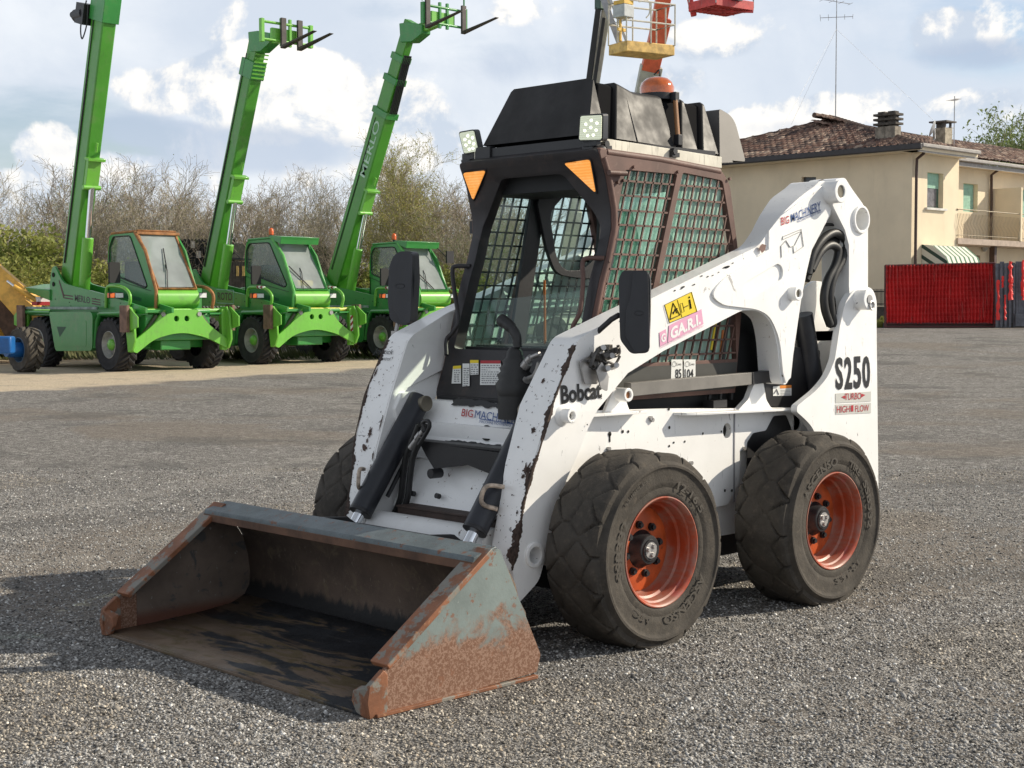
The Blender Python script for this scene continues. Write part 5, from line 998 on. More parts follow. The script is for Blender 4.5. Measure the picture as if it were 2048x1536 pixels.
    for x,t in ((cx1,-.04),(cx0,.04)):
        c_=MB().plate(cp,[wn_],lambda a,b:(x,a,b),(t,0,0)).build('cab_side',M_G1 if kind!=1 else M_G1,H,bevel=.012)
        MB().plate([(.14,1.6),(.15,2.78),(1.2,2.78),(1.85,1.66)],[],lambda a,b:(x+t*.5,a,b),(t*.2,0,0)).build('side_window',M_GC,H)
        if x>0:
            mb=MB(); mb.tube([(x+.004,p[0],p[1]) for p in wn_],.014,6,closed=True); mb.build('window_seal',M_BK,c_)
            mb=MB(); mb.tube([(x+.01,1.25,2.83),(x+.01,1.66,2.44),(x+.01,2.06,1.62),(x+.01,2.02,1.25)],.035,8); mb.build('door_pillar',fm if kind==1 else simple('pale_green_edge',(.12,.42,.10),.4),H,smooth=40)
            mb=MB(); [mb.bx(x+.001,x+.006,.6+.055*k,.63+.055*k,1.50-.006*k,1.60-.008*k) for k in range(16)]; mb.build('louvre',flat('louvre_dark_green',(.01,.10,.04)),c_)
            mb=MB().tube([(x+.003,.14,2.0),(x+.003,.9,1.78),(x+.003,1.85,1.62)],.006,5); mb.build('door_gap',M_BK,c_)
    mb=MB().bx(cx0,cx1,.12,.18,1.3,1.9).bx(cx0+.02,cx1-.02,.13,.17,1.9,2.78); mb.build('cab_rear_wall',M_G1,H) if 0 else MB().bx(cx0,cx1,.12,.16,1.3,2.0).build('cab_rear_wall',M_G1,H)
    MB().add([(cx0+.03,.18,2.80),(cx1-.03,.18,2.80),(cx1-.03,1.27,2.83),(cx0+.03,1.27,2.83),(cx0+.03,.18,2.86),(cx1-.03,.18,2.86),(cx1-.03,1.30,2.88),(cx0+.03,1.30,2.88)],[(0,3,2,1),(4,5,6,7),(0,1,5,4),(1,2,6,5),(2,3,7,6),(3,0,4,7)]).build('cab_roof',fm,H,bevel=.02)
    # windscreen: upper raked pane and lower nose
    xs0,xs1=cx0+.05,cx1-.05; z_=lambda y:2.82-(y-1.25)*1.56 
    MB().add([(xs0,1.27,2.80),(xs1,1.27,2.80),(xs1,2.00,1.70),(xs0,2.00,1.70)],[(0,1,2,3)]).build('windscreen',M_GC2,H)
    mb=MB().tube([(xs0,1.26,2.81),(xs1,1.26,2.81),(xs1,2.03,1.66),(xs0,2.03,1.66)],.035,8,closed=True); mb.build('screen_frame',fm,H,smooth=40)
    MB().plate(fil([(1.98,1.68),(2.10,1.56,.06),(2.12,1.35,.1),(1.95,1.25,.05),(1.6,1.25),(1.6,1.6)]),[],lambda a,b:(cx1-.01,a,b),(cx0-cx1+.02,0,0)).build('cab_nose',M_G2 if kind<3 else M_G2,H,bevel=.03,seg=3)
    MB().bx(-.42,.28,.5,1.0,1.35,1.62).bx(-.30,.20,.42,.55,1.6,2.25).build('seat',M_DK,H,bevel=.04); MB().bx(-.45,.3,1.55,1.85,1.35,1.75).build('dashboard',simple('grey_dashboard',(.12,.12,.12),.6),H,bevel=.03)
    MB().tube([(-.07+.17*math.cos(a),1.45+.10*math.sin(a),1.95+.12*math.sin(a)) for a in np.linspace(0,2*PI,20)[:-1]],.014,6,closed=True).build('steering_wheel',M_BK,H)
    mb=MB().tube([(.15,2.06,1.66),(.0,1.80,2.05),(-.02,1.70,2.16)],.010,5); mb.tube([(.02,1.83,2.04),(-.1,1.5,2.5)],.012,5) if kind==1 else mb.tube([(.30,1.72,2.2),(-.10,2.04,1.68)],.014,5); mb.build('wiper',M_BK,H)
    if kind>1:
        MB().add([(cx0-.02,1.15,2.84),(cx1+.02,1.15,2.84),(cx1+.04,1.62,2.80),(cx0-.04,1.62,2.80),(cx0-.02,1.15,2.90),(cx1+.02,1.15,2.90),(cx1+.04,1.64,2.86),(cx0-.04,1.64,2.86),(cx1+.04,1.60,2.70),(cx0-.04,1.60,2.70)],[(0,3,2,1),(4,5,6,7),(0,1,5,4),(2,3,7,6),(3,0,4,7),(1,2,6,5),(2,8,9,3),(1,8,2),(0,3,9)]).build('sun_visor',M_G1,H,bevel=.006)
        BB=MB().cyl((-.05,.55,2.86),(-.05,.55,2.96),.035,10).build('beacon',M_BK,H,smooth=40); MB().lathe([(2.95,.055),(3.04,.06),(3.09,.045),(3.11,.001)],(-.05,.55,0),'z',16,).build('beacon_lens',M_AMB,BB,smooth=60)
    # loop guards with lamps, mirror
    for gx,mt in (((.98,M_G2)),((-.75,M_G2 if kind>1 else M_RU))):
        w=.42 if gx>0 else .36; yb=1.60 if gx>0 else 1.92
        o_=MB().tube(spl([(gx,yb-.55,1.28),(gx,yb-.50,1.66),(gx,yb-.30,1.72),(gx,yb+.18,1.68),(gx-.0,yb+.42,1.52),(gx,yb+.36,1.26)],4),.035,8).build('lamp_guard',mt,H,smooth=50)
        if kind>1: MB().tube([(gx,yb-.12,1.722),(gx,yb+.15,1.70)],.038,8).build('hazard_band',M_HZ,o_)
    for gx,yb in ((1.0,1.45),(-.62,1.98)):
        LM=MB().bx(gx-.06,gx+.05,yb-.02,yb+.08,1.46,1.58) if 0 else MB().bx(gx-.16,gx+.16,yb,yb+.08,1.47,1.59); L_=LM.build('headlamp',M_BK,H,bevel=.008)
        MB().bx(gx-.14,gx+.03,yb+.081,yb+.09,1.485,1.575).build('lamp_lens',M_LEN,L_); MB().bx(gx+.05,gx+.145,yb+.081,yb+.09,1.485,1.575).build('indicator',M_REF,L_)
        MB().bx(gx+.161,gx+.168,yb,yb+.07,1.485,1.575).build('side_marker',M_REF,L_)
    MB().plate(fil([(1.0-.13,1.78,.03),(1.0+.11,1.78,.03),(1.0+.11,2.20,.03),(1.0-.13,2.20,.03)]),[],lambda a,b:(a,1.40,b),(0,.06,0)).build('wing_mirror',M_DK,H,bevel=.012)
    if kind==3: MB().bx(-.95,-.72,1.75,1.80,2.35,2.65).tube([(-.72,1.77,2.5),(-.58,1.6,2.72)],.012,6).build('wing_mirror',M_BK,H)
    # boom
    segs={1:((-1.0,1.62),(1.16,9.2)),2:((-1.02,1.62),(1.18,7.35)),3:((-1.02,1.62),(2.05,7.95))}[kind]
    a=A(0,*segs[0]); b=A(0,*segs[1]); d=(b-a); L=np.linalg.norm(d); d/=L; nrm=A(0,d[2],-d[1])   # forward/below side
    Mx=np.stack([A(1,0,0),nrm,d],1)
    def bpart(l0,l1,w,h,nm,mat=M_G3,off=0,cx=.66,bv=.03): return MB().box(A(cx,0,0)+a+d*(l0+l1)/2+nrm*off,(w,h,l1-l0),Mx).build(nm,mat,H,bevel=bv)
    if kind==3:
        B1=bpart(.15,4.9,.34,.52,'boom'); 
        for i,(l0,l1,sc) in enumerate(((4.9,5.75,.86),(5.75,6.3,.74),(6.3,L+.15,.62))): 
            bpart(l0-.02,l1,.34*sc,.52*sc,'boom_section',bv=.02)
        for i,(l,sc) in enumerate(((4.85,1.08),(5.70,.95),(6.25,.83))): bpart(l-.06,l+.1,.36*sc,.55*sc,'boom_collar',M_G1,bv=.01)
        mb=MB(); [mb.tube([A(.66-.10+.05*k,0,0)+a+d*4.95+nrm*.30,A(.66-.10+.05*k,0,0)+a+d*6.4+nrm*.22],.02,5) for k in range(5)]; mb.build('boom_hose',M_BK,H)
        def at(l,o=0,cx=.66): return A(cx,0,0)+a+d*l+nrm*o
        t=MB(); quadtext(t,'MERLO',[at(3.2,.13,.833),at(4.65,.13,.833),at(4.65,-.10,.833),at(3.2,-.10,.833)],.01); t.build('lettering',simple('pale_lettering',(.45,.62,.50),.5),B1)
    else:
        B1=bpart(.15,L if kind==1 else L-.55,.32,.50 if kind==1 else .42,'boom')
        if kind==1: bpart(5.75,6.35,.38,.58,'boom_collar',M_G1,bv=.01); MB().box(A(.66,0,0)+a+d*6.8+nrm*.3,(.2,.3,.5),Mx).build('boom_sheave',M_G1,H,bevel=.02)
        else:
            bpart(L-.62,L-.1,.27,.36,'boom_section',bv=.02); bpart(L-.95,L-.55,.36,.50,'boom_collar',M_G1,bv=.01)
            mb=MB(); [mb.box(A(.66,0,0)+a+d*(L-.9+.09*k)+nrm*.26,(.34,.02,.03),Mx) for k in range(7)]; mb.build('boom_wear_pad',M_G2,H)
    mb=MB(); mb.tube([A(.832,0,0)+a+d*.6-nrm*.14,A(.832,0,0)+a+d*(L*.93 if kind!=3 else 4.7)-nrm*.10],.012,5); mb.tube([A(.832,0,0)+a+d*.6-nrm*.10,A(.832,0,0)+a+d*(L*.6)-nrm*.08],.008,5); mb.build('boom_pipe',M_BK,B1)
    # lift jack
    j0=A(.66,0,0)+A(0,-.45+(.0 if kind<3 else .1),1.62); j1=A(.66,0,0)+a+d*2.35+nrm*.33
    dj=(j1-j0)/np.linalg.norm(j1-j0); J=MB().cyl(j0,j0+dj*1.15,.12,20).build('lift_jack',M_G2,H,bevel=.01); MB().cyl(j0+dj*1.1,j1,.065,16).build('jack_rod',M_CHR,J,smooth=40)
    mb=MB(); mb.box(A(.66,0,0)+a+d*2.62+nrm*.29,(.30,.10,.60),Mx); mb.box(A(.66,0,0)+a+d*2.95+nrm*.33,(.40,.18,.06),Mx); mb.cyl(A(.66,0,0)+a+d*3.1+nrm*.33,A(.66,0,0)+a+d*3.3+nrm*.33,.03,10); mb.cyl(j1-A(.2,0,0),j1+A(.2,0,0),.05,12); mb.build('jack_bracket',M_G2,H,bevel=.006)
    # ends
    T=A(.66,0,0)+b
    if kind==1:
        W1=MB().cyl(A(.66,0,0)+a+d*5.95+A(.2,-.45,0),A(.66,0,0)+a+d*5.95+A(.2,-.80,0),.14,14).build('winch',M_BK,H,smooth=40); mb=MB().box(A(.8,-.5,0)+A(0,*(a+d*5.95)[1:]),(.34,.34,.42),Mx); mb.cyl(A(.66,0,0)+a+d*5.95+A(.2,-.80,0),A(.66,0,0)+a+d*5.95+A(.2,-.98,0.05),.07,10); mb.tube(spl([A(.9,-.35,.1)+a+d*6.1,A(.95,-.40,0)+a+d*5.7,A(.95,-.28,0)+a+d*5.4,A(.9,-.25,0)+a+d*5.7,A(.9,-.3,0)+a+d*6.1]),.015,5); mb.build('winch_motor',M_BK,W1)
        HK=A(.66,3.42,7.33); mb=MB().tube([T,A(.66,2.6,9.6),A(.66,3.42,9.4)],.12,8); mb.build('jib',M_G1,H); mb=MB().tube([A(.66,3.42,9.4),HK+A(0,0,.2)],.012,6); RP=mb.build('hoist_rope',M_STL,H)
        mb=MB().lathe([(HK[2]+.22,.02),(HK[2]+.18,.09),(HK[2]+.06,.10),(HK[2]+.0,.04)],(HK[0],HK[1],0),'z',14,True); mb.tube(spl([HK+A(0,0,.0),HK+A(0,.05,-.06),HK+A(0,.03,-.12),HK+A(0,-.05,-.10)]),.018,6); mb.build('hook',M_STL,H,smooth=40)
    else:
        k=1.0; hd=MB(); p0=T-d*.30; hd.plate([(-.20,-.30),(-.24,.16),(.12,.14),(.60,.02),(.60,-.18),(.20,-.34)],[],lambda u,w_:(.66+.14,T[1]+u,T[2]+w_-.05),(-.28,0,0)); hd.build('boom_head',M_G1,H,bevel=.02)
        fy=T[1]+(.95 if kind==2 else 1.15); fz=T[2]+(-.08 if kind==2 else .08)
        mb=MB().plate([(.3,.02),(.3,-.20),(fy-T[1]+.0,fz-T[2]-.16),(fy-T[1]+.0,fz-T[2]+.10)],[],lambda u,w_:(.66+.08,T[1]+u,T[2]+w_-.02),(-.16,0,0)); mb.bx(.30,1.02,fy-.02,fy+.06,fz-.18,fz+.10); mb.build('fork_quick_hitch',M_G2,H,bevel=.01)
        # carriage faces forward (+y), bars along x
        CG=MB(); w0,w1=.05-.05,1.30
        for zz in (fz+.20,fz-.18): CG.tube([(w0,fy+.08,zz),(w1,fy+.08,zz)],.032,8)
        for xx in (w0,w1): CG.bx(xx-.04,xx+.04,fy+.03,fy+.13,fz-.24,fz+.26)
        for xx in (.55,.78): CG.bx(xx-.03,xx+.03,fy+.04,fy+.10,fz-.28,fz+.32)
        CA=CG.build('fork_carriage',M_G1 if kind==3 else M_G2,H,bevel=.004)
        for xx in (.34,.78) if kind==2 else (.10,1.22):
            fk=MB(); fk.bx(xx-.065,xx+.065,fy+.115,fy+.175,fz-.28,fz+.32); fk.add([(xx-.065,fy+.115,fz-.28),(xx+.065,fy+.115,fz-.28),(xx+.065,fy+.115,fz-.34),(xx-.065,fy+.115,fz-.34),(xx-.055,fy+1.30,fz-.10),(xx+.055,fy+1.30,fz-.10),(xx+.05,fy+1.30,fz-.115),(xx-.05,fy+1.30,fz-.115),],[(0,1,2,3),(4,7,6,5),(0,4,5,1),(1,5,6,2),(2,6,7,3),(3,7,4,0)])
            fk.build('fork',simple('dark_fork_steel',(.055,.045,.042),.6,va=.3) ,H,bevel=.006)
        if kind==3:
            mb=MB(); [mb.tube([(xx,fy+.05,fz+.3),(xx,fy+.05,fz+1.3)],.02,6) for xx in (w0,w1)]; mb.tube([(w0,fy+.05,fz+.55),(w1,fy+.05,fz+.55)],.02,6); mb.build('load_guard',M_G1,CA)
    if kind==1:
        t=MB(); quadtext(t,'MERLO',[(.953,-.30,1.42),(.953,.35,1.36),(.953,.35,1.50),(.953,-.30,1.56)],.02); t.build('lettering',M_TXK,TS0)
        mb=MB(); [mb.add([(.953,y0,z0),(.953,y1,z0-.03),(.953,y1,z0-.055),(.953,y0,z0-.025)],[(0,1,2,3)]) for y0,y1,z0 in ((-.78,-.38,1.56),(-.78,-.38,1.50),(.42,.78,1.48),(.42,.78,1.43),(.42,.78,1.38))]; mb.add([(.953,-1.0,1.86),(.953,-.95,1.86),(.953,-.75,1.53),(.953,-.80,1.48)],[(0,1,2,3)]); mb.build('side_stripe',flat('dark_red_stripe',(.06,.02,.02)),TS0)
        MB().bx(cx0-.01,cx1+.01,1.28,1.34,2.78,2.84).build('rusty_roof_edge',M_RU,H,bevel=.01)
    if kind==2:
        t=MB(); quadtext(t,'ROTO',[(.953,-.18,1.44),(.953,.42,1.42),(.953,.42,1.60),(.953,-.18,1.62)],.02); quadtext(t,'30.16',[(.953,.15,1.30),(.953,.42,1.29),(.953,.42,1.36),(.953,.15,1.37)],.0); t.build('lettering',M_TXK,TS0)
        MB().tube([(.953,-.24,1.37),(.953,.48,1.35),(.953,.48,1.66),(.953,-.24,1.68)],.008,5,closed=True).build('lettering_frame',simple('pale_line',(.3,.5,.42),.5),TS0)
        MB().box((-.05,1.72,1.80),(.5,.25,.16)).build('yellow_bag',flat('yellow_cloth',(.65,.48,.05),.8),H,bevel=.05,seg=3)
    return H
handler(-11.66,-23.98,1,'green telescopic handler with rusty cab frame and a winch, leftmost of the three')
handler(-15.6,-24.75,2,'green telescopic handler with raised forks and ROTO lettering, middle of the three')
handler(-19.5,-25.0,3,'green telescopic handler with its boom leaning furthest, rightmost of the three beside the black mirror')
# ================================================================ house
XC,YC=-43.2,-24.0
HS=empty('house',(XC,YC,0),label='cream two storey house with a brown tiled hip roof behind the red netting fence',cat='house')
_i=Matrix.Translation((-XC,-YC,0))
class HM(MB):
    def build(s,name,mat,parent=None,**k):
        s.v=[(a-XC,b-YC,c) for a,b,c in s.v]; return MB.build(s,name,mat,parent,**k)
m=MT('cream_plaster',(.77,.66,.48),.9); m.vary(.6,.07); m.over(m.math('MULTIPLY',m.ramp(m.noise(1.2,8,.7,stretch=(1,1,.25)),.52,.75),.22),(.36,.30,.21)); m.bump(m.noise(30,4),.1,.01); M_PLS=m.m
m=MT('brown_clay_roof_tiles',(.135,.070,.050),.85)
s3=m.sep(); vt=m.voro(3.3,out='Color',stretch=(1,1,.3)); h3=m.N.new('ShaderNodeSeparateColor'); m.L.new(vt,h3.inputs[0]); m.over(m.ramp(h3.outputs[0],.3,.9),(.21,.135,.10)); m.over(m.math('MULTIPLY',m.ramp(h3.outputs[1],.45,.85),.85),(.04,.026,.024)); m.over(m.math('MULTIPLY',m.ramp(h3.outputs[2],.82,.95),.7),(.45,.34,.26)); m.bump(m.noise(20,5),.4,.02); M_RF=m.m
M_FAS=simple('dark_gutter',(.035,.032,.034),.5); M_FAS2=simple('grey_fascia',(.30,.28,.26),.6); M_DP=simple('brown_downpipe',(.065,.035,.025),.5)
M_SH=simple('pale_green_shutter',(.30,.52,.40),.6,va=.1); M_SF=simple('dark_green_frame',(.07,.13,.10),.6); M_CUR=simple('grey_curtain_glass',(.14,.135,.145),.3,va=.4); M_SIL2=simple('pale_sill',(.62,.60,.56),.7)
ZE=U(1822,300,'x',XC)[2]; XE2=U(1918,330,'y',YC)[0]
YB=YC-13.0
def hplate(poly,holes,Y,t,nm,mat=M_PLS): return HM().plate(poly,holes,lambda a,b:(a,Y,b),(0,-t,0)).build(nm,mat,HS)
YC2=YC-1.2; YBO=YC+.03
wA=[(XC,0),(XC,ZE),(XE2,ZE),(XE2,0)]
def wrect(x0,y0,x1,y1,Y): a=U(x0,y0,'y',Y); b=U(x1,y1,'y',Y); return a[0],b[0],b[2],a[2]   # xl,xr,zb,zt  (a top-left, b bottom-right)
W1=wrect(1855,344,1886,417,YC); W2=wrect(1927,366,1955,425,YC2); W3=wrect(2037,378,2062,436,YC2); W4=wrect(1935,510,1960,528,YC2)
rc=lambda w:[(w[0],w[2]),(w[1],w[2]),(w[1],w[3]),(w[0],w[3])]
hplate(wA,[rc(W1)],YC,.3,'wall')
XR=U(2048,400,'y',YC2)[0]-9
HM().bx(XE2,XE2+.3,YC2,YC-.301,0,ZE-.1).build('wall',M_PLS,HS)
ZE2=U(1990,331,'y',YC2+.75)[2]
hplate([(XE2-.001,0),(XE2-.001,ZE2-.02),(XR,ZE2-.02),(XR,0)],[rc(W2),rc(W3),rc(W4)],YC2,.3,'wall')
HM().plate([(YC-.302,0),(YC-.302,ZE),(YB,ZE),(YB,0)],[[(p[1],p[2]) for p in (U(1603,354,'x',XC),U(1632,354,'x',XC),U(1632,385,'x',XC),U(1603,385,'x',XC))]],lambda a,b:(XC,a,b),(-.3,0,0)).build('wall',M_PLS,HS)
HM().bx(XC-.31,XR,YB,YB+.3,0,ZE).bx(XR,XR+.3,YB,YC2,0,ZE-.3).build('wall',M_PLS,HS)
HM().bx(XC-.36,XR,YB+.4,YC2-.36,ZE-.35,ZE-.25).build('ceiling',M_DK,HS)
def window(w,Y,split,curtain=True,sill=True):
    xl,xr,zb,zt=w; o=HM().bx(xl,xr,Y-.24,Y-.20,zb,zt); o=o.build('window',M_SF,HS)
    zs=zt-(zt-zb)*split
    sh=HM(); n=int((zt-zs)/.055); [sh.bx(xl-.05,xr+.05,Y-.19,Y-.17,zs+.055*i,zs+.055*i+.047) for i in range(n)]; sh.bx(xl-.04,xr+.04,Y-.186,Y-.184,zs,zt); sh.build('roller_shutter',M_SH,o)
    if curtain and split<1: HM().bx(xl-.12,xr+.16,Y-.199,Y-.19,zb+.05,zs).build('pane',M_CUR,o)
    if sill: HM().bx(xl+.15,xr-.15,Y-.1,Y+.10,zb-.09,zb-.01).build('sill',M_SIL2,o)
window(W1,YC,.43); window(W2,YC2,1.,sill=False); window(W3,YC2,1.,sill=False); window(W4,YC2,.0)
a=U(1603,354,'x',XC); b=U(1632,385,'x',XC); HM().bx(XC-.2,XC-.15,a[1],b[1],b[2],a[2]).build('window',simple('dark_pane',(.05,.055,.06),.2),HS)
# eaves and roof
OV=.75; apex=None
yr=(YC+YB)/2; ap=U(1665,238,'y',yr); zr=ap[2]; xa=ap[0]
E0=(XC+OV,YC+OV,ZE+.05); E1=(XC+OV,YB-OV,ZE+.05)
def tiles(c0,c1,r1,r0,nm):   # c0,c1 eave corners; r0,r1 ridge ends above c0,c1; rounded tile courses as real relief
    c0,c1,r0,r1=A(*c0),A(*c1),A(*r0),A(*r1); L=np.linalg.norm(c1-c0); H_=np.linalg.norm((r0+r1)/2-(c0+c1)/2); nu=int(L/.075); nv=int(H_/.12); n=np.cross(c1-c0,r0-c0) if np.linalg.norm(r0-c0)>0 else A(0,0,1); n=n/np.linalg.norm(n); n=n*np.sign(n[2])
    V=[]; rr=np.random.RandomState(5); e=(c1-c0)/L
    for j in range(nv+1):
        t=j/nv; a=c0+(r0-c0)*t; b=c1+(r1-c1)*t
        for i in range(nu+1):
            p=a+(b-a)*i/nu; s_=np.dot(p-c0,e); k=(t*H_/.36)%1; V.append(p+n*(.060*abs(math.sin(PI*s_/.27))+.06*(1-k)+rr.uniform(-.008,.012)))
    m_=HM(); m_.v=[tuple(v) for v in V]; m_.f=[(j*(nu+1)+i,j*(nu+1)+i+1,(j+1)*(nu+1)+i+1,(j+1)*(nu+1)+i) for j in range(nv) for i in range(nu)]; return m_.build(nm,M_RF,HS)
XRO=XR-OV
RF=tiles(E1,E0,(xa,yr,zr),(xa,yr,zr),'roof'); zl=.0
XM=U(1957,300,'y',YC+OV)[0]
tiles(E0,(XM,YC+OV,ZE+.05),(XM,yr,zr-.0),(xa,yr,zr),'roof')
tiles((XE2+.2,YC2+OV,ZE2+.12),(XRO,YC2+OV,ZE2+.12),(XRO,yr,zr-.22),(XE2+.2,yr,zr-.22),'roof'); HM().add([E1,(XRO,YB-OV,ZE),(XRO,yr,zr-.3),(xa,yr,zr)],[(0,1,2,3)]).build('roof',M_RF,HS)
rg=HM(); rr=random.Random(1)
def ridge(a,b): 
    a,b=A(*a),A(*b); L=np.linalg.norm(b-a); n=int(L/.4)
    for i in range(n): p=a+(b-a)*(i/n); q=a+(b-a)*((i+1.15)/n); rg.tube([p+A(0,0,.05),q+A(0,0,.03)],[.11,.10],8)
ridge((E0[0],E0[1],E0[2]),(xa,yr,zr)); ridge((XM,yr,zr),(xa-.3,yr,zr)); rg.build('ridge_tiles',simple('grey_brown_ridge',(.13,.085,.065),.9,va=.4),RF)
HM().bx(XC+.02,XC+OV-.02,YB-OV,YC+OV,ZE-.10,ZE+.0).build('soffit',M_PLS,HS); HM().bx(XM,XC+OV,YC+.02,YC+OV-.02,ZE-.10,ZE).bx(XR,XE2,YC2+.02,YC2+OV-.12,ZE2-.10,ZE2-.01).build('soffit',M_PLS,HS)
HM().bx(XC+OV-.02,XC+OV+.14,YB-OV,YC+OV+.10,ZE-.08,ZE+.13).build('gutter',M_FAS,HS,bevel=.03)
HM().bx(XM,XC+OV-.021,YC+OV-.02,YC+OV+.12,ZE-.0,ZE+.14).build('gutter',M_FAS2,HS,bevel=.03); HM().bx(XM,XC+OV-.022,YC+OV-.10,YC+OV-.03,ZE-.16,ZE-.01).build('fascia',M_FAS2,HS); HM().bx(XRO,XE2,YC2+OV-.04,YC2+OV+.10,ZE2+.0,ZE2+.14).build('gutter',M_FAS2,HS,bevel=.03); HM().bx(XRO,XE2+.1,YC2+OV-.12,YC2+OV-.05,ZE2-.17,ZE2-.01).build('fascia',M_FAS2,HS)
def dpipe(px,Y,z1):
    P=[U(x,y,'y',Y+d) for x,y,d in px]; P.append(A(P[-1][0],P[-1][1],z1)); HM().tube(P,.055,8).build('downpipe',M_DP,HS,smooth=50)
dpipe([(1850,298,.5),(1848,306,.4),(1834,318,.12),(1833,340,.12)],YC,0); dpipe([(1997,334,.4),(1995,341,.35),(1983,350,.12),(1983,400,.12)],YC2,0)
# chimneys
def chim(px0,px1,ytop,ybase,Y,nm='chimney'):
    a=U(px0,ybase,'y',Y); b=U(px1,ybase,'y',Y); t=U(px1,ytop,'y',Y); w=abs(a[0]-b[0])*.55; cx=(a[0]+b[0])/2; mb=HM().bx(cx-w/2,cx+w/2,Y-w/2,Y+w/2,a[2]-1.2,t[2]-.55); C_=mb.build(nm,simple('sooty_render',(.24,.21,.17),.9,va=.35),RF)
    cp=HM(); [cp.bx(cx-w/2-.06,cx+w/2+.06,Y-w/2-.06,Y+w/2+.06,t[2]-.55+.17*k+.05,t[2]-.55+.17*k+.13) for k in range(3)]; cp.bx(cx-w/2+.06,cx+w/2-.06,Y-w/2+.06,Y+w/2-.06,t[2]-.55,t[2]); cp.build('chimney_cap',simple('dark_chimney_cap',(.075,.065,.055),.9,va=.4),C_)
chim(1755,1777,226,278,YC-1.6); chim(1775,1797,224,278,YC-1.15)
c=U(1885,277,'y',YC-3.2); t_=U(1885,243,'y',YC-3.2); CB_=HM().bx(c[0]-.28,c[0]+.28,c[1]-.28,c[1]+.28,c[2]-1.2,t_[2]-.28).build('chimney',simple('stone_chimney',(.33,.29,.22),.9,va=.4),RF); HM().bx(c[0]-.40,c[0]+.40,c[1]-.40,c[1]+.40,t_[2]-.06,t_[2]).bx(c[0]-.26,c[0]-.18,c[1]+.18,c[1]+.26,t_[2]-.28,t_[2]-.06).bx(c[0]+.18,c[0]+.26,c[1]+.18,c[1]+.26,t_[2]-.28,t_[2]-.06).bx(c[0]-.2,c[0]+.1,c[1]-.24,c[1],t_[2]-.28,t_[2]-.06).build('chimney_cap',simple('flat_cap',(.12,.11,.10),.9),CB_)
dc=U(1869,258,'y',YC-3.0); DS=MB().lathe([(.0,.0005),(.02,.15),(.07,.30),(.10,.34)],(0,0,0),'y',24).build('satellite_dish',simple('grey_dish',(.33,.34,.35),.5),None,smooth=50,label='round grey satellite dish beside the small square chimney',cat='satellite dish'); DS.location=dc; DS.rotation_euler=(D(20),0,D(205))
MB().tube([(0,.0,0),(0,-.15,-.35),(0,-.1,-.6)],.03,6).build('bracket',M_STL,DS)
# aerials
mc=U(1671,236,'y',yr); mt_=U(1671,-60,'y',yr); AN=empty('aerial_mast',tuple(mc),label='tall thin aerial mast with guy wires on the roof ridge',cat='aerial'); h=mt_[2]-mc[2]
MB().tube([(0,0,-.3),(0,0,h*.35),(0,0,h)],[.03,.024,.015],6).build('mast',M_STL,AN)
def yagi(p,dr,L,n,w,r=.008):
    dr=A(*dr)/np.linalg.norm(dr); sd=np.cross(dr,A(0,0,1)); mb=MB().tube([A(*p)-dr*L/2,A(*p)+dr*L/2],r*1.5,5)
    for k in range(n): q=A(*p)+dr*(k/(n-1)-.5)*L; mb.tube([q-sd*w*(1-.4*k/n),q+sd*w*(1-.4*k/n)],r,4)
    return mb
z1=U(1671,34,'y',yr)[2]-mc[2]; z2=U(1671,3,'y',yr)[2]-mc[2]
yagi((0,0,z1),(-.6,.9,0),1.3,5,.75).build('antenna_element',M_STL,AN); yagi((0,0,z2),(-.8,.5,-.1),1.2,4,.35).build('antenna_element',M_STL,AN)
zg=U(1671,58,'y',yr)[2]-mc[2]
for px,Yw in (((1560,262),yr+4.5),((1582,250),yr-3),((1866,240),yr+2)):
    e_=U(*px,'y',Yw)-mc; MB().tube([(0,0,zg),tuple(e_)],.004,4).build('guy_wire',M_STL,AN)
c=U(1908,278,'y',YC-3.2); t_=U(1908,192,'y',YC-3.2); A2=empty('tv_aerial',tuple(c),label='short tv aerial beside the satellite dish chimney',cat='aerial'); MB().tube([(0,0,-.8),(0,0,t_[2]-c[2])],.022,6).build('mast',M_STL,A2); yagi((0,0,t_[2]-c[2]-.15),(.5,.8,0),.6,6,.22,.006).build('antenna_element',M_STL,A2); MB().tube([(0,0,.45),(.5,0,.45)],.02,5).build('bracket',M_STL,A2)
# balcony
bl=U(1914,476,'y',YBO); br=U(2048,482,'y',YBO); zt=U(1914,418,'y',YBO)[2]; zb=bl[2]; x0=bl[0]; x1=XR
BA=HM().bx(x1,x0,YC2+.01,YBO+.05,zb-.22,zb).build('balcony',simple('pinkish_concrete',(.42,.34,.28),.9),HS)
ra=HM(); ra.tube([(x0,YBO,zt),(x1,YBO,zt)],.022,6); ra.tube([(x0,YC2,zt),(x0,YBO,zt)],.022,6); ra.tube([(x0,YBO,zb+.12),(x1,YBO,zb+.12)],.014,5); n=int((x0-x1)/.11)
for i in range(min(n,150)): x=x0-.11*i; ra.tube([(x,YBO,zb),(x,YBO,zb+.3),(x,YBO+.06,zb+.55),(x,YBO,zt-.15)],.009,4)
for i in range(10): y=YC2+.12*i; ra.tube([(x0,y,zb),(x0,y,zt-.15)],.009,4)
ra.build('balcony_railing',simple('rust_cream_railing',(.30,.24,.15),.6),BA)
dv=U(1979,374,'y',YC2+.0); dv2=U(2037,372,'y',YBO); xv=dv[0]-.1
HM().bx(xv-.12,xv,YC2+.01,YBO+.08,zb,U(1980,378,'y',YC2)[2]).build('balcony_divider',M_PLS,HS)
for x in (U(1983,500,'y',YC2+.8)[0],): HM().bx(x-.09,x+.09,YC2+.8,YC2+.98,0,zb-.22).build('balcony_post',M_DP,HS)
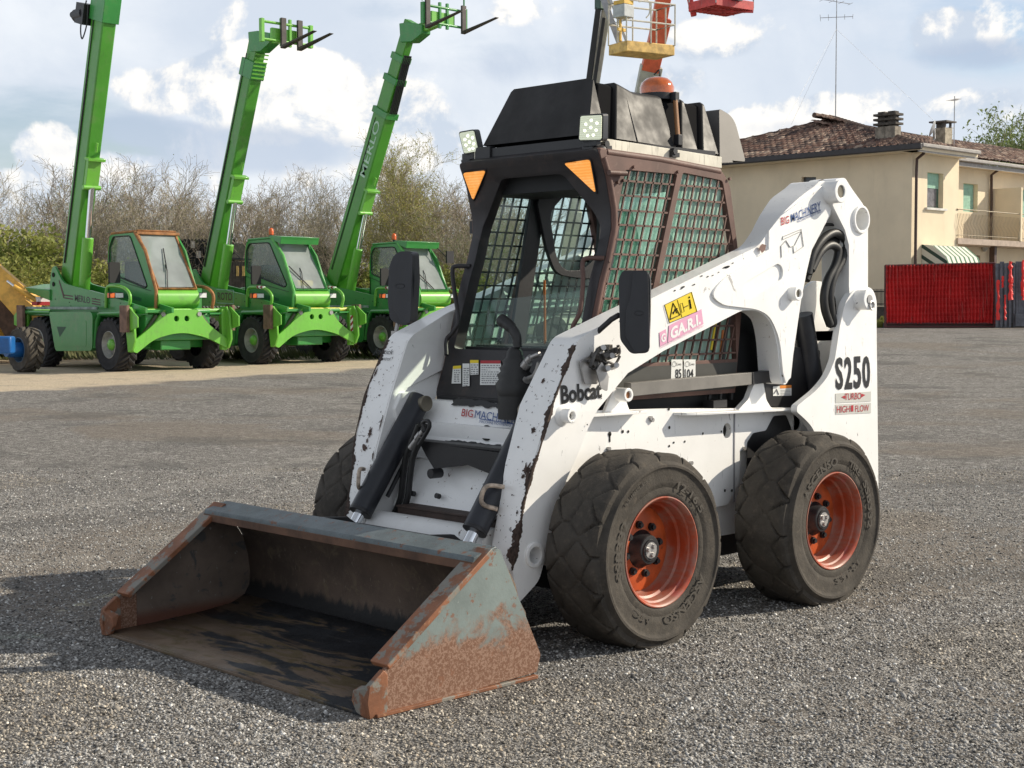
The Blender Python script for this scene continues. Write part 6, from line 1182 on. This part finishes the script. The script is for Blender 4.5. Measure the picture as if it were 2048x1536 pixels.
# awning
aw0=U(1843,489,'y',YC); aw1=U(1905,488,'y',YC); zA=aw0[2]; xl=aw0[0]; xr=aw1[0]-.15
arc=[(0,zA),(.45,zA-.05),(.95,zA-.45),(1.12,zA-.85)]
m=MT('green_cream_striped_canvas',(.70,.70,.60),.8); sx=m.sep(); st=m.math('FRACT',m.math('MULTIPLY',sx[0],3.1)); m.over(m.ramp(st,.60,.62),(.045,.14,.085)); M_AW=m.m
aw=HM(); N_=4
aw.v=[(x,YC+.02+o,z) for x in (xl,xr) for o,z in arc]; aw.f=[(i,i+1,4+i+1,4+i) for i in range(3)]; AWO=aw.build('awning',M_AW,HS); sm_=AWO.modifiers.new('s','SOLIDIFY'); sm_.thickness=.02
m=MT('awning_side_stripes',(.62,.60,.50),.8); s_=m.sep(); rr_=m.math('ADD',m.math('MULTIPLY',s_[2],1.3),m.math('MULTIPLY',s_[1],.8)); m.over(m.ramp(m.math('FRACT',m.math('MULTIPLY',rr_,2.0)),.6,.63),(.03,.06,.045))
HM().plate([(o,z) for o,z in arc]+[(.0,zA-.85)],[],lambda a,b:(xl+.012,YC+.02+a,b),(.01,0,0)).build('awning_side',m.m,AWO)
HM().box(tuple(U(1913,486,'y',YC2+.15)),(.22,.25,.22)).build('wall_lamp',M_SIL2,HS); lw=U(1969,488,'y',YC2+.1); HM().lathe([(lw[2]-.3,.05),(lw[2]-.2,.12),(lw[2]+.1,.12),(lw[2]+.2,.06)],(lw[0],lw[1],0),'z',12,True).build('wall_lantern',simple('grey_lantern',(.4,.4,.38),.5),HS)
# ================================================================ red netting fence and gates, low wall, railings
def FD(x,y,d): return UD(x,y,d)
def pl(px0,px1,yt,yb,d,off=0): a=FD(px0,yt,d); b=FD(px1,yt,d); c=FD(px1,yb,d); e=FD(px0,yb,d); return a,b,c,e
FN=empty('netting_fence',tuple(FD(1880,655,46)),label='red plastic netting fence panel in a steel frame before the cream house',cat='fence'); fo=A(*FN.location)
tl,tr,br_,bl_=[p-fo for p in pl(1771,1989,529,647,46)]
tl2=FD(1771,531,46)-fo; tr2=FD(1989,526,46)-fo
m=MT('red_plastic_net',(.56,.022,.022),.6); m.vary(.8,.25); ux=m.N.new('ShaderNodeUVMap')
m.bump(m.noise(9,5,.6,stretch=(1,1,1)),.5,.03); M_NET=m.m
mb=MB(); nu,nv=218,40
for j in range(nv+1):
    for i in range(nu+1):
        t=i/nu; q=j/nv; top=tl2+(tr2-tl2)*t; bot=bl_+(br_-bl_)*t; p=top+(bot-top)*q; w=.050*math.sin(t*2*PI*31+1.2*math.sin(q*5+t*9))+.02*math.sin(t*37+q*3)+.014*math.sin(q*60+t*3); mb.v.append(tuple(p-FW*w))
mb.f=[(j*(nu+1)+i,j*(nu+1)+i+1,(j+1)*(nu+1)+i+1,(j+1)*(nu+1)+i) for j in range(nv) for i in range(nu)]
mb.build('netting',M_NET,FN)
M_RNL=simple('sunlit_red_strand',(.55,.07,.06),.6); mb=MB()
for k in range(32):
    t=(k+.5)/31.5; 
    if t>1: break
    mb.tube([tl2+(tr2-tl2)*t+(bl_-tl2)*q-FW*(-.045+.02*math.sin(q*6+k))+RT*.02*math.sin(q*7+k*2) for q in np.linspace(.01,.98,9)],.016,4)
for k in range(16): q=(k+.5)/16; mb.tube([tl2+(tr2-tl2)*t+(bl_-tl2)*q-FW*.03 for t in np.linspace(0,1,7)],.004,3)
mb.build('net_strand',M_RNL,FN)
fr=MB(); fr.tube([tl2,tr2,br_,bl_],.035,6,closed=True); [fr.tube([a_,b_-A(0,0,.12)],.045,6) for a_,b_ in ((tl2,bl_),(tr2,br_))]; fr.tube([bl_-A(0,0,.10),br_-A(0,0,.10)],.03,5); fr.build('frame',simple('dark_red_frame',(.10,.03,.03),.6),FN)
WL=empty('low_wall',tuple(FD(1880,655,46.4)),label='low dark concrete kerb wall under the red netting fence',cat='wall'); w0=FD(1766,652,46.3)-A(*WL.location); w1=FD(2080,652,46.3)-A(*WL.location); MB().beam(w0+A(0,0,-.05),w1+A(0,0,-.05),.3,.30).build('kerb',simple('dark_concrete',(.09,.09,.085),.9),WL)
M_SL=simple('grey_slats',(.11,.12,.14),.6,va=.3); M_RF2=flat('bright_red_net',(.75,.03,.025),.6)
rnd=random.Random(2)
GTE=empty('slatted_gate',tuple(FD(2012,655,45.5)),label='folded grey slatted gate with scraps of red net, right of the fence',cat='gate')
g0=A(*GTE.location); mb=MB(); nb=MB()
for k in range(9):
    x=1993+k*4.4; d=45.6+.25*(k%2)+.05*k; mb.beam(FD(x,525+rnd.uniform(-2,2),d)-g0,FD(x,655,d)-g0,.035,.06,tuple(RT))
    mb.beam(FD(x+2,528,d+.1)-g0,FD(x+2,652,d+.1)-g0,.02,.04,tuple(RT))
mb.build('slat_panel',M_SL,GTE)
for x,y0,y1,w in ((1996,560,640,3),(2005,552,575,2),(2010,590,640,2),(2021,523,600,4),(2024,560,590,2)):
    nb=MB(); L_=14; pts=[FD(x+rnd.uniform(-1,1),y0+(y1-y0)*i/L_,45.3)-g0 for i in range(L_+1)]; nb.tube(pts,[max(.008,w*.017*rnd.uniform(.5,1.3)) for _ in pts],5); nb.build('net_scrap',M_RF2,GTE)
G2=empty('slatted_gate',tuple(FD(2040,655,46)),label='weathered grey board gate at the right picture edge',cat='gate'); g0=A(*G2.location); mb=MB()
for k in range(7): x=2034+k*5; mb.beam(FD(x,523,46)-g0,FD(x,628,46)-g0,.05,.07,tuple(RT))
mb.beam(FD(2030,640,45.9)-g0,FD(2070,640,45.9)-g0,.12,.38); mb.build('slat_panel',M_SL,G2)
nb=MB(); pts=[FD(2046+rnd.uniform(-1,1),520+5*i,45.8)-g0 for i in range(17)]; nb.tube(pts,[.06*rnd.uniform(.4,1.4) for _ in pts],5); nb.build('net_scrap',M_RF2,G2)
RL=empty('railing',tuple(FD(1762,650,52)),label='thin dark iron railing on a low wall left of the red fence',cat='railing'); g0=A(*RL.location); mb=MB()
for k in range(24): x=1745+k*2.6; mb.tube([FD(x,578,50)-g0,FD(x,612,50)-g0],.014,4)
for y in (583,608): mb.tube([FD(1740,y,50)-g0,FD(1810,y,50)-g0],.016,4)
mb.build('bars',M_BK,RL); mb=MB().beam(FD(1735,632,50.2)-g0,FD(1812,632,50.2)-g0,.25,.62); mb.build('wall_base',simple('dark_stone_wall',(.07,.065,.06),.9,va=.4),RL)
# ================================================================ boom lifts
M_LB=simple('cream_lift_paint',(.55,.52,.43),.5,va=.15); M_YLF=simple('weathered_yellow_deck',(.62,.40,.12),.6,va=.3); M_OB=simple('orange_boom_paint',(.62,.115,.045),.5,va=.15); M_RDK=simple('red_basket_paint',(.50,.055,.05),.5,va=.25)
def lift_base(parent,x,y,rz,mat):
    B=MB().bx(-1.6,1.6,-.6,.6,.45,1.0).bx(-1.9,1.2,-.75,.75,1.05,1.75).build('lift_chassis',mat,parent,bevel=.05)
    for sx in (-1.15,1.15):
        for sy in (-1,1):
            w=MB().lathe([(sy*.62,.28),(sy*.62,.48),(sy*.98,.48),(sy*.98,.28),(sy*.90,.24),(sy*.90,.001)],(sx,0,.48),'y',28); w.build('wheel',M_TT,parent,smooth=35)
def on(o): return A(*o.location)
# first lift: cream basket
D1=40.
L1=empty('boom_lift',tuple(A(*UD(1120,600,D1+4)[:2],0)),label='cream and grey boom lift with a yellow floored basket raised high above the cab',cat='boom lift'); o1=on(L1); lift_base(L1,0,0,0,M_LB)
pa=UD(1217,92,D1); pb=UD(1253,80,D1-.75); pc=UD(1353,92,D1-.05); zf=(pa[2]+pb[2]+pc[2])/3; 
for p in (pa,pb,pc): p[2]=zf+.0
v1=pa-pb; v2=pc-pb; v2=v2-v1*np.dot(v1,v2)/np.dot(v1,v1); pc=pb+v2; pdp=pa+v2
q=[p-o1 for p in (pb,pc,pdp,pa)]
def slab(q,z0,z1): m=MB(); m.v=[tuple(p+A(0,0,z0)) for p in q]+[tuple(p+A(0,0,z1)) for p in q]; m.f=[(3,2,1,0),(4,5,6,7)]+[(i,(i+1)%4,4+(i+1)%4,4+i) for i in range(4)]; return m
slab(q,-.26,.02).build('basket_floor',M_YLF,L1,bevel=.02)
mb=MB(); 
for hgt in (1.08,.55): mb.tube([p+A(0,0,hgt) for p in q],.024,7,closed=True)
for i in range(4):
    for t in (0,.5): p=q[i]+(q[(i+1)%4]-q[i])*t; mb.tube([p,p+A(0,0,1.08)],.022,6)
mb.tube(spl([q[0]+(q[1]-q[0])*.25+A(0,0,1.05),q[0]+(q[1]-q[0])*.45+A(0,0,1.1),q[0]+(q[1]-q[0])*.47+A(0,0,.8),q[0]+(q[1]-q[0])*.4+A(0,0,.65)]),.018,6); mb.build('guard_rail',M_LB,L1,smooth=50)
cc_=q[3]+(q[0]-q[3])*.75; mb=MB().bx(cc_[0]-.2,cc_[0]+.2,cc_[1]-.15,cc_[1]+.25,zf+.62,zf+.95); mb.build('control_box',simple('grey_panel',(.42,.44,.44),.5),L1,bevel=.02); MB().bx(cc_[0]-.18,cc_[0]+.18,cc_[1]-.14,cc_[1]+.24,zf+.96,zf+1.06).bx(cc_[0]-.05,cc_[0]+.0,cc_[1]-.1,cc_[1]-.05,zf+.03,zf+.6).bx(cc_[0]+.0,cc_[0]+.3,cc_[1]+.1,cc_[1]+.15,zf+.25,zf+.33).build('control_bracket',simple('amber_yellow',(.65,.40,.06),.5),L1)
mb=MB().tube([UD(1232,98,D1+.4)-o1-A(0,0,.1),UD(1262,106,D1+.4)-o1],.09,8); mb.build('rotator',M_STL,L1)
def seg(px0,d0,px1,d1,w,h,nm,mat,par,o): return MB().beam(UD(*px0,d0)-o,UD(*px1,d1)-o,w,h,tuple(RT)).build(nm,mat,par,bevel=.02)
seg((1222,-40),D1+1,(1150,420),D1+2.5,.20,.26,'boom',M_LB,L1,o1); seg((1197,15),D1+1,(1162,280),D1+1.6,.12,.16,'boom_cylinder',M_BK,L1,o1); seg((1208,35),D1+.9,(1176,250),D1+1.5,.10,.10,'boom_cylinder',M_BK,L1,o1)
seg((1196,-30),D1+.9,(1242,92),D1+.5,.09,.17,'jib',simple('grey_jib',(.33,.33,.34),.5),L1,o1); seg((1214,-20),D1+.8,(1256,90),D1+.4,.07,.08,'jib',simple('grey_jib_b',(.42,.42,.42),.5),L1,o1)
seg((1150,420),D1+2.5,(1125,590),D1+3.5,.35,.4,'lower_boom',M_LB,L1,o1)
MB().box(UD(1200,8,D1+1)-o1,(.22,.22,.3)).build('jib_knuckle',simple('dark_green_joint',(.05,.10,.08),.5),L1,bevel=.02)
# second lift: orange boom
D2=43.; L2=empty('boom_lift',tuple(A(*UD(1215,600,D2+3)[:2],0)),label='boom lift with an orange upper boom and a dark red basket, behind the amber beacon',cat='boom lift'); o2=on(L2); lift_base(L2,0,0,0,simple('orange_chassis',(.45,.10,.04),.5))
seg((1340,-80),D2-1,(1302,135),D2,.38,.42,'boom_section',M_OB,L2,o2); seg((1325,36),D2-.52,(1299,142),D2+.0,.46,.50,'boom_section',M_OB,L2,o2)
seg((1303,132),D2+.02,(1235,470),D2+1.5,.56,.62,'boom',simple('grey_green_boom',(.38,.38,.31),.5),L2,o2); seg((1235,470),D2+1.5,(1218,590),D2+2.4,.6,.6,'lower_boom',M_LB,L2,o2)
mb=MB().tube(spl([UD(1308,150,D2-.3)-o2,UD(1318,140,D2-.3)-o2,UD(1319,152,D2-.3)-o2,UD(1310,165,D2-.3)-o2]),.02,5); mb.build('boom_cable',M_BK,L2)
# third lift: red basket
D3=42.; L3=L2; o3=o2
pb=UD(1432,0,D3-.9); pc=UD(1520,22,D3-.3); pa=UD(1378,8,D3); zf=UD(1450,18,D3)[2]
for p in (pa,pb,pc): p[2]=zf
v1=pa-pb; v2=pc-pb; v2=v2-v1*np.dot(v1,v2)/np.dot(v1,v1); pc=pb+v2; pdp=pa+v2; q=[p-o3 for p in (pb,pc,pdp,pa)]
slab(q,-.02,.02).build('basket_floor',simple('dark_grille',(.10,.03,.03),.7,va=.4),L3)
mb=MB(); 
for i in range(4):
    a_,b_=q[i],q[(i+1)%4]; mb.beam(a_+A(0,0,.06),b_+A(0,0,.06),.04,.24)
mb.build('toe_board',M_RDK,L3,bevel=.006)
mb=MB(); 
for t in np.linspace(.08,.92,9): mb.beam(q[0]+(q[1]-q[0])*t-A(0,0,.05),q[3]+(q[2]-q[3])*t-A(0,0,.05),.03,.04)
for t in (.3,.7): mb.beam(q[0]+(q[3]-q[0])*t-A(0,0,.06),q[1]+(q[2]-q[1])*t-A(0,0,.06),.03,.04)
mb.beam(q[3]+A(0,0,-.05),q[1]+A(0,0,-.10),.06,.05); mb.build('floor_joist',M_RDK,L3)
mb=MB(); 
for hgt in (1.08,.55): mb.tube([p+A(0,0,hgt) for p in q],.024,7,closed=True)
for i in range(4):
    for t in (0,.5): p=q[i]+(q[(i+1)%4]-q[i])*t; mb.tube([p,p+A(0,0,1.08)],.022,6)
mb.build('guard_rail',simple('grey_guard_rail',(.35,.33,.32),.5),L3)
mb=MB().bx(*[x for k in range(2) for x in (q[0][k]+(q[1][k]-q[0][k])*.5-.15,q[0][k]+(q[1][k]-q[0][k])*.5+.15)],q[0][2]+.12,q[0][2]+.5); mb.build('tool_box',M_BK,L3)
seg((1362,-75),D3+.6,(1388,32),D3+.4,.12,.16,'jib',M_RDK,L3,o3)
# ================================================================ machines at the left edge
BL_=empty('blue_lift_wheel_axle',(0,0,0)); bpy.data.objects.remove(BL_)
dW=29.8; wc=UD(36,697,dW); LW=empty('blue_boom_lift',(wc[0],wc[1],0),label='blue boom lift axle with a lugged tyre at the left picture edge',cat='boom lift')
ang=math.atan2(-FW[1]*.8-RT[1]*.75,-FW[0]*.8-RT[0]*.75)   # axle direction towards the viewer's left
_t2=tyre_mesh(.34,.455,.25,(15,.9),seed=5,ridge=.40,nt=260,lug=.04)
WW=empty('wheel',(0,0,.45)); WW.parent=LW; WW.rotation_euler=(0,0,ang-PI/2); T2_=_t2.build('tyre',simple('worn_brown_tyre',(.075,.065,.052),.85,va=.35,bmp=(40,5,.5,.01)),WW,smooth=35)
M_BL=simple('blue_machine_paint',(.008,.10,.33),.4,va=.15); MB().lathe([(-.01,.255),(.0,.24),(-.06,.225),(-.14,.21),(-.14,.001)],(0,0,0),'y',36).build('rim',simple('blue_grey_rim',(.07,.13,.20),.5),WW,smooth=40)
mb=MB().lathe([(-.14,.15),(.20,.15),(.26,.13),(.26,.001)],(0,0,0),'y',28); mb.build('wheel_hub',M_BL,WW,smooth=35)
b_=UD(4,690,dW-1.0)-on(LW); MB().beam(b_-RT*.9,b_+RT*.22,.30,.34).beam(b_-RT*.9+A(0,0,.3),b_-RT*.55+A(0,0,.3),.5,.8).build('axle_housing',M_BL,LW,bevel=.04)
M_YE=simple('faded_yellow_paint',(.72,.40,.07),.5,va=.2); EX=empty('backhoe_loader',tuple(A(*UD(-60,600,34)[:2],0)),label='faded yellow backhoe with its arm lowered behind the leftmost green handler',cat='backhoe'); o5=on(EX)
P=[(-40,500),(0,533),(46,572),(52,600),(100,640),(60,648),(40,645),(0,600),(-40,560)]
c3=[UD(x,y,33.4)-o5 for x,y in P]; mb=MB().plate([(x,y) for x,y in P],[],lambda x,y:UD(x,y,33.4)-o5,tuple(FW*.30)); AR_=mb.build('loader_arm',M_YE,EX,bevel=.01)
MB().plate([(0,560),(20,590),(55,700),(40,720),(-10,640),(-10,580)],[],lambda x,y:UD(x,y,33.9)-o5,tuple(FW*.2)).build('inner_arm',simple('brown_hose_cluster',(.09,.05,.03),.7,va=.4),EX)
mb=MB().cyl(UD(28,573,33.2)-o5,UD(76,602,33.2)-o5,.055,12); CY=mb.build('arm_cylinder',M_YE,EX,smooth=40); MB().cyl(UD(14,562,33.2)-o5,UD(30,574,33.2)-o5,.03,10).build('rod',M_CHR,CY,smooth=40)
MB().box(UD(88,600,33.2)-o5,(.3,.25,.14)).build('rear_lamp',M_LEN,EX,bevel=.01); MB().box(UD(90,607,33.1)-o5,(.5,.25,.08)).build('red_cap',M_TXR,EX); MB().bx(-1.5,0.3,-1.5,.5,.5,1.6).build('backhoe_body',M_YE,EX,bevel=.05)
for dx in (-1.2,.2): MB().lathe([(-.2,.2),(-.2,.5),(.2,.5),(.2,.2)],(dx,.4,.5),'y',24,True).build('wheel',M_TT,EX)
# container and slatted body parked behind the handlers
CN=empty('container',tuple(A(*UD(420,600,44)[:2],0)),label='dark green container standing behind the leftmost handler cab',cat='container'); o6=on(CN)
mb=MB(); pA_=UD(352,478,44)-o6; pB_=UD(470,484,44)-o6; mb.add([A(pA_[0],pA_[1],.6),A(pB_[0],pB_[1],.6),A(pB_[0],pB_[1],pB_[2]),A(pA_[0],pA_[1],pA_[2])]+[p+A(*FW[:2],0)*2.2 for p in (A(pA_[0],pA_[1],.6),A(pB_[0],pB_[1],.6),A(pB_[0],pB_[1],pB_[2]),A(pA_[0],pA_[1],pA_[2]))],[(0,1,2,3),(4,7,6,5),(0,4,5,1),(1,5,6,2),(2,6,7,3),(3,7,4,0)]); CNB=mb.build('container_box',simple('dark_green_sheet',(.014,.024,.020),.6,va=.4,vs_=1.5),CN,bevel=.03)
for x,y,w,h_ in ((386,489,8,14),(397,509,6,8),(458,500,7,6)): c_=UD(x,y,43.95)-o6; MB().box(c_,(.10,.10,.2)).build('pale_patch',M_SIL2,CNB)
mb=MB(); [mb.beam(UD(x,478,43.96)-o6,UD(x,585,43.96)-o6,.04,.05,tuple(RT)) for x in range(356,470,7)]; mb.build('wall_rib',M_DK,CNB)
TR=empty('tipper_trailer',tuple(A(*UD(480,600,42)[:2],0)),label='brown slatted trailer body with yellow marks between two green booms',cat='trailer'); o7=on(TR); mb=MB()
for k in range(9): x=457+k*5.6; mb.beam(UD(x,524,42)-o7,UD(x,585,42)-o7,.05,.11,tuple(RT))
TB_=mb.build('slat_side',simple('brown_slat',(.085,.07,.055),.8,va=.35),TR); mb=MB(); mb.beam(UD(450,516,41.95)-o7,UD(502,519,41.95)-o7,.04,.04); mb.tube([UD(452,516,41.9)-o7,UD(470,505,41.9)-o7,UD(480,516,41.9)-o7],.02,5); mb.build('top_rail',M_BK,TB_)
mb=MB(); [mb.beam(UD(x,532,41.9)-o7,UD(x,552,41.9)-o7,.02,.07,tuple(RT)) for x in (475,487)]; mb.build('yellow_mark',M_YLF,TB_)
MB().plate([(462,487),(492,487),(486,520),(458,518)],[],lambda x,y:UD(x,y,43)-o7,tuple(FW*.3)).build('tarpaulin',simple('olive_grey_tarp',(.12,.115,.085),.8,va=.3),TR)
# ================================================================ trees and bushes
def bark(name,c): return simple(name,c,.9,va=.3,vs_=2)
M_B1=bark('grey_brown_bark',(.33,.29,.22)); M_B2=bark('reddish_twig_bark',(.31,.26,.20)); M_B3=bark('ochre_bark',(.30,.26,.13))
def leafm(name,c,c2):
    m=MT(name,c,.7); v=m.N.new('ShaderNodeObjectInfo'); n=m.noise(2.2,3,.6); m.over(m.ramp(n,.38,.62),c2); n=m.noise(9,2,.5); m.over(m.math('MULTIPLY',m.ramp(n,.5,.7),.5),tuple(x*.45 for x in c)); m.set('Subsurface Weight',0)
    tr=m.N.new('ShaderNodeBsdfTranslucent'); m.L.new(m.col,tr.inputs[0]); mx=m.N.new('ShaderNodeMixShader'); mx.inputs[0].default_value=.35; out=m.N['Material Output']; m.L.new(m.b.outputs[0],mx.inputs[1]); m.L.new(tr.outputs[0],mx.inputs[2]); m.L.new(mx.outputs[0],out.inputs[0]); return m.m
M_F1=leafm('spring_buds',(.24,.26,.08),(.32,.30,.10)); M_F2=leafm('bush_leaves',(.20,.24,.05),(.30,.31,.08)); M_F3=leafm('fresh_leaves',(.15,.21,.07),(.22,.27,.09)); M_F4=leafm('willow_buds',(.42,.40,.10),(.30,.32,.09)); M_F5=leafm('dark_ivy',(.03,.045,.015),(.05,.065,.02))
def tree_mesh(seed,h,stems=4,spread=.35,levels=4,twigs=1.0,leaf=0,lsize=.05,droop=0.,lean=.12,low=.12,r0=.07):
    rn=random.Random(seed); tb=MB(); tw_=MB(); lf=MB(); tips=[]
    def rv(): return A(rn.gauss(0,1),rn.gauss(0,1),rn.gauss(0,1))
    def grow(p,d,L,r,lv,top):
        n=5 if lv==0 else 4 if lv==1 else 3; pts=[p]; q=p; dd=d/np.linalg.norm(d); rs_=[r]
        for i in range(n):
            dd=dd+rv()*(.10+.05*lv)+A(0,0,.06-.0*lv-droop*lv*.1); dd/=np.linalg.norm(dd); q=q+dd*L/n; pts.append(q); rs_.append(max(r*(1-.72*(i+1)/n),.005))
        (tb if lv==0 else tw_).tube(pts,rs_,6 if lv==0 else 4 if lv==1 else 3,cap=False)
        if lv>=levels-1: tips.append(pts); return
        k={0:11,1:8,2:6,3:5}[lv]; k=max(3,int(k*twigs))
        for j in range(k):
            t=(low if lv==0 else .15)+(1-(low if lv==0 else .15))*(j+rn.random()*.7)/k; t=min(t,.99); i=int(t*n); f=t*n-i; b=pts[i]+(pts[min(i+1,n)]-pts[i])*f
            ax=pts[min(i+1,n)]-pts[i]; ax=ax/np.linalg.norm(ax); sd=np.cross(ax,rv()); sd/=np.linalg.norm(sd)
            nd=ax*rn.uniform(.55,1.0)+sd*rn.uniform(.45,.95)*(1.0 if lv else spread*2.4)+A(0,0,.35 if lv<2 else .12)
            grow(b,nd,L*rn.uniform(.38,.62)*(1-.45*t if lv==0 else 1),max(r*(1-.7*t)*.55,.006),lv+1,t)
    for s in range(stems):
        a=2*PI*s/max(stems,1)+rn.uniform(0,1); o=A(math.cos(a),math.sin(a),0)
        grow(o*.25*rn.random()*(stems>1),A(0,0,1)+o*(spread*rn.uniform(.25,1) if stems>1 else lean*.5),h*rn.uniform(.72,1),r0*rn.uniform(.7,1),0,0)
    if leaf:
        for pts in tips:
            for _ in range(leaf):
                i=rn.randrange(len(pts)-1); p=pts[i]+(pts[i+1]-pts[i])*rn.random()+rv()*lsize*1.4; u=rv(); u/=np.linalg.norm(u); w=np.cross(u,rv()); w/=np.linalg.norm(w)+1e-9; s_=lsize*rn.uniform(.6,1.3); lf.add([p-u*s_*.6-A(0,0,droop*s_),p+w*s_*.4,p+u*s_,p-w*s_*.4],[(0,1,2,3)])
    return tb,tw_,lf
def fastbuild(mb,name,mat,parent):
    me=bpy.data.meshes.new(name); me.from_pydata(mb.v,[],mb.f); me.materials.append(mat); o=bpy.data.objects.new(name,me); SC.collection.objects.link(o); o.parent=parent; return o
protos={}
def proto(key,bark_,leafmat,**k):
    tb,tw_,lf=tree_mesh(**k); T_=bpy.data.objects.new('tree',None); tr=fastbuild(tb,'trunk',bark_,T_); cr_=fastbuild(tw_,'crown',bark_,T_); ch=[(tr,None),(cr_,None)]
    if lf.v: l_=fastbuild(lf,'leaves',leafmat,cr_); ch.append((l_,cr_))
    protos[key]=[T_,tr,cr_]+([l_] if lf.v else []); protos[key].append(False)
def plant(key,px,d,s,name,label,cat,group,rz,z=None,sx=1.):
    P=protos[key]; first=not P[-1]; P[-1]=True; objs=P[:-1]
    if first: T_=objs[0]; SC.collection.objects.link(T_); T_.name=name
    else:
        T_=bpy.data.objects.new(name,None); SC.collection.objects.link(T_)
        t=objs[1].copy(); t.parent=T_; SC.collection.objects.link(t); c=objs[2].copy(); c.parent=T_; SC.collection.objects.link(c)
        if len(objs)>3: l=objs[3].copy(); l.parent=c; SC.collection.objects.link(l)
    g_=UD(px,600,d); T_.location=(g_[0],g_[1],z if z is not None else 0); T_.rotation_euler=(0,0,rz); T_.scale=(s*sx,s*sx,s); tag(T_,label,cat,group); return T_
proto('bareA',M_B1,M_F1,seed=1,h=6.,stems=4,spread=.40,leaf=1,lsize=.035)
proto('bareB',M_B2,M_F1,seed=2,h=6.,stems=5,spread=.48,leaf=1,lsize=.035)
proto('bareC',M_B1,M_F3,seed=5,h=6.,stems=3,spread=.36,leaf=3,lsize=.05)
proto('willow',M_B3,M_F4,seed=7,h=7.,stems=4,spread=.30,leaf=4,lsize=.05,twigs=1.1)
proto('bush',M_B3,M_F2,seed=9,h=2.4,stems=7,spread=.9,levels=3,leaf=20,lsize=.075,low=.05,r0=.03)
proto('ivy',M_B1,M_F5,seed=12,h=4.2,stems=5,spread=.45,levels=3,leaf=26,lsize=.10,low=.05)
proto('greenT',M_B1,M_F3,seed=15,h=9.,stems=3,spread=.45,leaf=9,lsize=.11,droop=.8,r0=.12)
if 1:
    rn=random.Random(11); GB='bare trees of the thicket behind the green handlers'; ZN=lambda px: 'left of the leftmost green boom' if px<150 else 'between the leftmost and the middle green boom' if px<450 else 'between the middle and the rightmost green boom' if px<700 else 'right of the rightmost green boom'
    i=0
    for row,(d0,n_,s0) in enumerate(((44,11,.70),(50,11,.84),(58,10,.97))):
        for k in range(n_):
            px=-90+ (1130)*(k+.5)/n_+rn.uniform(-22,22); key=rn.choice(['bareA','bareB','bareB','bareC','bareA'])
            s=s0*rn.uniform(.84,1.08)
            if px<80: s*=.86
            if 560<px<700: s*=.88
            if 750<px<830 and row<2: continue
            plant(key,px,d0+rn.uniform(-2,2),s,'bare_tree','bare twiggy thicket tree '+ZN(px),'tree','bare trees '+ZN(px),rn.uniform(0,6.28),sx=rn.uniform(1.0,1.25)); i+=1
    for k,(px,d,s) in enumerate(((788,46,.74),(818,50,.80))):
        plant('willow',px,d,s,'willow_tree',('yellow green budding willow rising above the thicket, nearest the rightmost green boom','yellow green budding willow just left of the loader cab lamp')[k],'tree','budding willows',k*1.7)
    GBU='leafy bushes along the thicket foot'
    for px,d,s in ((-30,37,.9),(15,39,.8),(60,38,.65),(100,40,.75),(195,42,.95),(700,45,.8),(755,44,.9),(890,44,.9),(560,46,.7),(-10,41,1.3),(140,44,.8)):
        plant('bush',px,d,s,'leafy_bush','yellowish green low bush in the thicket '+ZN(px),'bush','low bushes '+ZN(px),rn.uniform(0,6.28),sx=1.15)
    for px,d,s in ((55,46,.75),(615,48,.7),(640,50,.7)): plant('ivy',px,d,s,'ivy_clad_tree','dark ivy clad shrub in the thicket '+ZN(px),'shrub','ivy clad shrubs '+ZN(px),rn.uniform(0,6.28))
    for k,(px,d,s) in enumerate(((1985,84,1.02),(2030,82,1.13),(2085,86,1.25),(1948,90,.88))): plant('greenT',px,d,s,'leafy_tree','tree with loose fresh green leaves rising behind the house roof','tree','green trees behind the house',k*1.3,sx=1.1)
    for px,d,s in ((1767,46.5,.17),(1752,47,.13)): plant('bush',px,d,s,'weed_clump','small bright weed clump at the foot of the railing','weed','weeds by the railing',rn.uniform(0,6),z=.45)
# ground-level rubble bank and weeds along the foot of the thicket
mb=MB(); rn=random.Random(3)
for _ in range(2600):
    px=rn.uniform(-80,960); d=rn.uniform(36,40); g_=UD(px,600,d); s_=rn.uniform(.04,.14); z_=0
    mb.add([(g_[0]-s_,g_[1],z_),(g_[0]+s_*.3,g_[1]+s_,z_+s_*.2),(g_[0]+s_*.2,g_[1]-s_*.3,z_+s_*rn.uniform(1,2.6))],[(0,1,2)])
mb.build('grass',leafm('low_grass',(.06,.09,.02),(.12,.12,.04)),None,kind='stuff',label='low weedy grass along the foot of the thicket',cat='grass')
